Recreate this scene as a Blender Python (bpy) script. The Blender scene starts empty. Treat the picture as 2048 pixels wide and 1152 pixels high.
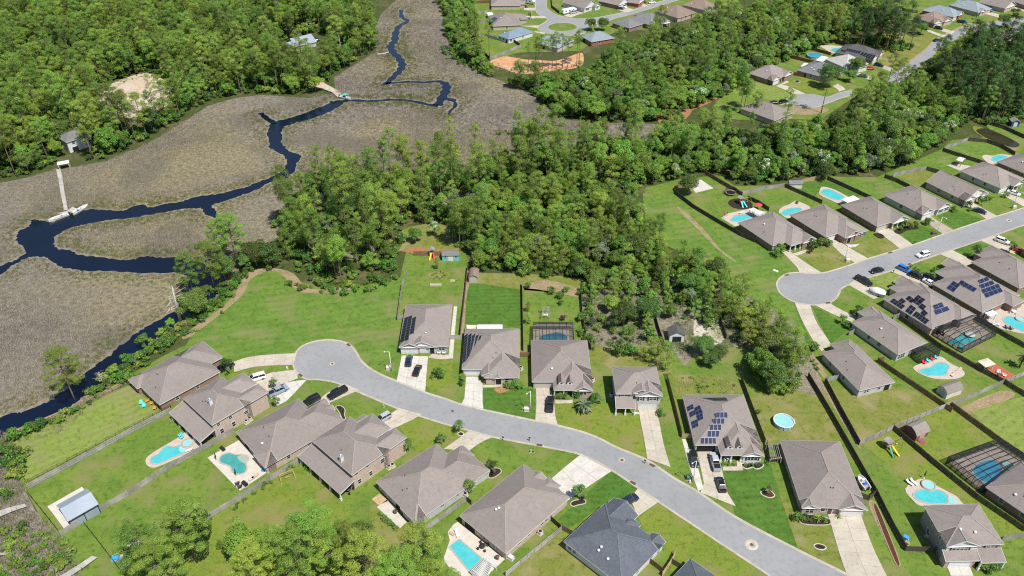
import bpy, bmesh, math, random
import numpy as np
from mathutils import Vector, Matrix
from mathutils.geometry import tessellate_polygon, delaunay_2d_cdt
R = math.radians
rnd = random.Random(7)
nrng = np.random.default_rng(11)
scn = bpy.context.scene
COL = scn.collection

# ---------------------------------------------------------------- camera
CAM_H, FOC, PITCH, ROLL = 150.0, 1600.0, R(35.3), R(-0.2)
_fwd = Vector((0, math.cos(PITCH), -math.sin(PITCH)))
_up0 = Vector((0, math.sin(PITCH), math.cos(PITCH)))
_rt0 = Vector((1, 0, 0))
_rt = _rt0*math.cos(ROLL)+_up0*math.sin(ROLL)
_up = -_rt0*math.sin(ROLL)+_up0*math.cos(ROLL)
cam_d = bpy.data.cameras.new('camera')
cam_d.sensor_width = 36.0
cam_d.lens = 36.0*FOC/2048.0
cam_d.clip_start = 1.0
cam_d.clip_end = 6000.0
cam = bpy.data.objects.new('camera', cam_d)
COL.objects.link(cam)
m = Matrix.Identity(4)
for i in range(3):
    m[i][0], m[i][1], m[i][2] = _rt[i], _up[i], -_fwd[i]
m[2][3] = CAM_H
cam.matrix_world = m
scn.camera = cam

# ---------------------------------------------------------------- sky, sun, exposure
SUN_EL, SUN_AZ = R(60.5), R(-50.0)            # azimuth measured from +X towards +Y
world = bpy.data.worlds.new('World')
scn.world = world
world.use_nodes = True
wn = world.node_tree.nodes
wl = world.node_tree.links
wn.clear()
wo = wn.new('ShaderNodeOutputWorld')
wb = wn.new('ShaderNodeBackground')
ws = wn.new('ShaderNodeTexSky')
ws.sky_type = 'NISHITA'
ws.sun_disc = False
ws.sun_elevation = SUN_EL
ws.sun_rotation = R(90)-SUN_AZ
ws.air_density = 1.0
ws.dust_density = 0.6
wb.inputs['Strength'].default_value = 0.09
wl.new(ws.outputs[0], wb.inputs[0])
wl.new(wb.outputs[0], wo.inputs[0])
sun_d = bpy.data.lights.new('sun', 'SUN')
sun_d.energy = 4.7
sun_d.angle = R(0.55)
sun_d.color = (1.0, 0.965, 0.9)
sun = bpy.data.objects.new('sun', sun_d)
COL.objects.link(sun)
sun.location = (100, -100, 250)
_sd = Vector((math.cos(SUN_EL)*math.cos(SUN_AZ), math.cos(SUN_EL)*math.sin(SUN_AZ), math.sin(SUN_EL)))
sun.rotation_euler = _sd.to_track_quat('Z', 'Y').to_euler()
vs = scn.view_settings
vs.view_transform = 'Standard'
vs.look = 'None'
vs.gamma = 1.0
vs.exposure = 0.40
vs.use_curve_mapping = False
try:
    scn.cycles.max_bounces = 6
    scn.cycles.diffuse_bounces = 3
    scn.cycles.glossy_bounces = 3
    scn.cycles.transparent_max_bounces = 12
    scn.cycles.use_denoising = False
    scn.cycles.filter_width = 1.15
except Exception:
    pass

# ---------------------------------------------------------------- survey points -> ground points
TILES = dict(A=(0, 0, .34722), B=(680, 0, .34722), C=(1348, 0, .34722), D=(0, 380, .34722), E=(680, 380, .34722),
             F=(1348, 380, .34722), G=(0, 752, .34722), H=(680, 752, .34722), I=(1348, 752, .34722),
             j=(240, 660, .15625), k=(460, 760, .17621), l=(740, 860, .22569), m=(1100, 960, .16667),
             n=(1440, 400, .15625), o=(1728, 300, .15625), p=(600, 860, .1302), q=(340, 740, .1389),
             r=(1820, 980, .1493), s=(1640, 360, .1996), t=(1340, 860, .12155), v=(760, 600, .17366),
             w=(1200, 720, .10417), x=(900, 720, .15625), a1=(1600, 560, .15625), a2=(1728, 470, .15625),
             a3=(1728, 620, .15625), a4=(1728, 780, .15625), a5=(940, 0, .15625), a6=(1220, 0, .15625),
             a7=(1460, 60, .15625), a8=(1728, 0, .15625), b2=(80, 370, .078125), b3=(60, 940, .1171875),
             b4=(270, 850, .1416), b5=(860, 1000, .13196), b6=(840, 480, .104167), b7=(1040, 560, .11281), b8=(1780, 920, .095465), z=(0, 0, 1.0))


def P(tile, txt):
    """survey sheet + list of marks on it -> list of marks on the whole survey"""
    ox, oy, s = TILES[tile]
    out = []
    for w in txt.split():
        a, b = w.split(',')
        out.append((ox+float(a)*s, oy+float(b)*s))
    return out


def ray(p):
    x, y = (p[0]-1024.0)/FOC, -(p[1]-576.0)/FOC
    return _fwd+_rt*x+_up*y


def G(p, z=0.0):
    d = ray(p)
    t = (CAM_H-z)/-d.z
    return Vector((d.x*t, d.y*t, z))


def GP(tile, txt, z=0.0):
    return [G(p, z) for p in P(tile, txt)]


def smooth(pts, n=6, closed=False):
    """Catmull-Rom through 2D/3D points"""
    out = []
    N = len(pts)
    rng = range(N if closed else N-1)
    for i in rng:
        if closed:
            p0, p1, p2, p3 = (pts[(i+k) % N] for k in (-1, 0, 1, 2))
        else:
            p0, p1, p2, p3 = pts[max(i-1, 0)], pts[i], pts[i+1], pts[min(i+2, N-1)]
        for k in range(n):
            t = k/n
            out.append(0.5*((2*p1)+(p2-p0)*t+(2*p0-5*p1+4*p2-p3)*t*t+(3*p1-p0-3*p2+p3)*t*t*t))
    if not closed:
        out.append(pts[-1].copy())
    return out


def grow(pts, d):
    c = sum(pts, Vector())/len(pts)
    n = len(pts)
    ar = sum(pts[i].x*pts[(i+1) % n].y-pts[(i+1) % n].x*pts[i].y for i in range(n))
    s_ = 1 if ar > 0 else -1
    out = []
    for i in range(n):
        t = (pts[(i+1) % n]-pts[i-1]).normalized()
        out.append(Vector((pts[i].x+t.y*d*s_, pts[i].y-t.x*d*s_, 0)))
    return out


# ---------------------------------------------------------------- mesh helpers
class MB:
    def __init__(s):
        s.v, s.f, s.m, s.sm = [], [], [], []

    def add(s, vs_, fs, mi=0, sm=False):
        b = len(s.v)
        s.v += [tuple(q) for q in vs_]
        for f in fs:
            s.f.append([b+i for i in f])
            s.m.append(mi)
            s.sm.append(sm)
        return s

    def box(s, x0, x1, y0, y1, z0, z1, mi=0):
        return s.add([(x0, y0, z0), (x1, y0, z0), (x1, y1, z0), (x0, y1, z0), (x0, y0, z1), (x1, y0, z1), (x1, y1, z1), (x0, y1, z1)],
                     [(0, 3, 2, 1), (4, 5, 6, 7), (0, 1, 5, 4), (1, 2, 6, 5), (2, 3, 7, 6), (3, 0, 4, 7)], mi)

    def bar(s, a, b, w, h=None, mi=0, up=(0, 0, 1)):
        """rectangular bar from a to b"""
        a, b = Vector(a), Vector(b)
        h = h or w
        d = (b-a).normalized()
        u = Vector(up)
        if abs(d.dot(u)) > .98:
            u = Vector((1, 0, 0))
        r = d.cross(u).normalized()*(w/2)
        u = r.cross(d).normalized()*(h/2)
        vs_ = [a-r-u, a+r-u, a+r+u, a-r+u, b-r-u, b+r-u, b+r+u, b-r+u]
        return s.add(vs_, [(0, 3, 2, 1), (4, 5, 6, 7), (0, 1, 5, 4), (1, 2, 6, 5), (2, 3, 7, 6), (3, 0, 4, 7)], mi)

    def tube(s, pts, rad, n=6, mi=0, sm=True, cap=True):
        pts = [Vector(p) for p in pts]
        if not isinstance(rad, (list, tuple)):
            rad = [rad]*len(pts)
        vs_, fs = [], []
        for i, p in enumerate(pts):
            d = (pts[min(i+1, len(pts)-1)]-pts[max(i-1, 0)]).normalized()
            u = Vector((1, 0, 0)) if abs(d.x) < .9 else Vector((0, 1, 0))
            a = d.cross(u).normalized()
            b = d.cross(a)
            for k in range(n):
                t = 2*math.pi*k/n
                vs_.append(p+a*math.cos(t)*rad[i]+b*math.sin(t)*rad[i])
        for i in range(len(pts)-1):
            for k in range(n):
                fs.append((i*n+k, i*n+(k+1) % n, (i+1)*n+(k+1) % n, (i+1)*n+k))
        s.add(vs_, fs, mi, sm)
        if cap:
            b0 = len(s.v)-len(vs_)
            s.f.append([b0+(len(pts)-1)*n+k for k in range(n)]); s.m.append(mi); s.sm.append(False)
            s.f.append([b0+k for k in range(n)][::-1]); s.m.append(mi); s.sm.append(False)
        return s

    def lathe(s, prof, n=12, c=(0, 0, 0), mi=0, sm=True):
        vs_, fs = [], []
        for (r_, z_) in prof:
            for k in range(n):
                t = 2*math.pi*k/n
                vs_.append((c[0]+r_*math.cos(t), c[1]+r_*math.sin(t), c[2]+z_))
        for i in range(len(prof)-1):
            for k in range(n):
                fs.append((i*n+k, i*n+(k+1) % n, (i+1)*n+(k+1) % n, (i+1)*n+k))
        s.add(vs_, fs, mi, sm)
        return s

    def poly(s, pts, z=None, mi=0):
        ps = [Vector((p[0], p[1], p[2] if z is None else z)) for p in pts]
        tr = tessellate_polygon([ps])
        fs = []
        for t in tr:
            n_ = (ps[t[1]]-ps[t[0]]).cross(ps[t[2]]-ps[t[0]])
            fs.append(tuple(t) if n_.z >= 0 else tuple(t)[::-1])
        return s.add(ps, fs, mi)

    def prism(s, pts, z0, z1, mi=0, mside=None):
        """closed outline extruded z0..z1, with top"""
        ar = sum(pts[i][0]*pts[(i+1) % len(pts)][1]-pts[(i+1) % len(pts)][0]*pts[i][1] for i in range(len(pts)))
        pts = list(pts) if ar > 0 else list(pts)[::-1]
        s.poly(pts, z1, mi)
        n = len(pts)
        s.add([(p[0], p[1], z0) for p in pts]+[(p[0], p[1], z1) for p in pts],
              [(i, (i+1) % n, n+(i+1) % n, n+i) for i in range(n)], mi if mside is None else mside)
        return s

    def ring(s, outer, inner, z, mi=0):
        """flat ring between two outlines (outer polygon with the inner one cut out)"""
        ps = [Vector((p[0], p[1], z)) for p in outer]
        qs = [Vector((p[0], p[1], z)) for p in inner]
        al = ps+qs
        fs = []
        for t in tessellate_polygon([ps, qs]):
            n_ = (al[t[1]]-al[t[0]]).cross(al[t[2]]-al[t[0]])
            fs.append(tuple(t) if n_.z >= 0 else tuple(t)[::-1])
        return s.add(al, fs, mi)

    def mesh(s, name, mats):
        me = bpy.data.meshes.new(name)
        me.from_pydata(s.v, [], s.f)
        for mt in (mats if isinstance(mats, (list, tuple)) else [mats]):
            me.materials.append(mt)
        me.polygons.foreach_set('material_index', s.m)
        me.polygons.foreach_set('use_smooth', s.sm)
        me.update()
        return me

    def build(s, name, mats, parent=None, loc=None, rz=None):
        o = bpy.data.objects.new(name, s.mesh(name, mats))
        COL.objects.link(o)
        if parent is not None:
            o.parent = parent
        if loc is not None:
            o.location = loc
        if rz is not None:
            o.rotation_euler.z = rz
        return o


def put(name, me, parent=None, loc=(0, 0, 0), rz=0.0, sc=None):
    o = bpy.data.objects.new(name, me)
    COL.objects.link(o)
    if parent is not None:
        o.parent = parent
    o.location = loc
    o.rotation_euler.z = rz
    if sc is not None:
        o.scale = sc
    return o


def tag(o, label=None, cat=None, group=None, kind=None):
    if label: o['label'] = label
    if cat: o['category'] = cat
    if group: o['group'] = group
    if kind: o['kind'] = kind
    return o


def thing(name, label, cat, loc=(0, 0, 0), rz=0.0, group=None):
    o = bpy.data.objects.new(name, None)
    o.empty_display_size = 0.3
    COL.objects.link(o)
    o.location = loc
    o.rotation_euler.z = rz
    return tag(o, label, cat, group)


def copy_tree(o, parent=None):
    c = o.copy()
    COL.objects.link(c)
    c.parent = parent
    for ch in [q for q in o.children]:
        copy_tree(ch, c)
    return c


# ---------------------------------------------------------------- materials
def mat(name, col, rough=.8, var=None, bump=None, spec=.3, metal=0.0, coord='pos', extra=None, rand=0.0, em=None):
    """procedural material. var = list of (scale, colour2, lo, hi, detail) noise mixes; bump = (scale, strength)"""
    mt = bpy.data.materials.new(name)
    mt.use_nodes = True
    nt = mt.node_tree
    b = nt.nodes['Principled BSDF']
    b.inputs['Roughness'].default_value = rough
    b.inputs['Metallic'].default_value = metal
    b.inputs['Specular IOR Level'].default_value = spec
    L = nt.links.new
    if coord == 'pos':
        src = nt.nodes.new('ShaderNodeNewGeometry').outputs['Position']
    else:
        src = nt.nodes.new('ShaderNodeTexCoord').outputs['Object']
    cur = nt.nodes.new('ShaderNodeRGB').outputs[0]
    cur.default_value = (*col, 1)
    for k, (sc, c2, lo, hi, *rest) in enumerate(var or []):
        nz = nt.nodes.new('ShaderNodeTexNoise')
        nz.inputs['Scale'].default_value = sc
        nz.inputs['Detail'].default_value = rest[0] if rest else 4
        if len(rest) > 1:                                   # stretch
            mp = nt.nodes.new('ShaderNodeMapping')
            mp.inputs['Scale'].default_value = rest[1]
            if len(rest) > 2:
                mp.inputs['Rotation'].default_value = (0, 0, rest[2])
            L(src, mp.inputs[0]); L(mp.outputs[0], nz.inputs['Vector'])
        else:
            L(src, nz.inputs['Vector'])
        mr = nt.nodes.new('ShaderNodeMapRange')
        mr.inputs['From Min'].default_value = lo
        mr.inputs['From Max'].default_value = hi
        L(nz.outputs['Fac'], mr.inputs['Value'])
        mx = nt.nodes.new('ShaderNodeMix'); mx.data_type = 'RGBA'
        L(mr.outputs[0], mx.inputs[0])
        L(cur, mx.inputs[6])
        mx.inputs[7].default_value = (*c2, 1)
        cur = mx.outputs[2]
    if extra:                                               # mowing stripes: (period m, angle, depth)
        mp = nt.nodes.new('ShaderNodeMapping'); mp.inputs['Rotation'].default_value = (0, 0, extra[1])
        wv = nt.nodes.new('ShaderNodeTexWave'); wv.inputs['Scale'].default_value = .314/extra[0]; wv.inputs['Distortion'].default_value = 1.2; wv.inputs['Detail Scale'].default_value = .3
        L(src, mp.inputs[0]); L(mp.outputs[0], wv.inputs['Vector'])
        mr = nt.nodes.new('ShaderNodeMapRange'); mr.inputs['To Min'].default_value = 1-extra[2]; mr.inputs['To Max'].default_value = 1+extra[2]
        mm = nt.nodes.new('ShaderNodeVectorMath'); mm.operation = 'SCALE'
        L(wv.outputs['Fac'], mr.inputs['Value']); L(cur, mm.inputs[0]); L(mr.outputs[0], mm.inputs['Scale'])
        cur = mm.outputs[0]
    if rand:
        oi = nt.nodes.new('ShaderNodeObjectInfo')
        mr = nt.nodes.new('ShaderNodeMapRange')
        mr.inputs['To Min'].default_value = 1-rand
        mr.inputs['To Max'].default_value = 1+rand
        L(oi.outputs['Random'], mr.inputs['Value'])
        mm = nt.nodes.new('ShaderNodeVectorMath'); mm.operation = 'SCALE'
        L(cur, mm.inputs[0]); L(mr.outputs[0], mm.inputs['Scale'])
        cur = mm.outputs[0]
    L(cur, b.inputs['Base Color'])
    if bump:
        nz = nt.nodes.new('ShaderNodeTexNoise')
        nz.inputs['Scale'].default_value = bump[0]
        nz.inputs['Detail'].default_value = 5
        L(src, nz.inputs['Vector'])
        bp = nt.nodes.new('ShaderNodeBump')
        bp.inputs['Strength'].default_value = bump[1]
        bp.inputs['Distance'].default_value = bump[2] if len(bump) > 2 else .1
        L(nz.outputs['Fac'], bp.inputs['Height'])
        L(bp.outputs[0], b.inputs['Normal'])
    if em:
        b.inputs['Emission Color'].default_value = (*em, 1)
        b.inputs['Emission Strength'].default_value = 1
    return mt


M = {}
def lawn(name, c, c2, c3, dry=None, stripe=None):
    v = [(.05, c2, .36, .62, 3), (.22, c3, .42, .68, 6), (.75, tuple(q*.6 for q in c), .5, .72, 6), (2.6, (c[0]*1.35+.02, c[1]*1.16+.01, c[2]*1.2), .5, .78, 5)]
    if dry:
        v.append((.12, dry, .5, .68, 6))
    M[name] = mat(name, c, .95, v, bump=(2.4, .8, .2), spec=.1, extra=stripe)


lawn('lawn', (.104, .176, .028), (.140, .196, .034), (.088, .152, .025), (.180, .178, .065))
lawn('lawn_lush', (.060, .142, .022), (.085, .160, .026), (.055, .115, .018), None, (1.9, R(88), .06))
lawn('lawn_bright', (.170, .225, .048), (.145, .205, .040), (.185, .230, .060), (.20, .20, .08), (2.4, R(55), .05))
lawn('lawn_field', (.096, .178, .030), (.130, .198, .036), (.084, .152, .025), (.165, .180, .062), (3.2, R(75), .05))
lawn('lawn_dry', (.150, .175, .036), (.180, .180, .055), (.120, .160, .024), (.240, .205, .100))
lawn('lawn_yellow', (.142, .192, .027), (.115, .178, .025), (.168, .194, .036), (.195, .180, .065))
M['floor'] = mat('forest_floor', (.060, .075, .022), .95, [(.08, (.13, .11, .055), .5, .68, 5), (.6, (.04, .06, .015), .45, .7, 5)], bump=(1.2, .6, .3), spec=.1)
M['scrub_floor'] = mat('scrub_floor', (.20, .175, .125), .95, [(.1, (.085, .10, .035), .42, .62, 6), (.8, (.30, .27, .22), .5, .75, 5), (2.0, (.06, .065, .03), .55, .7)], bump=(1.5, .7, .3), spec=.1)
M['sand'] = mat('sand', (.45, .36, .27), .95, [(.1, (.48, .43, .35), .42, .66, 5), (.5, (.34, .25, .15), .5, .75, 6)], bump=(1., .5, .2), spec=.1)
M['white_sand'] = mat('white_sand', (.45, .41, .35), .95, [(.15, (.16, .17, .06), .42, .62, 6), (1.0, (.16, .145, .10), .54, .72, 6), (1.8, (.50, .47, .42), .5, .75, 5)], bump=(1.5, .5, .2), spec=.1)
M['orange_clay'] = mat('orange_clay', (.46, .25, .125), .95, [(.12, (.50, .33, .21), .42, .66, 5), (.45, (.36, .14, .055), .52, .75, 6)], bump=(.8, .6, .3), spec=.1)
M['red_dirt'] = mat('red_dirt', (.30, .14, .07), .95, [(.2, (.22, .14, .07), .45, .7, 6), (1.0, (.12, .13, .03), .55, .75, 5)], bump=(1., .5, .2), spec=.1)
M['dirt'] = mat('dirt', (.26, .19, .115), .95, [(.25, (.16, .15, .06), .45, .7, 6), (1.5, (.36, .29, .19), .5, .75, 5)], bump=(1.5, .5, .2), spec=.1)
M['mulch'] = mat('mulch', (.045, .032, .024), .95, [(3., (.02, .015, .012), .4, .7)], bump=(6., .8, .1), spec=.1)
M['mulch_red'] = mat('mulch_red', (.10, .04, .025), .95, [(3., (.05, .025, .015), .4, .7)], bump=(6., .8, .1), spec=.1)
M['pine_straw'] = mat('pine_straw', (.34, .20, .10), .95, [(2., (.20, .11, .05), .4, .7)], bump=(6., .8, .1), spec=.1)
M['marsh'] = mat('marsh_mud', (.21, .186, .152), .95, [(.012, (.245, .21, .13), .46, .58, 4), (.035, (.135, .12, .10), .5, .62, 5), (.6, (.12, .105, .08), .45, .7, 5)], bump=(1.5, .8, .4), spec=.1)
M['asphalt'] = mat('asphalt', (.228, .230, .232), .9, [(.3, (.195, .196, .198), .52, .74, 6), (.07, (.262, .262, .262), .4, .65, 4), (.8, (.195, .197, .2), .5, .75, 6), (9., (.27, .27, .272), .5, .75, 2)], bump=(14., .25, .02), spec=.25)
M['concrete'] = mat('concrete', (.40, .355, .285), .9, [(.25, (.455, .41, .335), .4, .66, 5), (1.1, (.31, .265, .20), .52, .78, 6)], bump=(10., .2, .02), spec=.2, rand=.05)
M['concrete_white'] = mat('concrete_white', (.50, .475, .43), .85, [(.4, (.44, .405, .35), .42, .68, 5), (1.6, (.36, .33, .28), .55, .78, 6)], bump=(10., .2, .02), spec=.2, rand=.03)
M['concrete_old'] = mat('concrete_old', (.36, .315, .25), .9, [(.4, (.26, .225, .175), .45, .7, 6), (1.6, (.42, .38, .31), .5, .75, 5)], bump=(10., .3, .02), spec=.2, rand=.06)
M['kerb'] = mat('kerb', (.37, .325, .26), .9, [(.3, (.43, .385, .32), .4, .66, 5), (1.2, (.26, .21, .15), .52, .78, 6)], spec=.2)
M['clay_kerb'] = mat('clay_kerb', (.34, .19, .10), .95, [(.5, (.42, .28, .17), .4, .66, 6)], spec=.1)
M['joint'] = mat('joint', (.24, .21, .17), .95)
M['paver'] = mat('paver', (.38, .32, .27), .9, [(1.5, (.30, .25, .2), .45, .7, 4)], bump=(8., .3, .02), rand=.08)
M['iron'] = mat('iron', (.11, .075, .05), .8, [(4., (.06, .045, .04), .4, .7)])

# ================================================================ SETTING
def sheet(name, pts, z, m_, label=None):
    mb = MB()
    mb.poly(pts, z)
    o = mb.build(name, M[m_])
    tag(o, kind='structure')
    return o


# base ground, one sheet to the horizon
mb = MB()
mb.add([(-2600, -500, -.12), (2600, -500, -.12), (2600, 4200, -.12), (-2600, 4200, -.12)], [(0, 1, 2, 3)])
tag(mb.build('ground', M['floor']), kind='structure')

# marsh flat
MARSH = P('z', '-300,380 0,366 60,354 110,340 150,334 215,322 290,290 330,268 395,226 415,212 470,196 520,190 620,196 672,186 668,156 692,140 752,104 748,62 762,28 800,-6 860,-8 884,22 888,62 906,112 962,146 1012,166 1052,178 1092,212 1112,236 1180,246 1280,246 1330,250 1300,276 1180,292 1080,300 1000,316 960,335 850,345 700,350 640,350 610,372 572,420 560,470 490,520 452,580 430,610 352,662 292,702 205,782 124,872 0,890 -300,960')
MARSH2 = P('z', '-200,860 -20,858 20,872 40,960 70,1020 125,1075 150,1120 165,1170 100,1260 -200,1260')
sheet('marsh', [G(p) for p in MARSH], -.06, 'marsh')
sheet('marsh.001', [G(p) for p in MARSH2], -.055, 'marsh')

# residential ground
RES1 = P('z', '20,870 90,836 180,800 262,748 330,710 372,690 400,640 430,600 470,562 510,540 545,535 585,560 650,575 720,572 800,555 812,505 860,498 930,500 945,560 1040,566 1070,568 1150,600 1175,700 1240,735 1320,735 1335,770 1345,640 1310,610 1420,600 1440,660 1510,700 1560,720 1600,700 1590,640 1560,600 1500,540 1400,450 1290,390 1290,376 1360,358 1440,350 1470,372 1550,370 1640,352 1750,356 1880,300 1905,280 1960,276 2060,240 2300,200 2700,400 2700,1400 2000,1500 800,1500 120,1300 130,1130 90,1050 40,960')
sheet('lawn_ground', [G(p) for p in RES1], 0.0, 'lawn')
sheet('lawn_ground.001', [G(p) for p in P('z', '940,-60 950,60 965,115 985,120 1040,105 1160,102 1185,85 1240,60 1300,60 1350,40 1450,25 1500,-20 1560,-80')], 0.0, 'lawn')
sheet('lawn_ground.002', [G(p) for p in P('z', '1425,215 1450,180 1490,140 1530,120 1570,105 1640,75 1700,90 1790,90 1840,70 1830,50 1760,40 1770,10 1860,-10 2200,-60 2300,150 1900,140 1780,150 1700,200 1640,240 1560,238 1480,240 1430,235')], 0.0, 'lawn')

PATCH = [  # yard patches: (tile, outline, material, smooth)
    ('z', '300,735 372,690 432,602 472,566 510,548 560,545 582,566 610,582 660,586 720,580 802,562 806,610 800,640 798,700 800,735 792,765 735,735 715,712 700,692 655,680 612,690 590,712 500,712 455,722 410,682', 'lawn_field', 0),
    ('G', '40,400 330,250 745,55 900,180 930,210 700,330 400,480 160,620', 'lawn_bright', 0),
    ('G', '170,650 330,560 700,390 980,245 1050,330 830,470 850,520 940,525 730,690 590,770 360,900', 'lawn', 0),
    ('G', '390,920 600,780 740,690 960,560 1190,460 1380,660 1150,830 900,1000 700,1110 560,990', 'lawn', 0),
    ('G', '700,1130 900,1000 1170,850 1340,740 1740,480 1960,690 2016,700 2016,900 1800,1250 700,1250', 'lawn_yellow', 0),
    ('E', '405,380 720,380 700,600 690,860 650,660 380,660 330,750 370,560', 'lawn', 0),
    ('E', '735,540 1045,545 1055,810 940,770 720,775', 'lawn_lush', 0),
    ('E', '1060,560 1180,580 1380,600 1400,800 1340,770 1115,765 1070,930', 'lawn', 0),
    ('E', '505,975 655,970 650,1100 630,1170 490,1130', 'lawn_yellow', 0),
    ('x', '425,360 570,350 880,380 1000,340 1100,400 1085,790 740,725 430,650', 'lawn_lush', 0),
    ('x', '1345,565 1560,560 1660,660 2000,560 2300,700 2500,1060 1900,970 1380,840', 'lawn_yellow', 0),
    ('H', '1240,165 1380,200 1590,230 1720,230 1765,480 1600,410 1440,330 1250,285', 'lawn_yellow', 0),
    ('t', '865,680 1210,670 1500,640 1560,470 1650,540 1810,1130 1810,1700 1530,1480 985,1160', 'lawn_lush', 0),
    ('I', '285,550 500,510 545,500 600,640 720,1010 355,815', 'lawn_lush', 0),
    ('I', '600,660 740,860 890,860 985,1145 720,1010', 'lawn_dry', 0),
    ('I', '430,120 760,20 1000,400 590,370 520,380', 'lawn_dry', 0),
    ('I', '880,30 1060,110 1290,60 1580,160 1060,390', 'lawn_dry', 0),
    ('I', '1090,400 1270,310 1740,720 2016,900 1890,920 1500,740 1340,640 1400,590 1300,560', 'lawn_yellow', 0),
    ('I', '1280,300 1590,180 1840,370 1560,500 1540,510', 'lawn_yellow', 0),
    ('I', '0,780 260,945 480,1090 440,1152 190,1152 90,1090 0,1080', 'lawn_yellow', 0),
    ('I', '1690,180 2016,120 2016,560 1870,370', 'lawn_bright', 0),
    ('H', '340,290 460,230 740,315 690,345 600,420 440,435', 'lawn_yellow', 0),
    ('H', '750,430 880,350 1190,410 1390,450 1220,590 1090,510 860,590 800,440', 'lawn', 0),
    ('H', '1250,830 1560,545 1715,650 1660,700 1560,710 1290,900', 'lawn_lush', 0),
    ('m', '1060,450 1320,260 1800,580 1800,1152 1640,1090 1400,900 1360,780 1150,640', 'lawn_yellow', 0),
    ('H', '960,1150 1270,900 1290,960 1560,1180', 'lawn_dry', 0),
    ('k', '820,210 870,0 1280,40 860,240', 'lawn', 0),
    ('k', '1150,290 1470,125 1900,310 1640,410 1430,460 1310,440 1240,300', 'lawn', 0),
    ('F', '20,90 370,200 560,340 600,390 720,470 640,490 590,580 520,560 380,420 250,300 120,150', 'lawn_field', 0),
    ('z', '1285,385 1370,400 1480,480 1570,560 1610,670 1560,655 1480,592 1400,522 1330,490 1290,440', 'lawn_field', 0),
    ('z', '1168,690 1345,688 1345,748 1240,744 1185,722', 'lawn_dry', 0),
    ('z', '940,545 1060,548 1170,556 1175,590 1045,580 945,565', 'lawn_dry', 0),
    ('F', '720,370 900,310 1040,430 860,475', 'lawn_dry', 0),
    ('F', '1020,330 1120,290 1200,270 1310,340 1130,395', 'lawn_dry', 0),
    ('F', '1280,260 1410,200 1560,255 1380,310', 'lawn_lush', 0),
    ('F', '1510,150 1600,110 1800,175 1620,230', 'lawn_lush', 0),
    ('F', '1115,510 1240,470 1320,500 1240,580', 'lawn_bright', 0),
    ('F', '905,640 950,555 1280,740 1180,690 1050,740', 'lawn', 0),
    ('F', '790,665 850,690 1010,800 900,890', 'lawn_lush', 0),
    ('F', '600,590 690,650 800,900 760,950 700,900 650,700', 'lawn_lush', 0),
    ('F', '1375,420 1510,375 1590,405 1500,470 1440,485', 'lawn', 0),
    ('F', '1605,345 1740,300 1820,320 1750,380', 'lawn_lush', 0),
    ('F', '735,20 830,-10 940,60 830,10 720,10', 'lawn_lush', 0),
    ('C', '740,1050 880,1040 1080,1130 990,1160 850,1070 800,1152 730,1100', 'lawn_lush', 0),
    ('C', '900,1020 1200,1020 1330,1080 1200,1145 1100,1130', 'lawn_field', 0),
    ('C', '1590,850 1700,820 1800,830 1960,900 1780,900 1740,930', 'lawn_field', 0),
    ('C', '1460,910 1560,870 1720,940 1600,1000 1480,950', 'lawn_field', 0),
    ('C', '1280,1010 1420,980 1540,1010 1420,1070', 'lawn_dry', 0),
    ('C', '640,290 710,280 830,340 760,360', 'lawn_lush', 0),
    ('C', '310,530 420,460 590,505 690,545 600,580 450,560', 'lawn_bright', 0),
    ('C', '640,480 760,450 960,530 800,545 690,510', 'lawn_yellow', 0),
    ('C', '1800,690 2016,780 2016,900 1800,730', 'lawn_field', 0),
    ('a5', '660,260 980,240 860,325 700,335', 'lawn_field', 0),
    ('a5', '1310,230 1720,75 1970,155 1700,215 1480,240', 'lawn_field', 0),
    ('a5', '710,140 800,135 890,190 720,205', 'lawn', 0),
    ('a8', '960,250 1250,210 1740,230 1430,320 1160,390', 'lawn_field', 0),
]
for i, (t, txt, m_, s_) in enumerate(PATCH):
    sheet('lawn_patch' if not i else 'lawn_patch.%03d' % i, GP(t, txt), .012+.0015*(i % 6), m_)

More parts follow.
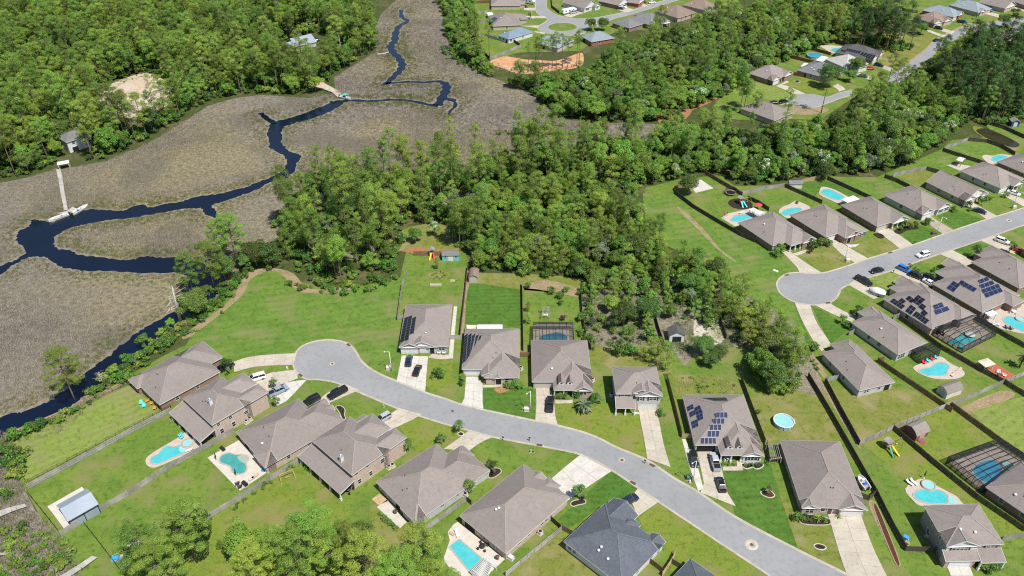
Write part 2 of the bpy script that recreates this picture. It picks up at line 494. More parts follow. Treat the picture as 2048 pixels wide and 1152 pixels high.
SOIL = [
    ('z', '187,205 215,172 255,155 292,146 325,158 352,182 345,205 300,225 262,236 240,228 212,222', 'sand', 'clearing_sand'),
    ('a5', '225,805 420,725 560,735 700,760 900,770 1080,780 1230,740 1400,680 1450,700 1440,830 1300,880 1050,910 700,950 560,930 380,860', 'orange_clay', 'clay_ground'),
    ('A', '1780,450 1810,440 1870,480 1960,530 1950,545 1860,510 1790,490', 'sand', 'sand_landing'),
    ('A', '1425,95 1440,100 1450,125 1510,150 1480,158 1430,130', 'sand', 'sand_track'),
    ('C', '0,610 60,595 170,560 250,565 190,600 90,640 0,650', 'red_dirt', 'dirt_track'),
    ('B', '1830,660 1900,610 2016,610 2016,660 1940,715 1850,720', 'red_dirt', 'dirt_track'),
    ('E', '300,330 340,250 470,260 560,300 700,320 690,350 540,365 420,365 320,345', 'red_dirt', 'pine_needle_ground'),
    ('E', '320,360 350,240 440,205 560,195 650,230 700,330 560,340 400,330', 'lawn_dry', 'open_plot'),
    ('z', '590,470 620,400 700,380 900,372 940,400 880,415 800,430 760,500 680,520', 'scrub_floor', 'scrub_ground'),
    ('E', '725,470 740,460 745,540 730,600 715,800 692,840 700,640', 'dirt', 'dirt_strip'),
    ('E', '1060,545 1200,520 1380,575 1390,620 1200,580 1070,565', 'dirt', 'bare_ground'),
    ('E', '1375,560 1500,505 1780,515 2016,520 2016,1000 1880,900 1700,900 1480,900 1420,830', 'scrub_floor', 'scrub_ground'),
    ('F', '0,560 130,560 330,560 700,780 780,960 860,1152 700,1152 400,900 0,950', 'scrub_floor', 'scrub_ground'),
    ('F', '130,690 210,650 260,760 290,860 200,900 110,870', 'white_sand', 'white_sand_plot'),
    ('I', '0,0 270,10 390,60 380,100 100,110 20,110', 'lawn_dry', 'weedy_plot'),
    ('F', '20,112 50,112 180,236 260,334 350,402 345,412 248,340 140,228', 'dirt', 'gravel_gully'),
    ('F', '770,950 800,945 880,1060 860,1080', 'dirt', 'dirt_strip'),
    ('I', '820,0 850,20 1060,380 1050,395 930,200', 'dirt', 'dirt_strip'),
    ('I', '1120,740 1160,725 1230,900 1290,1060 1275,1065 1200,920', 'dirt', 'planting_strip'),
    ('I', '1640,190 1880,85 1960,120 1700,210', 'dirt', 'bare_strip'),
    ('D', '1060,830 1250,700 1360,590 1420,480 1560,450 1690,480 1780,570 2016,560 2016,585 1740,590 1640,500 1560,465 1450,510 1400,600 1300,690 1090,850', 'dirt', 'worn_track'),
    ('G', '60,320 400,180 730,20 760,0 740,40 420,200 60,350', 'dirt', 'worn_edge'),
    ('C', '1190,170 1290,180 1400,220 1480,170 1510,210 1400,330 1250,390 1180,330 1250,290', 'lawn_dry', 'open_plot'),
    ('C', '720,200 1060,240 1240,300 1180,320 900,230', 'lawn_dry', 'open_plot'),
    ('C', '1720,740 1760,730 1990,820 2016,850 1960,870 1780,790', 'lawn_dry', 'pond_margin'),
    ('a7', '620,1010 950,960 1250,1000 1200,1060 900,1090 640,1040', 'dirt', 'bare_ground'),
    ('l', '0,640 60,690 260,860 400,880 380,960 150,1152 0,1152', 'lawn_dry', 'open_plot'),
]
for i, (t, txt, m_, nm) in enumerate(SOIL):
    q = smooth(GP(t, txt), 3, True)
    sheet(nm, q, .030+.002*(i % 4), m_)

# creek water
def water_mat():
    mt = mat('creek_water', (.002, .005, .014), .06, [(.05, (.003, .008, .023), .4, .7, 3)], bump=(1.2, .06, .05), spec=.5)
    return mt
M['water'] = water_mat()
WATER = [
    ('D', '-300,640 0,475 60,432 150,388 235,374 300,398 380,442 500,456 700,464 1000,471 1075,472 1090,520 1110,580 1070,640 1030,690 960,732 850,792 770,850 690,912 600,986 490,1066 440,1122 360,1168 300,1216 200,1262 100,1292 0,1312 -400,1400 -400,1530 0,1412 120,1380 250,1320 360,1262 460,1192 540,1132 600,1082 700,992 800,922 880,852 960,792 1050,742 1160,692 1245,592 1250,520 1220,470 1080,400 1000,396 900,392 810,390 780,406 640,402 480,382 380,352 310,340 300,300 310,262 400,216 520,186 650,166 850,141 1000,111 1100,101 1170,98 1185,130 1240,155 1250,150 1230,120 1205,95 1240,75 1330,45 1420,15 1560,-50 1660,-80 1700,-150 1720,-200 1660,-220 1620,-260 1612,-310 1622,-358 1660,-378 1740,-399 1860,-439 1958,-490 1945,-514 1830,-468 1720,-428 1600,-393 1566,-378 1552,-340 1560,-260 1580,-235 1640,-205 1660,-165 1640,-110 1560,-70 1450,-25 1350,5 1240,28 1110,48 1085,62 980,80 870,102 800,92 690,124 560,117 510,117 400,142 310,187 235,182 190,174 185,202 120,242 110,292 165,347 150,372 60,422 0,442 -300,600'),
    ('B', '600,565 660,570 665,590 675,605 640,640 625,660 630,640 655,610 650,585 600,572'),
    ('A', '1505,655 1520,660 1560,690 1590,705 1570,712 1530,690 1508,672'),
]
WPOLY = []
CH = [('B', '353,55,8 355,95,10 388,122,14 340,150,16 320,195,22 315,235,24 292,265,26 305,300,24 340,335,24 358,370,24 348,402,22 310,440,18 268,480,16 235,493,8'), ('B', '262,480,6 390,471,7 480,474,8 560,468,12 605,482,24 612,515,26 590,560,26 562,608,24'),
      ('B', '565,610,14 520,605,10 420,583,8 290,574,8 180,582,8 60,578,11 -10,588,14 -60,590,14'), ('A', '1500,650,6 1530,675,7 1580,708,10')]
for i, (t, txt) in enumerate(WATER):
    q = P(t, txt)
    g = smooth([G(a) for a in q], 7, True)
    for k, p in enumerate(g):
        f_ = .32 if i == 0 else .15
        p.x += f_*(math.sin(k*1.9)+math.sin(k*.83+1)); p.y += f_*(math.cos(k*2.3)+math.sin(k*.61))
    g = grow(g, .7 if i == 0 else .3)
    WPOLY.append(g)
    cd = delaunay_2d_cdt([p.to_2d() for p in g], [], [list(range(len(g)))], 1, 1e-4)
    mb = MB(); mb.add([(p.x, p.y, -.03) for p in cd[0]], [tuple(f) for f in cd[2]])
    o = mb.build('creek' if not i else 'creek.%03d' % i, M['water'])
    tag(o, kind='structure')
for t, txt in CH:
    ps = [w.split(',') for w in txt.split()]
    c = smooth(GP(t, ' '.join('%s,%s' % (a, b) for a, b, _ in ps)), 5)
    ws_ = np.interp(np.linspace(0, len(ps)-1, len(c)), range(len(ps)), [float(q[2])/9+1.6 for q in ps])
    L_, R_ = [], []
    for i, p in enumerate(c):
        d = (c[min(i+1, len(c)-1)]-c[max(i-1, 0)]).normalized()
        n_ = Vector((-d.y, d.x, 0))*(ws_[i]/2*(1+.25*math.sin(i*1.7)))
        L_.append(p+n_); R_.append(p-n_)
    WPOLY.append(L_+R_[::-1])
    mb = MB(); n = len(c)
    mb.add([(p.x, p.y, -.028) for p in L_+R_], [(i, i+1, n+i+1, n+i) for i in range(n-1)])
    tag(mb.build('creek', M['water']), kind='structure')
M['pond'] = mat('pond_water', (.030, .026, .014), .06, [(.2, (.045, .04, .02), .4, .7)], bump=(1.5, .1, .05))
sheet('pond', smooth(GP('C', '1740,750 1800,740 1900,780 1990,830 1950,850 1860,820 1780,785'), 3, True), .045, 'pond')

# ---------------------------------------------------------------- roads
def offset(pts, d):
    out = []
    for i, p in enumerate(pts):
        a, b = pts[max(i-1, 0)], pts[min(i+1, len(pts)-1)]
        t = (b-a).normalized()
        out.append(Vector((p.x+t.y*d, p.y-t.x*d, 0)))
    return out


def kerb(name, edge, side, m_='kerb', w=.62):
    """rolled kerb and gutter along an edge polyline; side=+1 to the right of travel"""
    prof = [(0, .036), (.28, .028), (.42, .11), (.52, .12), (w, .10), (w, -.05)]
    lines = [offset(edge, side*d) for d, _ in prof]
    mb = MB()
    n = len(edge)
    for k in range(len(prof)-1):
        vs_ = [(p.x, p.y, prof[k][1]) for p in lines[k]]+[(p.x, p.y, prof[k+1][1]) for p in lines[k+1]]
        mb.add(vs_, [((i, n+i, n+i+1, i+1) if side < 0 else (i, i+1, n+i+1, n+i)) for i in range(n-1)], 0, True)
    return tag(mb.build(name, M[m_]), kind='structure')


def road(name, loop_txt, z=.035, sm=5):
    e = smooth([G(p) for p in P('z', loop_txt)], sm)
    mb = MB(); mb.poly(e, z)
    tag(mb.build(name, M['asphalt']), kind='structure')
    return e


ST1 = '1860,1240 1782,1200 1690,1149.6 1596,1102.7 1471,1036.7 1396.6,986.4 1348,958.6 1292.8,922.1 1235.5,897.8 1180,871 1114,852.4 1070,843.6 1016,832 967,821.6 926,812 888.5,799 850,786.7 791,763.4 760,750.2 735,735.5 719,720.3 710,704.6 699,691.5 681,684 653,681.2 625,685.6 604,694.6 592,709 588.5,727 597,746 614.6,757 635,757.5 660,761 681,767 714.7,781.5 760,800.6 798,816.2 839.7,830.5 888,845.7 938.7,859.6 987,872.5 1027,880.5 1096.7,893.4 1162.6,908 1225,939.5 1273.7,972 1320.6,1003.7 1380,1043 1438,1081.9 1514.7,1132.2 1600,1190 1700,1260'
e1 = road('road', ST1)
kerb('kerb', e1, +1)
ST2 = '2300,335 2200,368 2048,417 1971,441 1911.5,461 1827.6,490.7 1739.8,518 1690,535 1648,546.8 1620,548 1597.8,546.3 1577.5,548 1565,554.5 1556.8,564 1556.5,574.4 1564,588.3 1587.6,602.2 1618,608.5 1643.8,607.5 1662.5,602 1673.4,591.3 1680,578 1693.8,569.4 1728,556.7 1779.6,541.1 1818.6,527.8 1876.4,507.5 1904.6,498.2 1959,480 1984,471.6 2048,449 2200,400 2320,362'
e2 = road('road.001', ST2)
kerb('kerb.001', e2, +1)
mb = MB(); mb.poly(GP('a5', '850,-60 840,60 850,140 890,190 990,240 980,275 900,325 872,360 895,388 960,420 1060,438 1150,450 1300,455 1420,432 1480,396 1500,345 1530,312 1620,288 1750,272 1860,232 2048,186 2300,110 2560,30 2760,-30 2600,-30 2450,20 2240,75 2048,150 1980,158 1700,215 1500,240 1300,238 1200,217 1080,182 1005,130 970,80 975,-60'), .035)
tag(mb.build('road.002', M['asphalt']), kind='structure')
E3 = smooth(GP('a5', '850,-60 840,60 850,140 890,190 990,240 980,275 900,325 872,360 895,388 960,420 1060,438 1150,450 1300,455 1420,432 1480,396 1500,345 1530,312 1620,288 1750,272 1860,232 2048,186 2300,110 2560,30 2760,-30'), 3)
kerb('kerb.002', E3, +1)
kerb('kerb.003', smooth(GP('a5', '2600,-30 2450,20 2240,75 2048,150 1980,158 1700,215 1500,240 1300,238 1200,217 1080,182 1005,130 970,80 975,-60'), 3), +1)
ISL = [G((1124.9+math.cos(t)*28.4, 53.9+math.sin(t)*7.9)) for t in np.linspace(0, 2*math.pi, 33)[:-1]]
mb = MB(); mb.prism(ISL, .03, .13)
tag(mb.build('roundabout_lawn', M['lawn']), kind='structure')
kerb('kerb.004', ISL+[ISL[0]], -1 if (ISL[1]-ISL[0]).cross(ISL[2]-ISL[0]).z < 0 else +1, w=.5)
mb = MB(); mb.poly(GP('a8', '250,1010 450,890 650,740 780,645 870,555 970,482 1150,392 1310,325 1430,325 1700,272 1850,240 2048,222 2300,190 2300,300 2048,305 1850,330 1730,348 1560,367 1400,415 1250,465 1080,560 960,640 830,760 690,870 400,1100'), .035)
tag(mb.build('road.003', M['asphalt']), kind='structure')
kerb('kerb.005', smooth(GP('a8', '450,890 650,740 780,645 870,555 970,482 1150,392 1310,325 1430,325 1700,272 1850,240 2048,222'), 3), -1, 'clay_kerb')
C5 = smooth(GP('a7', '1560,760 1420,795 1330,825 1240,855 1150,835 1060,822 960,818 860,822 770,840 725,870 720,905 750,940 820,970 920,990 1030,993 1120,990 1200,960 1290,930 1400,885 1560,840'), 4)
mb = MB(); mb.poly(C5, .035)
tag(mb.build('road.004', M['asphalt']), kind='structure')
kerb('kerb.006', C5, -1)

# manholes and storm drains: set into the road, each a thing of its own
def manhole(p, label, r_=.75, m_='concrete'):
    t = thing('manhole', label, 'manhole', G(p, .036), 0, 'manholes in the roads')
    mb = MB(); mb.lathe([(.38, .0), (.38, .012), (r_, .012), (r_+.02, -.01)], 24)
    mb.build('collar', M[m_], t)
    mb = MB(); mb.lathe([(0.001, .016), (.36, .016), (.38, .0)], 16); mb.build('cover', M['iron'], t)


manhole((664.3, 727.3), 'round manhole in the middle of the near cul-de-sac')
manhole((1503, 1089), 'manhole with wide pale collar low on the near street', 1.5)
manhole((1243.7, 920), 'manhole with pale collar at the bend of the near street')
manhole((905, 822), 'small grey manhole on the near street below the second driveway', .7, 'asphalt')
manhole((2018, 441), 'square-looking pale manhole on the right-hand street', 1.0)


def drain(p, rz, label):
    t = thing('storm_drain', label, 'storm drain', G(p, .03), rz, 'storm drains in the kerb')
    mb = MB(); mb.box(-.95, .95, -.55, .55, -.03, .10); mb.build('frame', M['kerb'], t)
    mb = MB()
    for i in range(7):
        x = -.66+i*.22
        mb.box(x-.06, x+.06, -.38, .38, .10, .125)
    mb.box(-.78, .78, -.42, .42, .095, .104)
    mb.build('grate', M['iron'], t)


drain((1079, 890.5), -.25, 'rusty storm drain in the near kerb opposite the palm house')
drain((1304, 931), -.62, 'storm drain at the foot of the two-storey house driveway')
drain((1266, 966), -.68, 'storm drain beside the driveway of the blue-grey roofed house')
drain((601, 751), -.8, 'storm drain on the lower left rim of the near cul-de-sac')
drain((697, 690), -.8, 'storm drain on the upper right rim of the near cul-de-sac')
drain((1574, 550.5), .3, 'storm drain on the upper rim of the right-hand cul-de-sac')
drain((1656, 606), .2, 'storm drain on the lower rim of the right-hand cul-de-sac')
drain((1780.5, 505.5), .4, 'storm drain on the far kerb of the right-hand street')
drain((1818.5, 528.5), .4, 'storm drain on the near kerb of the right-hand street')

# ---------------------------------------------------------------- driveways: slabs with open joints
def strip(name, tile, left, right, m_='concrete', cols=1, step=3.2, z=.07, sm=0, dz=0.0):
    """paving between two edge lines, divided into slabs"""
    a, b = GP(tile, left), GP(tile, right)
    if sm:
        a, b = smooth(a, sm), smooth(b, sm)

    def along(pl, t):
        ls = [(pl[i+1]-pl[i]).length for i in range(len(pl)-1)]
        d = t*sum(ls)
        for i, l_ in enumerate(ls):
            if d <= l_ or i == len(ls)-1:
                return pl[i].lerp(pl[i+1], min(d/l_, 1) if l_ else 0)
            d -= l_
    L_ = sum((a[i+1]-a[i]).length for i in range(len(a)-1))
    n = max(1, round(L_/step))
    ap = [along(a, i/n) for i in range(n+1)]
    bp = [along(b, i/n) for i in range(n+1)]
    base = MB(); base.poly(ap+bp[::-1], .05+dz)
    o = tag(base.build(name, M['joint']), kind='structure')
    g = .03
    for i in range(n):
        for c in range(cols):
            t0, t1 = c/cols, (c+1)/cols
            q = [ap[i].lerp(bp[i], t0), ap[i].lerp(bp[i], t1), ap[i+1].lerp(bp[i+1], t1), ap[i+1].lerp(bp[i+1], t0)]
            ce = sum(q, Vector())/4
            q2 = [p+(ce-p).normalized()*g*1.6 for p in q]
            s_ = MB(); s_.prism([(p.x-ce.x, p.y-ce.y) for p in q2], 0.0, z-.05)
            s_.build('slab', M[m_], o, loc=(ce.x, ce.y, .05+dz))
    return o


DW = [  # tile, left edge, right edge, material, columns
    ('D', '1345,990 1420,965 1530,950 1710,940', '1350,1050 1400,1035 1500,1015 1690,1008', 'concrete', 1, 4),
    ('j', '1660,690 1720,650 1860,565 2050,530 2250,510', '1900,820 1960,730 2100,690 2220,640 2280,620', 'concrete', 2, 3),
    ('k', '450,180 560,100 640,20 870,0', '520,300 650,240 760,120 860,10', 'concrete_white', 2, 0),
    ('k', '930,290 1100,150 1290,40', '1090,280 1290,190 1470,115', 'concrete', 2, 0),
    ('k', '1720,600 1680,490 1800,400 1920,320', '1760,610 1900,530 2060,460 2180,390', 'concrete', 2, 0),
    ('l', '650,170 780,80 885,0', '880,185 980,110 1100,60', 'concrete', 2, 0),
    ('H', '1220,590 1300,520 1390,450', '1310,720 1440,630 1570,545', 'concrete_white', 3, 0),
    ('m', '960,220 1010,180 1060,95', '1050,440 1180,350 1320,255', 'concrete', 2, 0),
    ('v', '250,640 215,820 190,940', '555,650 540,800 520,1070', 'concrete_white', 3, 0),
    ('x', '205,215 190,400 180,540 140,575', '350,215 420,250 415,500 430,650', 'concrete_white', 2, 0),
    ('x', '1100,350 1105,560 1090,790', '1265,350 1330,480 1345,700 1380,840', 'concrete', 2, 0),
    ('w', '745,965 770,1150 860,1600 905,1900', '1070,960 1130,1150 1230,1660 1355,2060', 'concrete', 2, 0),
    ('t', '445,350 520,700 575,980 500,1030', '780,350 860,680 970,1140 1085,1260', 'concrete', 2, 0),
    ('t', '195,150 300,560 462,1005', '250,150 440,530 550,970', 'concrete_white', 1, 0),
    ('I', '890,810 960,1050 1000,1160 1020,1230', '1080,810 1150,1000 1240,1180 1290,1260', 'concrete', 2, 0),
    ('r', '485,1000 545,1152 610,1300', '790,1000 850,1152 900,1300', 'concrete_white', 2, 0),
    ('n', '790,660 1000,880 1020,935', '850,630 1150,840 1320,940', 'concrete', 1, 0),
    ('n', '1370,520 1560,700 1730,810', '1490,510 1700,640 1910,755', 'concrete', 1, 0),
    ('s', '570,520 700,610 800,690', '680,480 810,560 940,655', 'concrete', 1, 0),
    ('o', '740,890 880,990 1010,1080', '860,850 1000,940 1170,1040', 'concrete_old', 1, 0),
    ('o', '1290,690 1430,790 1570,895', '1400,680 1560,770 1720,850', 'concrete', 1, 0),
    ('o', '1740,555 1900,650 2040,725', '1830,540 2010,610 2150,680', 'concrete', 1, 0),
    ('F', '695,650 740,760 820,900 850,930', '785,665 820,760 880,850 905,890', 'concrete', 1, 3),
    ('F', '805,660 900,710 1020,760', '900,655 960,690 1060,735', 'concrete', 1, 0),
    ('F', '1000,545 1080,590 1150,630', '1050,515 1140,565 1220,605', 'concrete', 1, 0),
    ('F', '1250,470 1390,530 1460,560', '1310,445 1450,490 1520,530', 'concrete', 1, 0),
    ('F', '1530,370 1620,410 1690,440', '1600,345 1680,385 1740,410', 'concrete', 1, 0),
    ('F', '1760,290 1850,330 1960,370', '1840,265 1930,300 2016,345', 'concrete', 1, 0),
    ('a5', '700,340 790,350 870,360', '650,330 790,330 880,325', 'concrete', 1, 0),
    ('a5', '700,245 850,235 980,235', '700,205 850,205 960,205', 'concrete', 1, 0),
    ('a5', '690,130 760,135 830,135', '690,100 760,100 835,100', 'concrete', 1, 0),
    ('a5', '1290,225 1380,190 1470,165', '1200,205 1280,165 1380,150', 'concrete', 1, 0),
    ('a5', '1850,110 1950,150 1990,158', '1930,60 2020,100 2120,130', 'concrete', 1, 0),
    ('a6', '430,90 300,20 260,-20', '480,75 400,20 380,-20', 'concrete', 1, 0),
    ('a5', '1500,430 1420,440 1380,480', '1420,430 1340,452 1310,470', 'concrete', 1, 0),
    ('a5', '1540,330 1620,345 1740,330', '1530,310 1620,290 1740,290', 'concrete', 1, 0),
    ('a5', '820,400 870,400 960,420', '830,415 880,425 960,440', 'concrete', 1, 0),
    ('a7', '590,720 700,765 820,822', '650,690 770,730 970,818', 'concrete', 1, 0),
    ('a7', '1310,720 1350,740 1400,790', '1380,690 1440,720 1480,760', 'concrete', 1, 0),
    ('a7', '1600,570 1720,610 1800,650', '1640,550 1760,580 1830,610', 'concrete', 1, 0),
    ('a8', '130,850 250,880 340,920', '230,830 300,850 370,880', 'concrete_old', 1, 0),
    ('a8', '920,370 1020,410 1120,440', '990,360 1070,380 1160,405', 'concrete', 1, 0),
    ('a8', '790,390 900,440 1000,480', '820,380 960,430 1050,455', 'concrete', 1, 0),
    ('a8', '1200,290 1320,340 1400,330', '1300,280 1360,300 1440,320', 'concrete', 1, 0),
    ('a8', '1550,180 1700,220 1800,250', '1640,160 1800,205 1900,235', 'concrete', 1, 0),
    ('a8', '1880,100 1990,130 2060,155', '1920,85 2010,110 2080,130', 'concrete', 1, 0),
    ('a7', '600,950 620,960 760,955', '620,910 640,920 745,930', 'concrete', 1, 0),
]
for i, (t, a, b, m_, c, s_) in enumerate(DW):
    strip('driveway' if not i else 'driveway.%03d' % i, t, a, b, m_, c, sm=s_, dz=.0025*(i % 6))
WALK = [
    ('v', '600,620 780,640 800,630', '555,665 700,690 840,675', 'concrete'),
    ('v', '850,75 825,300 790,640', '890,75 870,300 840,680', 'concrete_white'),
    ('x', '420,320 540,320 680,310', '420,355 540,355 690,345', 'concrete'),
    ('x', '1345,515 1440,520 1570,510', '1345,560 1440,560 1570,555', 'concrete'),
    ('t', '865,605 1000,605 1090,600', '870,670 1050,672 1210,668', 'concrete'),
    ('t', '1095,500 1100,560 1100,610', '1170,510 1190,600 1205,665', 'concrete'),
    ('w', '600,1000 640,1000 745,1000', '605,1045 660,1045 755,1045', 'concrete'),
    ('I', '880,780 930,780 960,790', '890,810 940,810 970,800', 'concrete'),
    ('s', '250,640 330,650 405,640', '300,680 340,680 420,630', 'concrete_white'),
    ('n', '930,690 1020,660 1090,640', '990,715 1060,690 1120,660', 'concrete'),
    ('a7', '650,690 690,670 720,650', '690,695 740,680 755,660', 'concrete'),
]
for i, (t, a, b, m_) in enumerate(WALK):
    strip('walkway' if not i else 'walkway.%03d' % i, t, a, b, m_, 1, step=1.6, dz=.0165+.0025*(i % 3))

# ================================================================ HOUSES
def shingle(name, c, c2, c3):
    M[name] = mat(name, c, .92, [(.22, c2, .4, .68, 4), (.9, tuple(q*.86 for q in c), .5, .72, 5, (1, 1, 1)), (2.6, c3, .46, .72, 5), (9., tuple(q*.88 for q in c), .5, .72, 3)], bump=(8., .3, .05), spec=.15, rand=.06)
_sh0 = shingle
def shingle(name, c, c2, c3):
    _sh0(name, c, c2, c3)
    M[name+'_cap'] = mat(name+'_cap', tuple(q*1.12 for q in c2), .92, [(3., c3, .45, .7)], spec=.15)
shingle('sh_tan', (.232, .200, .182), (.258, .222, .202), (.200, .172, .157))
shingle('sh_blue', (.100, .112, .130), (.125, .138, .155), (.075, .084, .100))
shingle('sh_grey', (.170, .172, .172), (.195, .196, .195), (.140, .142, .145))
shingle('sh_slate', (.215, .255, .275), (.240, .280, .300), (.190, .225, .245))
shingle('sh_brown', (.225, .165, .135), (.250, .190, .160), (.190, .140, .115))
shingle('sh_light', (.40, .395, .365), (.44, .43, .40), (.36, .35, .32))
shingle('sh_dark', (.095, .093, .095), (.115, .112, .112), (.075, .073, .075))
M['mtl_blue'] = mat('metal_roof_blue', (.145, .205, .27), .45, [(.3, (.17, .235, .30), .4, .7)], spec=.5)
M['mtl_grey'] = mat('metal_roof_grey', (.25, .29, .34), .4, [(.3, (.29, .33, .38), .4, .7)], spec=.5)
M['br_tan'] = mat('brick_tan', (.44, .33, .27), .9, [(1.2, (.54, .45, .38), .42, .66, 5, (1, 1, 3)), (4., (.30, .19, .15), .52, .72, 4, (1, 1, 4))], bump=(9., .3, .03), coord='obj')
M['br_brown'] = mat('brick_brown', (.25, .155, .115), .9, [(1.2, (.33, .22, .17), .42, .66, 5, (1, 1, 3)), (4., (.15, .09, .07), .52, .72, 4, (1, 1, 4))], bump=(9., .3, .03), coord='obj')
M['br_red'] = mat('brick_red', (.28, .10, .075), .9, [(1.2, (.36, .16, .12), .42, .66, 5, (1, 1, 3)), (4., (.17, .06, .05), .52, .72, 4)], bump=(9., .3, .03), coord='obj')
M['br_pink'] = mat('brick_pink', (.42, .27, .24), .9, [(1.2, (.52, .38, .34), .42, .66, 5, (1, 1, 3)), (4., (.28, .16, .14), .52, .72, 4, (1, 1, 4))], bump=(9., .3, .03), coord='obj')
M['sd_white'] = mat('siding_white', (.60, .60, .585), .7, [(.6, (.54, .54, .52), .45, .7)], coord='obj')
M['sd_grey'] = mat('siding_grey', (.46, .455, .44), .75, [(.6, (.40, .40, .39), .45, .7)], coord='obj')
M['sd_cream'] = mat('siding_cream', (.66, .61, .52), .75, [(.6, (.58, .53, .45), .45, .7)], coord='obj')
M['sd_taupe'] = mat('siding_taupe', (.27, .24, .22), .75, [(.6, (.23, .2, .185), .45, .7)], coord='obj')
M['trim'] = mat('white_trim', (.60, .60, .585), .6)
M['trim_dark'] = mat('dark_trim', (.12, .115, .11), .6)
M['glass'] = mat('window_glass', (.02, .025, .03), .08, spec=.6)
M['door'] = mat('front_door', (.10, .06, .045), .5)
M['gdoor'] = mat('garage_door', (.60, .60, .585), .55)
M['gdoor_tan'] = mat('garage_door_tan', (.46, .42, .36), .6)
M['dark'] = mat('opening_shade', (.015, .015, .016), .9)  # near-black colour stands in for the shade inside open doorways and garages
M['shut_dark'] = mat('shutter_dark', (.03, .032, .035), .6)
M['shut_aqua'] = mat('shutter_aqua', (.10, .46, .42), .6)
M['pipe'] = mat('vent_pipe', (.05, .05, .052), .6)
M['pipe_white'] = mat('vent_white', (.7, .7, .7), .5)
M['flashing'] = mat('flashing', (.55, .60, .63), .35, metal=.6)
M['solar'] = mat('solar_cells', (.012, .018, .050), .16, [(3., (.018, .026, .068), .4, .7)], spec=.6, rand=.2)
M['solar_blk'] = mat('solar_cells_black', (.010, .011, .018), .2, spec=.6, rand=.2)
M['solar_rim'] = mat('solar_frame', (.30, .31, .33), .4, metal=.5)

_cache = {}


def opening_mesh(kind, w, h):
    """meshes for an opening: list of (part name, mesh, parent index)"""
    k = (kind, round(w, 2), round(h, 2))
    if k in _cache:
        return _cache[k]
    out = []
    if kind.startswith('win'):
        f = MB()
        b = .1
        f.box(-w/2-b, w/2+b, -.05, .04, -b, 0); f.box(-w/2-b, w/2+b, -.05, .04, h, h+b)
        f.box(-w/2-b, -w/2, -.05, .04, 0, h); f.box(w/2, w/2+b, -.05, .04, 0, h)
        f.box(-w/2, w/2, -.035, .04, h/2-.03, h/2+.03)
        if w > 1.3:
            n = round(w/.9)
            for i in range(1, n):
                x = -w/2+w*i/n
                f.box(x-.06, x+.06, -.04, .04, 0, h/2-.03); f.box(x-.06, x+.06, -.04, .04, h/2+.03, h)
        out.append(('window', f.mesh('window', M['trim']), None))
        g = MB(); g.box(-w/2, w/2, -.012, .03, 0, h)
        out.append(('pane', g.mesh('pane', M['glass']), 0))
        if kind in ('winD', 'winA'):
            for sg in (-1, 1):
                s_ = MB()
                x = sg*(w/2+.33)
                s_.box(x-.2, x+.2, -.07, .03, -.05, h+.05)
                for q in range(5):
                    s_.box(x-.16, x+.16, -.085, -.07, h*(q+.15)/5, h*(q+.75)/5)
                out.append(('shutter', s_.mesh('shutter', M['shut_dark' if kind == 'winD' else 'shut_aqua']), 0))
    elif kind.startswith('gar'):
        f = MB()
        f.box(-w/2-.12, -w/2, -.05, .03, 0, h+.12); f.box(w/2, w/2+.12, -.05, .03, 0, h+.12); f.box(-w/2, w/2, -.05, .03, h, h+.12)
        d = MB()
        nx = max(2, round(w/1.2))
        for r_ in range(4):
            d.box(-w/2, w/2, -.01, .02, h*r_/4+.008, h*(r_+1)/4-.008)
            for c in range(nx):
                x0 = -w/2+w*c/nx
                d.box(x0+.12, x0+w/nx-.12, -.025, -.01, h*r_/4+.1, h*(r_+1)/4-.1)
        dm = {'gar': 'gdoor', 'garT': 'gdoor_tan', 'garO': 'dark'}[kind]  # garO: open garage, its inner shade painted as a dark panel
        out.append(('garage_door', d.mesh('garage_door', M[dm]), None))
        out.append(('frame', f.mesh('frame', M['trim']), 0))
    else:
        d = MB(); d.box(-w/2, w/2, -.02, .03, 0, h)
        for (a, b) in ((.12, .45), (.52, .9)):
            d.box(-w/2+.12, w/2-.12, -.04, -.02, h*a, h*b)
        out.append(('door', d.mesh('door', M['door' if kind == 'door' else 'dark']), None))  # dark kind: flat panel painted with the shade of an open recess
        f = MB()
        f.box(-w/2-.12, -w/2, -.05, .03, 0, h+.12); f.box(w/2, w/2+.12, -.05, .03, 0, h+.12); f.box(-w/2, w/2, -.05, .03, h, h+.12)
        out.append(('frame', f.mesh('frame', M['trim']), 0))
        if kind == 'door':
            hd = MB(); hd.lathe([(.001, -.04), (.045, -.03), (.045, .03), (.001, .04)], 6, (w/2-.15, -.07, 1.0))
            out.append(('handle', hd.mesh('handle', M['flashing']), 0))
    _cache[k] = out
    return out


OV = .42


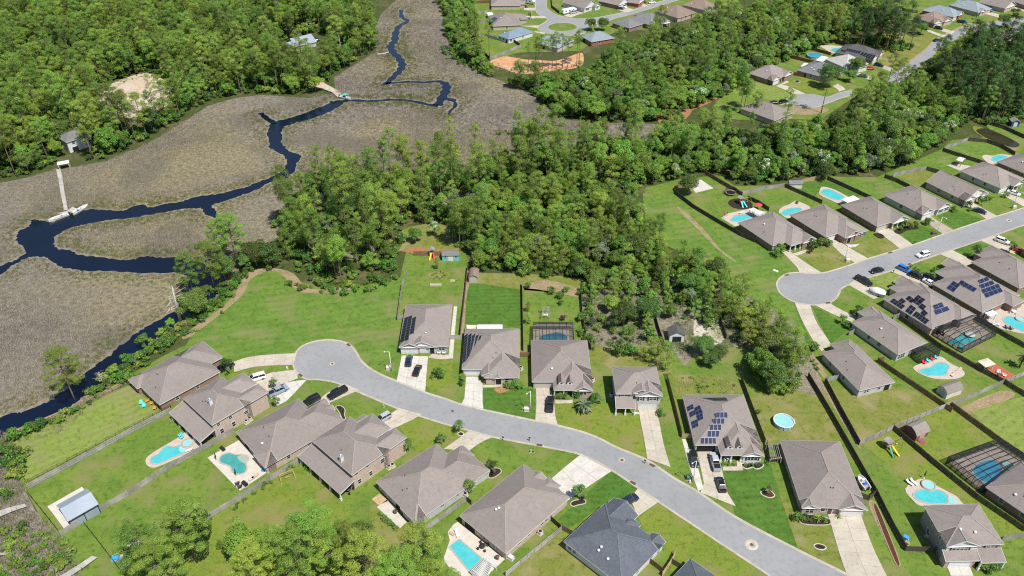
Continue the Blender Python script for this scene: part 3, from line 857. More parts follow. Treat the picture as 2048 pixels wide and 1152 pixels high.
def roof_block(root, u0, u1, v0, v1, z, kind, pitch, rm, wallm, fas=.2, name='roof'):
    """hip or gable roof over a rectangle. kind: hip | gn gb gr gl (gable facing that side, hipless behind) | gu gv (gables both ends) | hn hb hr hl (hip towards that side)"""
    W, D = u1-u0, v1-v0
    mb = MB()
    if kind == 'hip':
        alongu = W >= D
        e0 = e1 = True
    elif kind in ('gu', 'gl', 'gr', 'hl', 'hr'):
        alongu = True
        e0 = kind == 'hl'
        e1 = kind == 'hr'
    else:
        alongu = False
        e0 = kind == 'hn'
        e1 = kind == 'hb'
    span, run = (D, W) if alongu else (W, D)
    hgt = pitch*span/2
    # local (s along ridge, t across)
    a0 = span/2 if e0 else 0
    a1 = run-(span/2 if e1 else 0)
    if a1 < a0:
        a0 = a1 = run/2
    pts = [(0, 0, 0), (run, 0, 0), (run, span, 0), (0, span, 0), (a0, span/2, hgt), (a1, span/2, hgt)]

    def tr(p):
        s_, t_, h_ = p
        return (u0+s_, v0+t_, z+h_) if alongu else (u0+t_, v0+s_, z+h_)
    vs_ = [tr(p) for p in pts]
    fs = [(0, 1, 5, 4), (2, 3, 4, 5)]
    if e0: fs.append((3, 0, 4))
    if e1: fs.append((1, 2, 5))
    if not alongu:
        fs = [f[::-1] for f in fs]
    mb.add(vs_, fs)
    # underside
    th = .14
    mb.add([(a, b, c-th) for a, b, c in vs_], [f[::-1] for f in fs])
    ro = mb.build(name, M[rm], root)
    # fascia boards and rakes
    fb = MB()

    def edge(a, b):
        a, b = Vector(a), Vector(b)
        fb.bar(a+Vector((0, 0, -.10)), b+Vector((0, 0, -.10)), .05, fas)
    P4 = [vs_[i] for i in range(4)]
    edge(P4[0], P4[1]); edge(P4[2], P4[3])
    if e0: edge(P4[3], P4[0])
    else: edge(P4[3], vs_[4]); edge(vs_[4], P4[0])
    if e1: edge(P4[1], P4[2])
    else: edge(P4[1], vs_[5]); edge(vs_[5], P4[2])
    # soffit
    fb.add([(u0, v0, z-.19), (u1, v0, z-.19), (u1, v1, z-.19), (u0, v1, z-.19)], [(3, 2, 1, 0)])
    fb.build('fascia', M['trim'], ro)
    rc = MB()
    for a, b in [(4, 5)]+([(0, 4), (3, 4)] if e0 else [])+([(1, 5), (2, 5)] if e1 else []):
        va, vb = Vector(vs_[a]), Vector(vs_[b])
        if (va-vb).length > .3:
            rc.bar(va+Vector((0, 0, .02)), vb+Vector((0, 0, .02)), .26, .06)
    if rc.v and rm.startswith('sh'):
        tag(rc.build('ridge_cap', M[rm+'_cap'], ro), kind='stuff')
    # gable walls
    for en, s_ in ((e0, 0), (e1, run)):
        if not en:
            inn = OV if s_ == 0 else -OV
            g = [tr((s_+inn, OV, 0)), tr((s_+inn, span-OV, 0)), tr((s_+inn, span/2, pitch*(span/2-OV)))]
            g2 = [tr((s_+inn*1.3, OV, 0)), tr((s_+inn*1.3, span-OV, 0)), tr((s_+inn*1.3, span/2, pitch*(span/2-OV)))]
            g = [(a, b, c-.13) for a, b, c in g]; g2 = [(a, b, c-.13) for a, b, c in g2]
            wl_ = MB()
            wl_.add(g+g2, [(0, 1, 2), (5, 4, 3), (0, 3, 4, 1), (1, 4, 5, 2), (2, 5, 3, 0)])
            wl_.build('gable', M[wallm], root)
    return ro, hgt


def walls(root, u0, u1, v0, v1, z0, z1, wm):
    mb = MB(); mb.box(u0+OV, u1-OV, v0+OV, v1-OV, z0, z1-.12)
    return mb.build('wall', M[wm], root)


HOUSES = {}


def house(key, label, near, W, D, roof='sh_tan', wall='br_tan', eave=2.75, pitch=.5, kind='hip', wings=(), ops=(), vents=2, gable_wall=None, group=None, nm='house', base=0.0):
    a, b = near if not isinstance(near, str) else pp(near)
    A, B = G(a, eave+base), G(b, eave+base)
    ang = math.atan2(B.y-A.y, B.x-A.x)
    root = thing(nm, label, 'house', (A.x, A.y, base), ang, group)
    HOUSES[key] = dict(root=root, W=W, D=D, eave=eave, pitch=pitch, A=A, ang=ang)
    gw = gable_wall or wall
    blocks = [(0, W, 0, D, eave, wall)]
    ro, hg = roof_block(root, 0, W, 0, D, eave, kind, pitch, roof, gw)
    HOUSES[key]['roof'] = ro
    walls(root, 0, W, 0, D, 0, eave, wall)
    for w_ in wings:
        side, c0, c1, ext = w_[:4]
        o = dict(w_[4]) if len(w_) > 4 else {}
        wk = side[0]                      # g or h
        sd = side[1]
        z = o.get('z', eave)
        pt = o.get('pitch', pitch)
        back = (c1-c0)/2*(pt/pitch)
        back = o.get('back', back)
        if sd == 'n': r_ = (c0, c1, -ext, back)
        elif sd == 'b': r_ = (c0, c1, D-back, D+ext)
        elif sd == 'r': r_ = (W-back, W+ext, c0, c1)
        else: r_ = (-ext, back, c0, c1)
        roof_block(root, *r_, z, side, pt, o.get('roof', roof), o.get('wall', gw))
        if o.get('walls', True):
            walls(root, *r_, 0, z, o.get('wall', wall))
        elif o.get('posts'):
            for q in range(o['posts']):
                t_ = (q+.12)/(o['posts']-.76) if o['posts'] > 1 else .5
                pm = MB(); pm.box(-.14, .14, -.14, .14, 0, z-.15); pm.box(-.22, .22, -.22, .22, 0, .8)
                if sd == 'n': lc = (c0+.4+(c1-c0-.8)*t_, -ext+OV, 0)
                elif sd == 'r': lc = (W+ext-OV, c0+.4+(c1-c0-.8)*t_, 0)
                elif sd == 'b': lc = (c0+.4+(c1-c0-.8)*t_, D+ext-OV, 0)
                else: lc = (-ext+OV, c0+.4+(c1-c0-.8)*t_, 0)
                pm.build('porch_post', M['trim'], root, loc=lc)
        blocks.append((*r_, z, wall))
    for op in ops:
        bi, sd, k, pos, w_ = op[:5]
        h_ = op[5] if len(op) > 5 else {'w': 1.25, 'g': 2.15, 'd': 2.1}[k[0]]
        sill = op[6] if len(op) > 6 else (0.95 if k[0] == 'w' else 0.02)
        u0, u1, v0, v1, z, _ = blocks[bi]
        if sd == 'n': lc, rz = (pos, v0+OV-.012, sill), 0
        elif sd == 'b': lc, rz = (pos, v1-OV+.012, sill), math.pi
        elif sd == 'r': lc, rz = (u1-OV+.012, pos, sill), math.pi/2
        else: lc, rz = (u0+OV-.012, pos, sill), -math.pi/2
        first = None
        for (pn, me, par) in opening_mesh(k, w_, h_):
            if par is None:
                first = put(pn, me, root, lc, rz)
            else:
                put(pn, me, first)
    # vents on the roof
    rr = random.Random(hash(key) % 1000 if False else sum(map(ord, key)))
    for i in range(vents):
        vm = MB()
        white = rr.random() < .3
        u = W*(.3+.4*rr.random()); v = D*(.12+.16*rr.random())
        zz = eave+pitch*min(u, v, W-u, D-v) if kind == 'hip' else eave+pitch*min(v, D-v)
        vm.tube([(0, 0, -.15), (0, 0, .35)], .11 if not white else .2, 8)
        if white: vm.lathe([(.32, .3), (.28, .45), (.001, .5)], 10)
        vm.build('vent_pipe', M['pipe_white' if white else 'pipe'], ro, loc=(u, v, zz))
    return root


def pp(s):
    out, t = [], None
    for w in s.split():
        if ':' in w:
            t, w = w.split(':')
        x_, y_ = w.split(',')
        o = TILES[t]
        out.append((o[0]+float(x_)*o[2], o[1]+float(y_)*o[2]))
    return out


def lean(key, side, c0, c1, ext, z_lo, z_hi, roof='sh_tan', posts=0, wall=None, part='porch_roof', low=0.0):
    """lean-to roof on a wall of a house"""
    h = HOUSES[key]; root = h['root']; W, D = h['W'], h['D']
    q = MB()
    if side == 'n': P4 = [(c0, -ext, z_lo), (c1, -ext, z_lo), (c1, OV, z_hi), (c0, OV, z_hi)]
    elif side == 'r': P4 = [(W+ext, c0, z_lo), (W+ext, c1, z_lo), (W-OV, c1, z_hi), (W-OV, c0, z_hi)]
    elif side == 'b': P4 = [(c1, D+ext, z_lo), (c0, D+ext, z_lo), (c0, D-OV, z_hi), (c1, D-OV, z_hi)]
    else: P4 = [(-ext, c1, z_lo), (-ext, c0, z_lo), (OV, c0, z_hi), (OV, c1, z_hi)]
    q.add(P4+[(a, b, c-.14) for a, b, c in P4], [(0, 1, 2, 3), (7, 6, 5, 4), (0, 4, 5, 1), (1, 5, 6, 2), (3, 7, 4, 0)])
    o = q.build(part, M[roof], root)
    fb = MB()
    for i, j in ((0, 1), (1, 2), (3, 0)):
        a, b = Vector(P4[i]), Vector(P4[j])
        fb.bar(a-Vector((0, 0, .1)), b-Vector((0, 0, .1)), .06, .2)
    fb.build('fascia', M['trim'], o)
    a, b = Vector(P4[0]), Vector(P4[1])
    inn = (Vector(P4[3])-a); inn.z = 0; inn = inn.normalized()*.3
    for i in range(posts):
        t_ = (i+.5)/posts if posts == 1 else i/(posts-1)
        p_ = a.lerp(b, .03+.94*t_)+inn
        pm = MB(); pm.box(-.15, .15, -.15, .15, 0, z_lo-.1); pm.box(-.24, .24, -.24, .24, 0, .75)
        pm.build('porch_post', M['trim'], root, loc=(p_.x, p_.y, 0))
    if wall:
        mb = MB()
        xs = [p_[0] for p_ in P4]; ys = [p_[1] for p_ in P4]
        mb.box(min(xs)+OV, max(xs)-OV, min(ys)+OV, max(ys), 0, z_lo-.1)
        mb.build('wall', M[wall], root)
    return o


def dormer(key, u, v, w=1.5, v0=-3.3):
    h = HOUSES[key]; root = h['root']; pt = h['pitch']
    z = h['eave']+pt*(v-v0)
    d = 1.7
    hh = .75
    m_ = MB()
    top = hh+w/2*.9
    m_.add([(-w/2-.15, -.15, hh-.1), (0, -.15, top), (w/2+.15, -.15, hh-.1), (-w/2-.15, 3.2, hh-.1), (0, 3.2, top), (w/2+.15, 3.2, hh-.1)],
           [(0, 1, 4, 3), (1, 2, 5, 4), (0, 3, 4, 1)[::-1]])
    o = m_.build('dormer', h['roof'].data.materials[0], root, loc=(u, v, z))
    f = MB()
    f.add([(-w/2, 0, -.3), (w/2, 0, -.3), (w/2, 0, hh), (0, 0, top-.12), (-w/2, 0, hh), (-w/2, 2.0, -.3), (w/2, 2.0, -.3), (w/2, 2.0, hh), (-w/2, 2.0, hh)],
          [(0, 1, 2, 3, 4), (1, 6, 7, 2), (5, 0, 4, 8)])
    f.build('dormer_face', M['trim'], o)
    g = MB()
    g.add([(math.cos(t)*.3, -.02, .5+math.sin(t)*.34) for t in np.linspace(0, 2*math.pi, 13)[:-1]], [tuple(range(12))])
    g.build('pane', M['glass'], o)


def on_roof(key, p, side, z_off=0.0):
    """survey mark -> local point on a slope of the main roof"""
    h = HOUSES[key]
    c, s = math.cos(h['ang']), math.sin(h['ang'])
    d = ray(p)
    ol = Vector((-h['A'].x, -h['A'].y, CAM_H))
    o2 = Vector((c*ol.x+s*ol.y, -s*ol.x+c*ol.y, ol.z))
    d2 = Vector((c*d.x+s*d.y, -s*d.x+c*d.y, d.z))
    n = {'n': Vector((0, -h['pitch'], 1)), 'b': Vector((0, h['pitch'], 1)), 'l': Vector((-h['pitch'], 0, 1)), 'r': Vector((h['pitch'], 0, 1))}[side]
    p0 = {'n': Vector((0, 0, h['eave'])), 'b': Vector((0, h['D'], h['eave'])), 'l': Vector((0, 0, h['eave'])), 'r': Vector((h['W'], 0, h['eave']))}[side]
    t = (p0-o2).dot(n)/d2.dot(n)
    return o2+d2*t, n.normalized()


def solar(key, side, marks, nx, ny, m_='solar'):
    """a block of panels: four survey marks (corner order round the block), nx by ny panels"""
    q = [on_roof(key, p, side) for p in pp(marks)]
    n = q[0][1]
    a, b, c, d = (x_[0] for x_ in q)
    h = HOUSES[key]
    for i in range(nx):
        for j in range(ny):
            def bl(s_, t_):
                return (a.lerp(b, s_)).lerp(d.lerp(c, s_), t_)
            g = .012
            s0, s1, t0, t1 = i/nx, (i+1)/nx, j/ny, (j+1)/ny
            co = [bl(s0, t0), bl(s1, t0), bl(s1, t1), bl(s0, t1)]
            ce = sum(co, Vector())/4
            co = [p_+(ce-p_)*.02 for p_ in co]
            lo = [p_-ce+n*.07 for p_ in co]; hi = [p_-ce+n*.13 for p_ in co]
            mb = MB()
            if (co[1]-co[0]).cross(co[2]-co[0]).dot(n) < 0:
                lo, hi = lo[::-1], hi[::-1]
            mb.add(lo+hi, [(0, 1, 5, 4), (1, 2, 6, 5), (2, 3, 7, 6), (3, 0, 4, 7)], 1)
            up_ = [p_-n*.13 for p_ in hi]
            up_ = [p_*.95+n*.137 for p_ in up_]
            mb.add(hi, [(0, 1, 2, 3)], 1)
            mb.add(up_, [(0, 1, 2, 3)], 0)
            mb.build('solar_panel', [M[m_], M['solar_rim']], h['root'], loc=ce)


def chimney(key, mark, side):
    p, _ = on_roof(key, pp(mark)[0], side)
    mb = MB(); mb.box(-.42, .42, -.42, .42, -.5, 1.5)
    o = mb.build('chimney', M['trim'], HOUSES[key]['roof'], loc=p)
    c = MB(); c.box(-.47, .47, -.47, .47, 1.5, 1.58); c.tube([(0, 0, 1.58), (0, 0, 1.95)], .2, 10); c.lathe([(.3, 1.95), (.28, 2.1), (.001, 2.15)], 10)
    c.build('chimney_cap', M['flashing'], o)


# ---- north side of the near street (fronts face the viewer)
house('H1', 'brick house with three columns of black solar panels beside the near cul-de-sac lawn', 'v:218,540 785,535', 14.3, 20.5,
      wings=[('gn', 0, 6.0, .35, dict(wall='br_pink')), ('gn', 3.6, 9.6, .02, dict(z=3.2, wall='sd_white', walls=False)), ('gn', 8.2, 10.8, .3, dict(wall='sd_white', z=2.8))],
      ops=[(1, 'n', 'gar', 2.9, 4.7), (0, 'n', 'gar', 7.2, 2.3), (3, 'n', 'dark', 9.5, 1.3, 2.3), (0, 'n', 'winA', 12.3, 1.6, 1.3), (0, 'r', 'win', 6, 1.0), (0, 'r', 'win', 12, 1.0)])
solar('H1', 'l', 'v:375,178 285,210 228,495 330,460', 2, 9, 'solar_blk')
solar('H1', 'l', 'v:420,192 375,212 342,400 392,385', 1, 6, 'solar_blk')
WA = [('hn', 5.8, 16.2, 3.4, {}), ('gn', 6.0, 9.8, 3.6, dict(wall='sd_grey'))]
house('H2', 'house with stepped black solar panels behind the dark green front lawn', 'x:150,120 890,120', 16.1, 18.3,
      wings=[('hn', 6.4, 16.1, 3.5, {}), ('gn', 5.6, 9.4, 2.7, dict(wall='br_tan')), ('gn', 9.0, 11.6, 3.7, dict(wall='sd_white'))], wall='br_tan',
      ops=[(0, 'n', 'gar', 2.9, 4.7), (2, 'n', 'win', 7.5, 1.7, 1.9, .6), (3, 'n', 'dark', 10.3, 1.5, 2.4), (1, 'n', 'win', 12.6, 1.0, 1.4, .7), (1, 'n', 'win', 14.7, 1.0, 1.4, .7)])
for mk, a, b in (('v:1015,385 975,415 950,735 990,705', 1, 10), ('v:1060,380 1017,412 995,700 1035,640', 1, 8), ('v:1105,385 1062,415 1038,630 1060,570', 1, 5), ('v:1145,395 1107,418 1085,550 1105,510', 1, 4), ('v:1178,400 1147,422 1130,480 1160,450', 1, 2)):
    solar('H2', 'l', mk, a, b, 'solar_blk')
house('H3', 'house with two dormers and screened pool behind, next to the big palm', 'x:1050,280 1820,280', 16.4, 18.1,
      wings=[('hn', 5.8, 16.4, 3.3, dict(walls=False)), ('gn', 11.2, 16.4, 3.6, dict(wall='br_pink'))], wall='br_tan',
      ops=[(0, 'n', 'garT', 3.2, 4.7), (0, 'n', 'dark', 9.4, 1.3, 2.2), (0, 'n', 'win', 7.4, 1.3, 1.5), (2, 'n', 'win', 13.8, 1.8, 1.5)])
dormer('H3', 7.9, -1.9); dormer('H3', 10.2, -1.9)
lean('H3', 'n', 5.9, 11.2, 3.25, 2.62, 2.7, posts=3, part='porch_ceiling')
house('H4', 'grey two-storey house with white front gable above a double garage', 'w:305,650 1195,650', 12.2, 10.8, eave=5.4, wall='sd_grey',
      wings=[('gn', 5.1, 12.2, .95, dict(wall='sd_grey')), ('gn', 4.4, 9.4, .3, dict(z=5.9, walls=False))],
      ops=[(1, 'n', 'gar', 8.6, 4.8), (0, 'n', 'winD', 2.3, 1.8, 1.3, 3.6), (1, 'n', 'winD', 6.6, .7, 1.2, 3.6), (1, 'n', 'winD', 9.8, 1.8, 1.2, 3.6), (0, 'n', 'win', 2.2, 2.6, 1.3), (0, 'n', 'dark', 4.5, 1.1, 2.1)])
mb = MB(); mb.box(5.1+OV-.02, 12.2-OV+.02, -.95+OV-.02, 2, 0, 2.55); mb.build('brick_base', M['br_pink'], HOUSES['H4']['root'])
lean('H4', 'n', -.1, 5.2, 2.6, 2.75, 4.2, posts=3)
house('H5', 'white house with scattered blue solar panels, two dormers and cars in its drive', 't:410,250 1497,250', 16.4, 18.3, wall='sd_white',
      wings=[('hn', 5.7, 16.4, 3.3, dict(walls=False)), ('gn', 11.0, 16.4, 3.7, dict(wall='sd_white'))],
      ops=[(0, 'n', 'garO', 3.0, 4.7), (0, 'n', 'win', 7.6, 1.3, 1.5), (0, 'n', 'dark', 9.6, 1.2, 2.2), (2, 'n', 'winD', 13.7, 2.4, 1.5)])
dormer('H5', 8.2, -1.9); dormer('H5', 10.6, -1.9)
lean('H5', 'n', 5.9, 11.2, 3.25, 2.62, 2.7, posts=3, part='porch_ceiling')
solar('H5', 'n', 'I:155,355 240,355 243,393 150,393', 4, 1)
for mk in ('I:195,315 263,315 258,353 190,353', 'I:208,278 273,278 272,314 203,314', 'I:225,243 292,243 290,278 222,278', 'I:243,208 308,208 310,243 240,243'):
    solar('H5', 'n', mk, 3, 1)
for mk in ('I:75,180 108,162 116,188 80,205', 'I:88,212 120,197 128,222 95,240', 'I:118,185 148,168 168,212 130,228', 'I:130,230 165,214 170,248 138,262', 'I:100,265 135,250 142,290 108,305'):
    solar('H5', 'l', mk, 2, 2)
solar('H5', 'b', 'I:160,128 300,126 312,146 240,146', 5, 1, 'solar_blk')
house('H6', 'long hip-roofed house with pink brick gables and a wide driveway', 'I:735,755 1115,765', 14.9, 21.0, wall='br_pink',
      wings=[('gn', 0, 4.2, .3, {}), ('gn', 8.4, 14.9, .5, {})],
      ops=[(2, 'n', 'gar', 11.6, 4.8), (1, 'n', 'win', 2.1, 1.8, 1.5, .7), (0, 'n', 'door', 6.8, 1.0), (0, 'n', 'win', 5.2, .9, 1.5), (0, 'l', 'win', 8, 1.), (0, 'l', 'win', 14, 1.)])
house('H7', 'two-storey house with porch roof and pool behind at the bottom right', 'r:490,750 1255,728', 12.6, 10.9, eave=5.4, wall='sd_taupe',
      wings=[('gn', 0, 7.4, .3, dict(wall='sd_white'))],
      ops=[(1, 'n', 'winD', 3.4, 3.4, 1.1, 3.7), (0, 'n', 'winD', 10.2, 1.8, 1.1, 3.7), (0, 'n', 'gar', 3.4, 4.7), (0, 'n', 'win', 10.5, 1.8, 1.4), (0, 'l', 'win', 3, .9, 1.1, 3.7), (0, 'l', 'win', 7, .9, 1.1), (0, 'l', 'win', 7, .9, 1.1, 3.7)])
lean('H7', 'n', -.3, 7.2, 2.0, 2.75, 3.9, wall='br_pink'); lean('H7', 'n', 7.2, 12.6, 2.6, 2.75, 3.9, posts=2)
HOUSES['H7']['root'].children
opm = opening_mesh('gar', 4.7, 2.15)
fo = put('garage_door', opm[0][1], HOUSES['H7']['root'], (3.4, -2.0+OV-.02, .02)); put('frame', opm[1][1], fo)
house('H8', 'hip-roofed brown brick house cut off by the right edge beside a screened pool', 'I:1795,640 2016,790', 17.5, 15, wall='br_brown', ops=[(0, 'n', 'win', 4, 1.), (0, 'n', 'win', 9, 1.)])

# ---- south side of the near street (backs face the viewer)
house('S1', 'long hip-roofed house at the left end of the near cul-de-sac', 'j:143,614 500,955', 15.8, 18.0, wall='br_brown',
      wings=[('hn', 0, 5.4, 1.0, {}), ('hb', 0, 10.8, 3.8, {})],
      ops=[(0, 'n', 'win', 8, 1.6), (0, 'n', 'win', 11, 1.6), (0, 'n', 'dark', 13.5, 1.4, 2.1), (0, 'b', 'garT', 13.2, 4.4), (0, 'r', 'win', 5, .9), (0, 'r', 'win', 11, .9)], vents=3)
house('S2', 'two-storey brick house with white chimney and the upper pool patio behind', 'q:185,410 590,785', 14.4, 11.6, eave=5.5, wall='br_tan', kind='hip',
      wings=[('hb', 2.6, 9.2, 4.8, dict(z=5.5)), ('hb', 9.6, 14.4, 5.0, dict(z=5.5))],
      ops=[(0, 'r', 'win', 1.8, .9, .9, 3.7), (0, 'r', 'win', 5.2, .9, .9, 3.7), (0, 'r', 'win', 2.2, .9, 1.5, .8), (0, 'r', 'win', 5.6, .9, 1.5, .8), (0, 'r', 'win', 9.6, 1.2, 1.0, 2.4), (0, 'n', 'win', 3, 1.6, 1.2, 3.6), (0, 'n', 'win', 8, 1.6, 1.2, 3.6), (0, 'n', 'dark', 6, 2.4, 2.1)])
chimney('S2', 'q:590,490', 'n')
lean('S2', 'n', -.8, 14.8, 4.2, 2.8, 4.1, posts=5)
house('S3', 'wide hip-roofed house behind the dark teal pool', 'k:65,590 415,985', 15.9, 18.2, wall='br_tan',
      wings=[('hn', 10.0, 15.9, .5, {}), ('hb', 4.6, 15.5, 4.4, {}), ('gb', 4.6, 7.4, 4.9, {}), ('gb', 7.6, 10.2, 4.9, {})],
      ops=[(0, 'r', 'win', 6, .9), (0, 'r', 'win', 12, .9), (0, 'n', 'dark', 4.5, 2.4, 2.1), (0, 'n', 'win', 8, 1.6), (0, 'n', 'win', 1.8, 1.6)], vents=3)
house('S4', 'two-storey brick house with white chimney and round shrubs along its rear porch', 'k:930,690 1380,1080', 16.1, 11.6, eave=5.5, wall='br_tan',
      wings=[('hb', 3.2, 10.8, 4.6, dict(z=5.5)), ('hb', 11.2, 16.1, 5.2, dict(z=5.5)), ('gb', 0, 3.6, 4.0, dict(z=3.4, pitch=.45))],
      ops=[(0, 'r', 'win', 1.5, .8, .8, 4.2), (0, 'r', 'win', 4.8, .8, .8, 4.2), (0, 'r', 'win', 2.0, .9, 1.4, .8), (0, 'r', 'win', 5.4, .9, 1.4, .8), (0, 'r', 'win', 9.2, 1.2, 1.4, 2.2), (0, 'n', 'win', 4, 1.6, 1.2, 3.6), (0, 'n', 'win', 10, 1.6, 1.2, 3.6), (0, 'n', 'dark', 8, 2.4, 2.1)])
chimney('S4', 'p:640,470', 'n')
lean('S4', 'n', -.6, 16.6, 4.2, 2.8, 4.1, posts=5)
house('S5', 'hip-roofed house with grey side wall and L-shaped pale rear patio', 'l:50,460 405,815', 15.9, 18.2, wall='sd_grey',
      wings=[('hn', 10.2, 15.9, .3, {}), ('hb', 4.6, 15.6, 4.2, {}), ('hb', 5.0, 9.4, 4.6, {})],
      ops=[(0, 'r', 'win', 7.8, 1.1, .7, 1.3), (0, 'r', 'win', 12.4, .9, .7, 1.3), (0, 'r', 'win', 16.4, .9, .7, 1.3), (0, 'n', 'win', 2.6, 1.8), (0, 'n', 'win', 5.2, 1.8), (0, 'n', 'dark', 8.2, 1.8, 2.1)], vents=3)
house('S6', 'large plain hip-roofed house with rectangular turquoise pool behind', 'l:790,760 1195,1090', 14.8, 21.4, wall='br_tan',
      wings=[('hb', 7.0, 11.0, 1.2, {}), ('gb', 3.4, 7.4, .5, {})],
      ops=[(0, 'r', 'win', 4.6, 1.1, .9, 1.2), (0, 'r', 'win', 7.8, .9, .9, 1.2), (0, 'r', 'win', 12.2, .9, 1.2), (0, 'r', 'win', 13.6, .9, 1.2), (0, 'n', 'dark', 3, 3.4, 2.2), (0, 'n', 'win', 7.2, 1.7), (0, 'n', 'win', 11.2, 1.9, 1.6, .6)])
house('S7', 'blue-grey shingle roofed house at the bottom centre', 'm:160,735 700,1152', 16.3, 14.6, roof='sh_blue', wall='sd_white', pitch=.55,
      wings=[('gb', .4, 7.6, 2.6, {}), ('hb', 5.6, 9.6, 1.0, {}), ('gb', 12.6, 16.3, .9, {})],
      ops=[(0, 'n', 'win', 1.6, .8), (0, 'n', 'win', 2.9, .8), (0, 'r', 'win', 6, 1.0), (0, 'r', 'win', 11, 1.0)], vents=3)
house('S8', 'sliver of a second blue-grey roof at the bottom edge', 'm:1200,1455 1740,1872', 14, 14.5, roof='sh_blue', wall='sd_white', vents=0)

# ---- far side of the right-hand street (street fronts at the right end)
RW = [('hr', 5.5, 16.8, 3.0, dict(walls=False)), ('gr', 10.4, 16.8, 3.7, {})]
house('R1', 'brown brick house nearest the right-hand cul-de-sac with arched stone gable', 'n:230,290 670,585', 17.8, 16.6, wall='br_brown', wings=RW,
      ops=[(0, 'r', 'garT', 2.8, 4.5), (0, 'r', 'door', 8.2, 1.0), (2, 'r', 'win', 13.6, 1.8, 1.5), (0, 'n', 'win', 9, .9)])
lean('R1', 'r', 5.6, 10.6, 2.9, 2.6, 2.7, posts=3, part='porch_ceiling')
house('R2', 'brown brick house with paired white-trimmed gables, second on the right-hand street', 'n:890,190 1350,475', 17.6, 16.8, wall='br_brown',
      wings=[('hr', 5.6, 16.8, 3.6, {}), ('gr', 6.2, 13.4, 3.9, {}), ('gr', 10.2, 13.6, 4.1, {})],
      ops=[(0, 'r', 'gar', 2.8, 4.5), (2, 'r', 'dark', 8.0, 1.8, 2.3), (2, 'r', 'dark', 11.6, 1.6, 2.3), (1, 'r', 'winD', 15.0, 1.2, 1.4), (0, 'n', 'win', 8, .9)])
house('R3', 'brown brick house with a broad cream porch gable and mulched bed in front', 's:205,250 570,465', 17.5, 15.2, wall='br_brown', gable_wall='sd_cream',
      wings=[('gr', 6.6, 15.2, 1.2, dict(walls=False, posts=4))],
      ops=[(0, 'r', 'garT', 2.9, 4.5), (0, 'r', 'door', 9.0, 1.0), (0, 'r', 'win', 11.6, 1.4, 1.5), (0, 'n', 'win', 8, .9)])
house('R4', 'grey-sided house with two small white gables and a tan stained driveway', 'o:250,575 740,825', 17.2, 16.0, wall='sd_grey', gable_wall='sd_grey',
      wings=[('gr', 0, 6.4, .3, {}), ('gr', 8.0, 15.9, .7, {})],
      ops=[(1, 'r', 'gar', 3.0, 4.6), (2, 'r', 'winD', 10.4, .9, 1.3), (2, 'r', 'winD', 13.8, .9, 1.3), (0, 'n', 'win', 8, 1.2)])
house('R5', 'tan brick house with one big front gable and a dark car in its drive', 'o:790,405 1290,650', 17.5, 13.6, wall='br_tan', gable_wall='sd_cream', kind='gu',
      wings=[('gr', 0, 6.2, .4, {}), ('gr', 8.8, 12.8, .6, {})],
      ops=[(1, 'r', 'gar', 2.9, 4.6), (0, 'r', 'door', 7.4, 1.), (0, 'r', 'winD', 10.8, 1.6, 1.4), (0, 'n', 'win', 6, .9), (0, 'n', 'win', 12, .9)])
house('R6', 'grey-sided house with a white car parked against its garage', 'o:1225,265 1745,490', 17.4, 15.6, wall='sd_grey', gable_wall='sd_white',
      wings=[('gr', 6.0, 12.8, 1.8, dict(walls=False, posts=3))], ops=[(0, 'r', 'gar', 2.9, 4.6), (0, 'r', 'dark', 8, 1.2), (0, 'r', 'win', 10.5, 1.4), (0, 'n', 'win', 6, 1.), (0, 'n', 'win', 11, 1.)])
house('R7', 'dark brick house at the right edge beside a small turquoise pool', 'o:1700,150 2048,295', 17.4, 15.6, wall='br_brown', ops=[(0, 'n', 'win', 6, 1.), (0, 'n', 'win', 11, 1.)])

# ---- near side of the right-hand street (backs face lower right)
house('Q1', 'plain hip-roofed house at the end of the curved driveway', 'F:850,935 1060,1150', 16.9, 11.6, wall='sd_grey',
      wings=[('hl', 4.6, 11.4, 2.6, {})], ops=[(0, 'n', 'win', 4, .9), (0, 'n', 'win', 10, .9), (0, 'r', 'win', 3.0, 1.5, 1.1), (0, 'r', 'win', 7.0, .9, 1.1), (0, 'r', 'dark', 9.6, 1.8, 2.3)])
house('Q2', 'grey-walled house with a small screened porch beside a kidney-shaped pool', 'a1:650,540 1240,950', 17.3, 12.2, wall='sd_grey',
      wings=[('hl', 5.7, 11.8, 2.8, {})], ops=[(0, 'n', 'win', 6.8, .9), (0, 'n', 'win', 10.6, 1.2), (0, 'r', 'win', 2.4, 2.6, 1.8, .3)])
house('Q3', 'house with a big stepped cluster of dark solar panels and a covered boat in front', 'a1:1060,240 1690,630', 17.7, 17.6, wall='br_tan',
      wings=[('hr', 10.4, 17.6, 2.4, {}), ('hl', 6.8, 16.4, 3.2, {}), ('gl', 10.5, 13.0, 4.6, {}), ('gl', 13.4, 16.2, 5.2, {})],
      ops=[(0, 'n', 'win', 6, 1.0), (0, 'n', 'win', 9, 1.0), (0, 'r', 'dark', 5, 3, 2.2)])
house('Q4', 'house with two groups of blue solar panels and a patio with spa behind', 'a2:870,620 1510,990', 17.8, 18.6, wall='br_brown',
      wings=[('hr', 11.0, 17.4, 2.6, {}), ('hl', 6.4, 18.6, 4.0, {}), ('gl', 12.4, 18.4, 6.0, {})], ops=[(0, 'n', 'win', 8, 1.), (0, 'r', 'dark', 4, 4, 2.2)])
house('Q5', 'brown brick hip-roofed house at the right with a red car in front', 'a2:1370,345 1980,680', 17.3, 15.6, wall='br_brown',
      wings=[('hl', 5.7, 15.4, 3.4, {})], ops=[(0, 'n', 'win', 8, 1.), (0, 'r', 'win', 4, 1.6)])
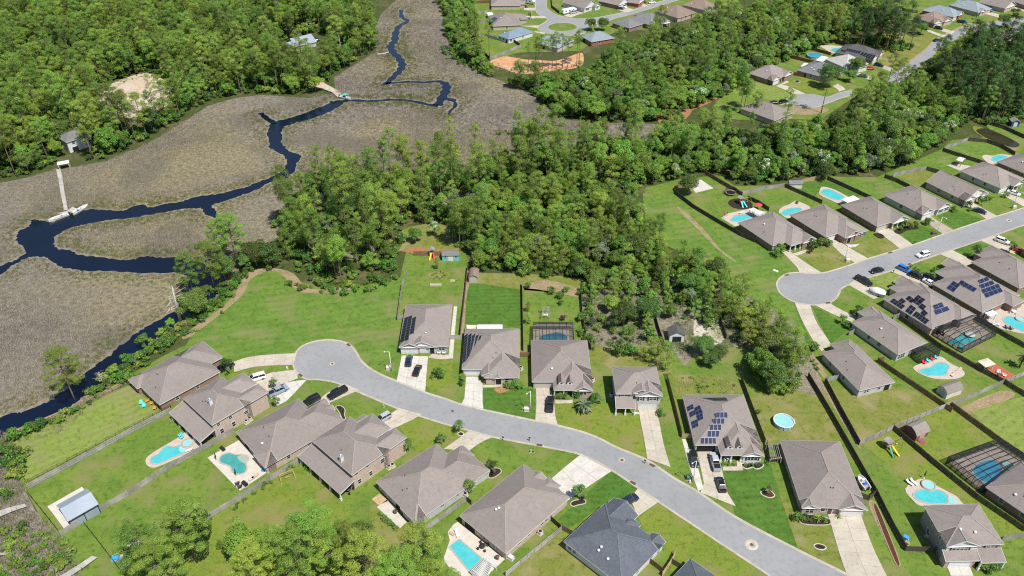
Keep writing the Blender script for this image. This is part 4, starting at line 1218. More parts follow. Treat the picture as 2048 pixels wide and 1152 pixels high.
house('Q6', 'brown roofed house at the right edge beyond the white car', 'a2:2010,160 2300,330', 17.3, 15.6, wall='br_brown', ops=[(0, 'n', 'win', 8, 1.)])
# solar on Q3 / Q4
for mk, nx, ny in (('a1:1200,235 1150,275 1300,375 1350,335', 2, 4), ('a1:1305,230 1260,265 1310,310 1360,275', 1, 2), ('a1:1400,200 1350,240 1425,300 1480,262', 1, 2), ('a1:1510,190 1462,232 1555,300 1608,255', 2, 2),
                   ('a1:1475,232 1425,272 1520,330 1565,295', 2, 2), ('a1:1420,315 1345,400 1420,450 1490,365', 2, 2), ('a1:1560,300 1510,345 1575,390 1622,342', 2, 1), ('a1:1490,400 1435,455 1500,490 1550,440', 1, 2), ('a1:1585,375 1540,420 1595,470 1642,430', 2, 1),
                   ('a1:1550,440 1500,490 1605,570 1658,520', 2, 3)):
    solar('Q3', 'n', mk, nx, ny, 'solar_blk')
solar('Q3', 'r', 'a1:1810,285 1692,330 1722,385 1845,340', 2, 2); solar('Q3', 'r', 'a1:1885,335 1705,395 1735,450 1915,385', 2, 3)
for mk, nx, ny in (('a2:1145,590 1055,680 1145,735 1235,640', 2, 2), ('a2:1250,578 1205,622 1405,732 1452,690', 1, 4)):
    solar('Q4', 'n', mk, nx, ny)
for mk, nx in (('a2:1575,533 1462,575 1485,628 1605,580', 2), ('a2:1640,580 1475,637 1495,695 1670,630', 3), ('a2:1715,622 1490,700 1520,752 1745,675', 4), ('a2:1745,675 1525,752 1560,808 1780,725', 4)):
    solar('Q4', 'r', mk, nx, 1)

# ---- far clusters
house('N1', 'big brown-roofed house with a blue solar block left of the roundabout', 'a5:290,335 640,320', 17.5, 21, wall='br_tan', wings=[('hr', 11, 20, 5.0, {})], ops=[(0, 'n', 'win', 8.5, 1.0), (0, 'r', 'garT', 5, 4.5)])
solar('N1', 'l', 'a5:355,240 320,215 250,250 280,305', 3, 3)
house('N1b', 'brown-roofed house at the top edge left of the upper street', 'a5:265,72 600,70', 19, 20, wall='br_tan', wings=[('hr', 3, 10, 3.0, {})])
house('N2', 'white house with blue metal roof by the fenced yard at the top', 'a5:350,450 490,500', 9.6, 19.6, roof='mtl_blue', wall='sd_white',
      ops=[(0, 'n', 'win', 1.8, 1.0, 1.3), (0, 'n', 'win', 5.0, 1.0, 1.3), (0, 'n', 'dark', 7.6, 1.2, 2.), (0, 'r', 'win', 2.2, 1.6), (0, 'r', 'win', 11.5, .9)])
house('N3', 'pale slate-roofed house partly hidden by pines above the orange clay', 'a5:850,550 1060,600', 14.5, 16.5, roof='sh_slate', wall='sd_grey', wings=[('hl', 8, 14, 3, {})], ops=[(0, 'n', 'dark', 4, 3.0)])
house('N4', 'red brick house with pale slate roof right of the roundabout', 'a5:1410,455 1550,535', 12.6, 15.5, roof='sh_slate', wall='br_red', ops=[(0, 'n', 'dark', 4, 3., 2.2), (0, 'n', 'win', 9, 1.0), (0, 'r', 'win', 5, 2.2, 1.6)])
house('M1', 'grey-roofed house with a small white patio cover behind the upper street', 'a6:240,235 520,325', 18.2, 16.4, roof='sh_grey', wall='br_brown', wings=[('hl', 8, 15, 3.5, {})], ops=[(0, 'n', 'win', 7, 1.)])
house('M2', 'brown-roofed house with pale brick rear wall along the upper street', 'a6:570,140 880,235', 19, 17.6, roof='sh_brown', wall='br_tan', wings=[('hl', 8, 15, 2.4, {})], ops=[(0, 'r', 'win', 4, 1.2), (0, 'r', 'win', 8, 1.2), (0, 'r', 'win', 13, 1.2)])
house('M3', 'tan-roofed house with white patio cover and red fence at the upper right street', 'a6:920,60 1220,130', 18.4, 14.5, roof='sh_brown', wall='br_tan', ops=[(0, 'r', 'win', 4, 1.2), (0, 'r', 'win', 10, 1.2)])
house('M0', 'dark grey roof behind the trees left of the grey-roofed house', 'a6:20,290 180,340', 14, 13, roof='sh_grey', wall='br_brown')
house('K1', 'grey-roofed house with white gable beside the parked caravan', 'a5:1180,30 1470,110', 19, 14, roof='sh_tan', wall='sd_white', kind='gu', wings=[('gr', 8, 13.8, 2.0, dict(wall='sd_white'))], ops=[(0, 'r', 'winD', 3.5, 1.8, 1.5), (1, 'r', 'win', 10.6, 1.6), (0, 'n', 'win', 8, 1.)])
house('K2', 'grey-roofed brick house with white front gable at the top edge', 'a5:1640,10 1840,55', 16, 13, wall='br_brown', kind='gu', gable_wall='sd_white', ops=[(0, 'r', 'gar', 3.2, 4.5), (0, 'r', 'win', 9, 1.6)])
house('K3', 'brick house end at the top edge beyond the parked white trucks', 'a5:1900,10 2010,25', 14, 13, wall='br_red', kind='gu', gable_wall='sd_white')
house('C1', 'brick house with white gables on the small upper cul-de-sac', 'a7:210,545 540,650', 15.6, 18.0, wall='br_brown', gable_wall='sd_white', wings=[('gr', 0, 7, .4, {}), ('gr', 9.6, 17.6, .8, {})],
      ops=[(1, 'r', 'gar', 3.4, 4.6), (2, 'r', 'win', 13.5, 1.6, 1.6), (0, 'r', 'dark', 8.3, 1.2), (0, 'n', 'win', 7, .9)])
house('C2', 'grey-roofed house behind a spreading oak on the upper cul-de-sac', 'a7:850,510 1130,585', 17.6, 17.2, roof='sh_grey', wall='br_tan', gable_wall='sd_white', wings=[('gr', 8.6, 16, .8, {})], ops=[(0, 'n', 'dark', 5, 1.2), (0, 'n', 'win', 8, 1.0), (0, 'r', 'win', 4, 1.)])
house('C3', 'house with pale cream roof and white patio cover', 'a7:1215,370 1490,490', 15.5, 15.5, roof='sh_light', wall='sd_white', wings=[('gr', 5, 13, 2.4, {})], ops=[(0, 'r', 'win', 3, 1.)])
house('C4', 'dark-roofed house with a long band of solar panels on its near slope', 'a7:1340,280 1830,385', 20.4, 16.0, roof='sh_dark', wall='br_tan', gable_wall='br_pink', wings=[('gr', 0, 8, .4, {}), ('gr', 8.5, 15.5, .9, {})], ops=[(1, 'r', 'gar', 4, 4.6), (0, 'n', 'win', 13, .9)])
solar('C4', 'n', 'a7:1500,235 1680,275 1660,305 1480,262', 6, 2, 'solar_blk'); solar('C4', 'n', 'a7:1690,285 1870,330 1820,390 1660,312', 5, 3, 'solar_blk'); solar('C4', 'n', 'a7:1430,250 1490,262 1475,285 1415,272', 2, 1, 'solar_blk')
house('C5', 'tan-roofed house half hidden by pines below the upper cul-de-sac', 'a7:130,1000 430,1110', 19, 15, wall='br_tan')
house('B1', 'brown-roofed house with cream gable at the upper right road', 'a8:620,215 890,300', 15.4, 17.2, roof='sh_brown', wall='br_tan', gable_wall='sd_cream', wings=[('gr', 0, 7.5, .4, {}), ('gr', 8.5, 15.5, .6, {})], ops=[(1, 'r', 'gar', 4, 4.6), (0, 'n', 'win', 8, 1.)])
house('B2', 'slate-blue roofed brick house at the upper right road', 'a8:740,130 1140,220', 19.8, 13.5, roof='sh_slate', wall='br_red', gable_wall='sd_white', wings=[('gr', 6, 13, .6, {})], ops=[(0, 'r', 'gar', 3, 4.4), (0, 'n', 'win', 12, 1.)])
house('B3', 'second slate-blue roofed house with white gables, top right', 'a8:1080,60 1460,160', 20, 15, roof='sh_slate', wall='br_tan', gable_wall='sd_white', wings=[('gr', 2, 8, .6, {}), ('gl', 8, 14, .6, {})], ops=[(1, 'r', 'win', 5, 1.6)])
house('B4', 'brown hip-roofed brick house at the top right with a blue car', 'a8:1470,30 1790,105', 17, 14, wall='br_tan', kind='gu', gable_wall='sd_cream', ops=[(0, 'n', 'win', 8, 1.), (0, 'r', 'win', 7, 1.4)])
house('B6', 'brown roof at the very top right corner', 'a8:1850,0 2048,60', 17, 14, wall='br_brown', kind='gu')
house('B5', 'grey-brown roofed house behind the dark pines at the right', 'a8:1530,470 1850,560', 16, 24, wall='sd_cream', wings=[('hn', 2, 9, 2.5, {})], ops=[(0, 'n', 'win', 11, 1.)])
house('B7', 'pale blue-grey roof at the right edge beside the upper road', 'a8:1860,350 2060,410', 16, 16, roof='sh_slate', wall='br_brown')
# woodland houses
house('F1', 'grey metal-roofed house in the woodland clearing', 'z:572,82 600,98', 12, 13, roof='mtl_grey', wall='sd_grey', kind='gv', wings=[('gn', 4, 11, 3.5, {})], ops=[(1, 'n', 'win', 7.5, 1.2), (0, 'n', 'dark', 2, 2)])
house('F2', 'white two-storey house half hidden by pines at the marsh edge', 'z:132,285 172,272', 11, 9, eave=5.2, roof='sh_grey', wall='sd_white', ops=[(0, 'n', 'dark', 8, 2.4, 2.1, 2.8), (0, 'n', 'dark', 3, 2.4, 2.1), (0, 'n', 'win', 3, 1.2, 1.2, 3.4)])

# ================================================================ FENCES
M['wood_grey'] = mat('fence_wood_grey', (.30, .28, .255), .9, [(2.5, (.19, .175, .155), .4, .7, 4, (4, 4, .4)), (.3, (.37, .35, .325), .45, .65)], rand=.12, coord='pos')
M['wood_brown'] = mat('fence_wood_brown', (.22, .135, .08), .9, [(2.5, (.14, .085, .05), .4, .7, 4, (4, 4, .4))], rand=.12)
M['wood_tan'] = mat('fence_wood_tan', (.46, .33, .19), .9, [(2.5, (.36, .25, .14), .4, .7, 4, (4, 4, .4))], rand=.1)
M['wood_red'] = mat('fence_wood_red', (.20, .07, .05), .9, [(2.5, (.13, .05, .04), .4, .7, 4, (4, 4, .4))], rand=.1)
M['wood_dark'] = mat('fence_wood_dark', (.105, .085, .065), .9, [(2.5, (.06, .05, .04), .4, .7, 4, (4, 4, .4))], rand=.15)
M['alu_black'] = mat('black_aluminium', (.02, .02, .022), .5)
FH = 1.75


def panel_mesh(style, seed):
    rg_ = random.Random(seed)
    mb = MB()
    if style == 'alu_black':
        for z in (.12, .62, 1.12):
            mb.box(0, 1, -.015, .015, z, z+.04)
        for i in range(10):
            x = (i+.5)/10
            mb.box(x-.006, x+.006, -.01, .01, .1, 1.25)
        return mb.mesh('panel', M['alu_black'])
    n = 15
    for i in range(n):
        x0, x1 = i/n+.004, (i+1)/n-.003
        h = FH+rg_.uniform(-.03, .03)
        y = rg_.uniform(-.006, .006)
        mb.box(x0, x1, y-.012, y+.012, .04, h)
    for z in (.3, .95, 1.55):
        mb.box(0, 1, .02, .07, z-.06, z+.06)
    return mb.mesh('panel', M[style])


_pan = {}
_post = {}


def fence(label, pts, style='wood_grey', flip=False, bay=2.4, name='fence', group=None):
    """a run of fence: each bay is a panel, with a post at every bay end"""
    ps = [G(p) for p in pp(pts)]
    if flip:
        ps = ps[::-1]
    t = thing(name, label, 'fence', ps[0], 0, group)
    base = ps[0]
    if style not in _post:
        mb = MB()
        hh = 1.3 if style == 'alu_black' else FH+.12
        w_ = .03 if style == 'alu_black' else .055
        mb.box(-w_, w_, -w_+.045, w_+.045, 0, hh); mb.box(-w_*1.3, w_*1.3, -w_*1.3+.045, w_*1.3+.045, hh, hh+.03)
        _post[style] = mb.mesh('post', M[style])
        _pan[style] = [panel_mesh(style, 3*k+1) for k in range(3)]
    for i in range(len(ps)-1):
        a, b = ps[i], ps[i+1]
        L_ = (b-a).length
        n = max(1, round(L_/bay))
        rz = math.atan2(b.y-a.y, b.x-a.x)
        for k in range(n):
            p = a.lerp(b, k/n)-base
            put('panel', rnd.choice(_pan[style]), t, p, rz, (L_/n, 1, 1+rnd.uniform(-.015, .015)))
            put('post', _post[style], t, p, rz)
    put('post', _post[style], t, ps[-1]-base, 0)
    return t


FENCES = [
    ('black picket fence between the creek bank and the pale green back lawn', 'G:745,45 400,205 60,370', 'alu_black'),
    ('black picket fence at the marsh end of the pale green back lawn', 'G:40,395 160,632', 'alu_black'),
    ('black picket fence running beside the grey rail fence of the pale green lawn', 'G:165,618 500,440 780,290 985,182', 'alu_black'),
    ('weathered grey fence with rails between the pale green lawn and the upper pool yard', 'G:165,652 500,470 780,315 985,210', 'wood_grey', True),
    ('weathered grey board fence between the two kidney pool yards', 'G:355,922 590,775 740,690 960,545 1350,325', 'wood_grey'),
    ('weathered grey board fence below the teal pool yard', 'G:1160,848 1330,745 1560,600 1745,485', 'wood_grey'),
    ('thin dark fence beside the metal pavilion, marsh side', 'G:165,682 350,912', 'alu_black'),
    ('thin dark fence running down from the grey board fence at the lower left', 'G:487,855 590,985 700,1130', 'alu_black'),
    ('grey rail fence between the grey-walled house and the rectangular pool', 'l:850,632 540,862 380,985 210,1125', 'wood_grey'),
    ('short dark fence from the rail fence to the large plain house', 'l:852,630 898,665', 'wood_dark'),
    ('grey rail fence below the large plain house', 'H:1275,892 1120,1020 955,1155', 'wood_grey'),
    ('dark fence stub beside the air conditioner of the large plain house', 'H:1215,835 1275,890', 'wood_dark'),
    ('brown gate fence left of the blue-grey roofed house', 'H:1280,888 1335,918', 'wood_brown'),
    ('brown fence right of the blue-grey roofed house', 'm:1180,985 1360,1125', 'wood_brown'),
    ('pale fence seen end on at the bottom centre', 'm:1500,905 1450,1000 1345,1160', 'wood_tan'),
    ('dark fence crossing towards the bottom edge sliver of roof', 'm:1460,1005 1630,1105', 'wood_dark'),
    ('grey fence between the cul-de-sac lawn and the first solar house yard', 'E:332,752 358,560 388,490', 'wood_grey'),
    ('short grey fence joining the first solar house', 'E:332,752 366,745', 'wood_grey'),
    ('dark side fence between the first two solar houses', 'E:735,455 720,600 692,845', 'wood_dark'),
    ('grey gate between the first two solar houses', 'E:635,862 700,862', 'wood_grey'),
    ('low brown fence at the top of the first solar house yard', 'E:425,378 590,378', 'wood_brown'),
    ('dark side fence between the striped lawn and the swing garden', 'E:1048,550 1055,930', 'wood_dark'),
    ('brown gate between the stepped solar house and the dormer house', 'E:1036,962 1095,962', 'wood_brown'),
    ('dark wire-grown fence right of the swing garden', 'E:1385,600 1395,730 1415,860 1445,925', 'wood_dark'),
    ('grey rail fence in the scrub behind the two-storey house', 'E:1775,608 1975,592', 'wood_grey'),
    ('dark fence left of the small glass-fronted shed', 'E:1805,700 1830,800 1870,920', 'wood_dark'),
    ('dark fence right of the white sand plot', 'F:215,640 270,780 300,860', 'wood_dark'),
    ('dark fence between the two-storey house and the white solar house', 'H:1885,25 1925,180 1968,355', 'wood_brown'),
    ('brown side gate of the white solar house', 'I:45,358 95,362', 'wood_tan'),
    ('dark fence between the white solar house and the round pool yard', 'I:385,25 455,215 522,392', 'wood_dark'),
    ('dark fence beside the pergola of the long brick house', 'I:530,400 545,495 610,490', 'wood_dark'),
    ('long dark fence running down right of the long brick house', 'I:770,5 880,190 1000,400 1090,560 1165,690 1250,860 1330,1005', 'wood_dark', True),
    ('second long dark fence beside the dirt strip above the play set', 'I:868,35 960,210 1065,400', 'wood_dark', True),
    ('short dark fence behind the boat on its trailer', 'I:1070,700 1120,718 1162,680', 'wood_dark'),
    ('grey rail fence above the play set lawn', 'I:1065,398 1260,308', 'wood_grey', True),
    ('grey rail fence above the red shed lawn', 'I:1260,308 1590,172', 'wood_grey', True),
    ('pale grey board fence along the bare strip', 'I:1590,178 1740,115 1895,45', 'wood_grey'),
    ('grey rail fence at the right edge below the red deck', 'a3:1800,945 1920,890 2060,830', 'wood_grey', True),
    ('dark fence between the play set lawn and the red shed lawn', 'I:1258,308 1500,515 1740,710 2010,895', 'wood_dark', True),
    ('dark brown fence between the red shed lawn and the bright right lawn', 'I:1592,178 1860,375 2030,490', 'wood_brown', True),
    ('dark brown fence below the kidney pool garden', 'a3:165,668 400,830 700,1030 1110,1310', 'wood_brown', True),
    ('long dark fence between the kidney pool and the red deck garden', 'a3:440,115 700,300 960,490 1240,650 1500,800 1790,950', 'wood_dark', True),
    ('dark fence past the red deck towards the right edge', 'a3:1790,950 2080,1130', 'wood_dark', True),
    ('dark fence between the two screened pool gardens at the right', 'a3:1395,115 1600,230 1800,350 2070,500', 'wood_dark', True),
    ('short grey gate between the plain hip house and the screened porch house', 'a1:620,715 725,665', 'wood_grey'),
    ('short grey gate between the screened porch house and the solar cluster house', 'a1:1190,505 1310,465', 'wood_grey'),
    ('brown gate fence right of the plain hip house', 'a3:165,668 245,655', 'wood_brown'),
    ('dark fence beside the plain hip house lawn with rails', 'F:880,1105 950,1090', 'wood_grey'),
    ('dark fence left of the bottom right two-storey house', 'I:1330,1008 1525,1015', 'wood_dark'),
    ('grey fence right of the bottom right two-storey house', 'I:1888,948 2016,928', 'wood_grey'),
    ('long grey fence along the grassy verge behind the first right-hand pool', 'F:0,20 110,105 250,190 380,265 462,302', 'wood_dark', True),
    ('brown fence beside the white concrete pad', 'C:180,1005 290,1070 392,1130', 'wood_brown', True),
    ('brown fence at the upper left corner of the pad yard', 'F:0,0 60,-30 120,-50', 'wood_brown'),
    ('grey fence above the trampoline yard', 'C:395,1125 520,1095 635,1078', 'wood_grey'),
    ('dark fence between the first and second right-hand pool yards', 'F:425,55 480,80 545,122', 'wood_dark', True),
    ('dark fence between the second and third right-hand pool yards', 'C:638,1080 740,1125 850,1175', 'wood_dark', True),
    ('tan fence beside the small shed above the third pool', 'C:735,1055 840,1030', 'wood_tan'),
    ('dark fence between the third pool yard and the wide empty lawn', 'C:880,1035 990,1085 1130,1150', 'wood_dark', True),
    ('dark fence between the wide empty lawn and the small dry lawn', 'C:1210,1025 1280,1050 1370,1095', 'wood_dark', True),
    ('grey fence above the small dry lawn', 'C:1260,1018 1360,995 1450,980', 'wood_grey'),
    ('dark fence between the small dry lawn and the gazebo lawn', 'C:1450,980 1520,1000 1590,1025', 'wood_dark', True),
    ('dark fence between the gazebo lawn and the curved corner pool yard', 'C:1545,872 1660,910 1785,950', 'wood_dark', True),
    ('grey curved fence at the top of the corner pool yard', 'C:1555,865 1620,840 1690,812', 'wood_grey'),
    ('dark curved fence along the pond side of the corner pool yard', 'C:1690,812 1800,822 1880,850 1960,895', 'wood_dark', True),
    ('dark fence beyond the pond in front of the blue shed', 'C:1812,718 1900,745 2020,800', 'wood_dark', True),
    ('grey fence left of the blue shed', 'C:1845,712 1910,695 1970,690', 'wood_grey'),
    ('red-brown fence beside the upper wood', 'a7:400,425 500,370 605,325', 'wood_red'),
    ('red-brown fence between the two upper back yards', 'a7:605,325 830,375 1060,430', 'wood_red', True),
    ('grey fence behind the blue above-ground pool', 'a7:640,310 760,265 870,225', 'wood_grey'),
    ('dark fence right of the blue above-ground pool', 'a7:920,232 1100,275 1285,325', 'wood_dark', True),
    ('new tan fence at the top of the far pool yard', 'a7:862,180 970,140 1085,105', 'wood_tan'),
    ('red fence along the open plot above the dark-roofed house', 'a7:1090,108 1300,150 1500,200', 'wood_red', True),
    ('brown fence beside the oak house', 'a7:805,580 950,605', 'wood_red'),
    ('dark curved fence beside the caravan plot', 'a5:1040,-5 1050,105 1145,178', 'wood_dark', True),
    ('grey fence between the blue-roofed house yard and the clay', 'a5:255,772 450,690 655,605', 'wood_grey'),
    ('short dark fence beside the blue-roofed house', 'a5:560,540 640,598', 'wood_dark'),
    ('dark fence beside the marsh trees at the blue-roofed house', 'a5:65,580 160,670 250,765', 'wood_dark'),
    ('grey fence end left of the blue-roofed house', 'a5:75,490 180,468 345,515', 'wood_grey'),
    ('grey fence left of the big brown-roofed house', 'a5:100,185 220,165', 'wood_grey'),
    ('second grey fence left of the big brown-roofed house', 'a5:130,300 250,282', 'wood_grey'),
    ('red shed-like fence at the top left of the upper street', 'a5:60,45 265,35', 'wood_red'),
    ('red fence behind the tan-roofed house', 'a6:1420,100 1520,125', 'wood_red'),
    ('dark fence in the far yards at the top right', 'a8:440,120 540,150 680,170', 'wood_dark'),
]
for f in FENCES:
    fence(f[0], f[1], f[2], *(f[3:]))

# ================================================================ POOLS
def pool_mat(name, c, c2):
    M[name] = mat(name, c, .05, [(.5, c2, .35, .7, 3), (2.5, tuple(min(1, q*1.25) for q in c), .52, .7, 4)], bump=(2.5, .12, .05), spec=.45)  # brighter noise patches put caustic-like light into the water colour
pool_mat('pw_turq', (.055, .37, .39), (.085, .43, .44))
pool_mat('pw_teal', (.045, .24, .22), (.07, .30, .28))
pool_mat('pw_blue', (.03, .23, .38), (.055, .29, .43))
pool_mat('pw_pale', (.22, .46, .45), (.27, .50, .49))
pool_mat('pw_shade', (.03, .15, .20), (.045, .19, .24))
M['shelf'] = mat('pool_shelf', (.27, .33, .30), .2, [(1., (.31, .37, .34), .4, .7)])
M['deck'] = mat('pool_deck', (.43, .37, .315), .9, [(.8, (.37, .31, .255), .4, .7, 5), (4., (.48, .42, .36), .5, .7)], bump=(8., .2, .02))
M['deck_white'] = mat('pool_deck_white', (.50, .46, .395), .9, [(.8, (.44, .395, .33), .4, .7, 5)], bump=(8., .2, .02))
M['coping'] = mat('pool_coping', (.40, .33, .275), .85, [(2., (.33, .26, .21), .4, .7)])
M['liner'] = mat('pool_wall', (.35, .38, .42), .6)


def pool(label, deck, water, wm='pw_turq', dm='deck', sm_deck=True, sm_water=True, shelf=None, spa=None, spa_m='pw_pale'):
    W_ = [G(p) for p in pp(water)]
    if sm_water: W_ = smooth(W_, 4, True)
    c = sum(W_, Vector())/len(W_)
    t = thing('swimming_pool', label, 'pool', (c.x, c.y, 0), 0)
    W_ = [p-c for p in W_]
    D_ = None
    if deck:
        D_ = [G(p) for p in pp(deck)]
        if sm_deck: D_ = smooth(D_, 3, True)
        D_ = [p-c for p in D_]
        mb = MB(); mb.prism(D_, -.02, .095)
        mb.build('deck', M[dm], t)
    zw = .12
    cop = grow(W_, .34)
    mb = MB()
    mb.ring(cop, W_, .175)
    n = len(W_)
    for L_, z0, z1, inv in ((cop, .09, .175, False), (W_, .10, .175, True)):
        ar = sum(L_[i].x*L_[(i+1) % n].y-L_[(i+1) % n].x*L_[i].y for i in range(n))
        q = L_ if (ar > 0) != inv else L_[::-1]
        mb.add([(p.x, p.y, z0) for p in q]+[(p.x, p.y, z1) for p in q], [(i, (i+1) % n, n+(i+1) % n, n+i) for i in range(n)])
    mb.build('coping', M['coping'], t)
    mb = MB(); mb.poly(W_, zw); mb.build('water', M[wm], t)
    if shelf:
        S_ = smooth([G(p)-c for p in pp(shelf)], 4, True)
        mb = MB(); mb.poly(S_, zw+.008); mb.build('shallow_shelf', M['shelf'] if wm == 'pw_teal' else M['pw_pale'], t)
    if spa:
        q = pp(spa)
        s0, s1 = G(q[0])-c, G(q[1])-c
        r_ = (s1-s0).length
        mb = MB(); mb.lathe([(r_+.35, .0), (r_+.35, .5), (r_, .5), (r_, .3)], 20, (s0.x, s0.y, 0)); o = mb.build('spa_wall', M['coping'], t)
        mb = MB(); mb.lathe([(r_, .42), (r_*.6, .421), (.001, .421)], 20, (s0.x, s0.y, 0)); mb.build('spa_water', M[spa_m], o)
    return t


pool('turquoise kidney pool with round spa behind the chimney house', 'b4:150,520 170,460 260,390 390,310 500,245 620,175 700,110 760,150 950,280 960,300 820,370 700,430 560,490 400,560 270,605 180,580',
     'b4:225,500 250,455 330,420 390,350 450,305 560,318 640,295 700,310 715,360 690,400 620,425 500,475 400,520 310,545 245,540', spa='b4:750,272 750,225', shelf='b4:620,345 650,300 705,315 712,360 680,395 640,385')
pool('dark teal kidney pool on a pale square patio', 'b4:1025,465 1470,215 1880,660 1480,930', 'b4:1200,490 1230,440 1320,405 1420,430 1500,428 1580,445 1590,490 1560,550 1572,620 1540,675 1450,692 1385,660 1355,590 1300,560 1220,535',
     'pw_teal', 'deck_white', False, shelf='b4:1450,450 1500,430 1580,445 1588,490 1560,548 1500,520 1460,490')
pool('rectangular turquoise pool behind the large plain house', 'b5:360,370 420,335 720,570 1135,900 880,1130 700,1290 300,1040 200,900 300,620 270,490', 'b5:300,710 435,605 775,890 600,1080', 'pw_turq', 'deck_white', False, False)
pool('pool with round spa behind the bottom right two-storey house', 'b8:315,610 580,415 700,405 840,425 960,530 1200,660 1400,770 1480,870 1520,960 1100,1000 640,960 480,850', 'b8:505,720 560,670 680,630 820,635 960,635 1080,670 1200,760 1190,830 1190,900 1000,915 800,905 620,850 520,790', spa='b8:800,545 800,460', shelf='b8:1210,760 1280,770 1380,840 1390,910 1300,930 1220,880 1200,810')
pool('kidney pool with stone deck behind the screened porch house', 'a3:625,740 720,690 850,640 950,600 1010,610 1100,680 1260,770 1280,840 1150,885 900,880 720,820', 'a3:715,770 850,740 900,700 960,680 1040,690 1085,730 1060,770 1040,830 960,838 900,835 830,840 740,810')
pool('screened pool with a white float behind the solar cluster house', 'a3:870,300 1380,130 1670,325 1250,545', 'a3:1080,400 1180,350 1260,310 1330,300 1420,330 1430,370 1380,420 1290,445 1200,450 1110,430', 'pw_turq', 'paver', False)
pool('pool and spa on the pink patio at the right edge', 'a3:1500,60 1620,0 1760,-60 2100,-80 2200,330 1960,290 1760,245 1620,180', 'a3:1785,120 1850,88 1930,110 2048,170 2150,230 2120,300 2000,265 1900,220 1815,170', 'pw_turq', 'deck', False, spa='a3:1995,125 1995,100')
pool('small screened pool behind the dormer house', 'E:1112,775 1342,775 1342,870 1112,870', 'E:1145,858 1165,840 1215,828 1250,822 1290,832 1308,852 1300,868 1240,872 1160,870', 'pw_shade', 'paver', False)
pool('large screened blue pool at the right edge with a round spa', 'a4:1090,920 1690,690 2100,960 1900,1152 1500,1300', 'a4:1390,1050 1430,970 1520,925 1610,900 1700,925 1760,1010 1770,1090 1700,1160 1600,1190 1480,1152', 'pw_blue', 'paver', False, spa='a4:1840,980 1840,935', spa_m='pw_pale')
pool('small pool with red umbrellas behind the first right-hand brick house', 'n:10,230 100,175 380,112 600,155 520,230 400,290 190,340', 'n:145,250 210,200 330,190 420,208 390,232 300,262 230,278 160,270', 'pw_turq', 'deck', False)
pool('kidney pool with fire pit behind the second right-hand brick house', 'n:750,150 800,90 880,60 960,15 1030,30 1160,105 1000,175 880,235 790,195', 'n:780,172 850,122 960,105 1030,112 1040,138 960,162 850,198')
pool('small pool with tan border behind the porch gable house', 's:-5,110 30,68 150,100 260,158 330,195 230,250 100,200 0,150', 's:10,130 40,100 105,102 200,150 240,182 180,202 80,172')
pool('small pool at the right edge behind the dark brick house', 'o:1510,95 1560,62 1640,75 1760,55 1910,85 1720,155 1620,185', 'o:1635,122 1660,86 1740,70 1830,92 1800,112 1690,146')
pool('small pool in the far yard beside the dark-roofed house', 'a7:1150,205 1250,195 1450,215 1400,270 1310,300 1230,255', 'a7:1290,262 1330,236 1400,236 1380,262 1330,282')


def round_pool(label, ctr, edge, h=1.25, wm='pw_turq', rim='trim'):
    c = G(pp(ctr)[0], h); e = G(pp(edge)[0], h)
    r_ = (e-c).length
    t = thing('above_ground_pool', label, 'pool', (c.x, c.y, 0))
    mb = MB(); mb.lathe([(r_, 0), (r_, h)], 28)
    for k in range(14):
        a = 2*math.pi*k/14
        mb.tube([(math.cos(a)*(r_+.06), math.sin(a)*(r_+.06), 0), (math.cos(a)*(r_+.06), math.sin(a)*(r_+.06), h)], .05, 5)
    mb.build('pool_wall', M['liner'], t)
    mb = MB(); mb.lathe([(r_-.12, h-.02), (r_-.12, h+.03), (r_+.12, h+.03), (r_+.12, h-.05)], 28); mb.build('rim', M[rim], t)
    mb = MB(); mb.lathe([(r_-.1, h-.12), (.001, h-.12)], 28); mb.build('water', M[wm], t)
    lm = MB()
    for s_ in (-.25, .25):
        lm.tube([(r_+.5, s_, 0), (r_+.1, s_, h+.6), (r_-.2, s_, h+.5)], .035, 5)
    for q in range(4):
        lm.box(r_+.45-.1*q, r_+.6-.1*q, -.25, .25, .3*q+.2, .3*q+.24)
    lm.build('ladder', M['trim'], t)
    return t


round_pool('round turquoise above-ground pool on the worn lawn', 'I:633,256', 'I:690,256', wm='pw_pale')
round_pool('round blue above-ground pool in the far back yard', 'a7:1080,318', 'a7:1170,318', wm='pw_blue', rim='liner')

# ---------------------------------------------------------------- screen cages
def screen_mat():
    mt = bpy.data.materials.new('insect_screen'); mt.use_nodes = True
    nt = mt.node_tree; nt.nodes.clear()
    o = nt.nodes.new('ShaderNodeOutputMaterial'); mx = nt.nodes.new('ShaderNodeMixShader'); mx.inputs[0].default_value = .52
    t = nt.nodes.new('ShaderNodeBsdfTransparent'); d = nt.nodes.new('ShaderNodeBsdfDiffuse'); d.inputs['Color'].default_value = (.035, .038, .042, 1)
    nt.links.new(t.outputs[0], mx.inputs[1]); nt.links.new(d.outputs[0], mx.inputs[2]); nt.links.new(mx.outputs[0], o.inputs[0])
    M['screen'] = mt
    mt = mt.copy(); mt.name = 'insect_screen_light'
    mt.node_tree.nodes['Mix Shader'].inputs[0].default_value = .28
    M['screen_light'] = mt
screen_mat()


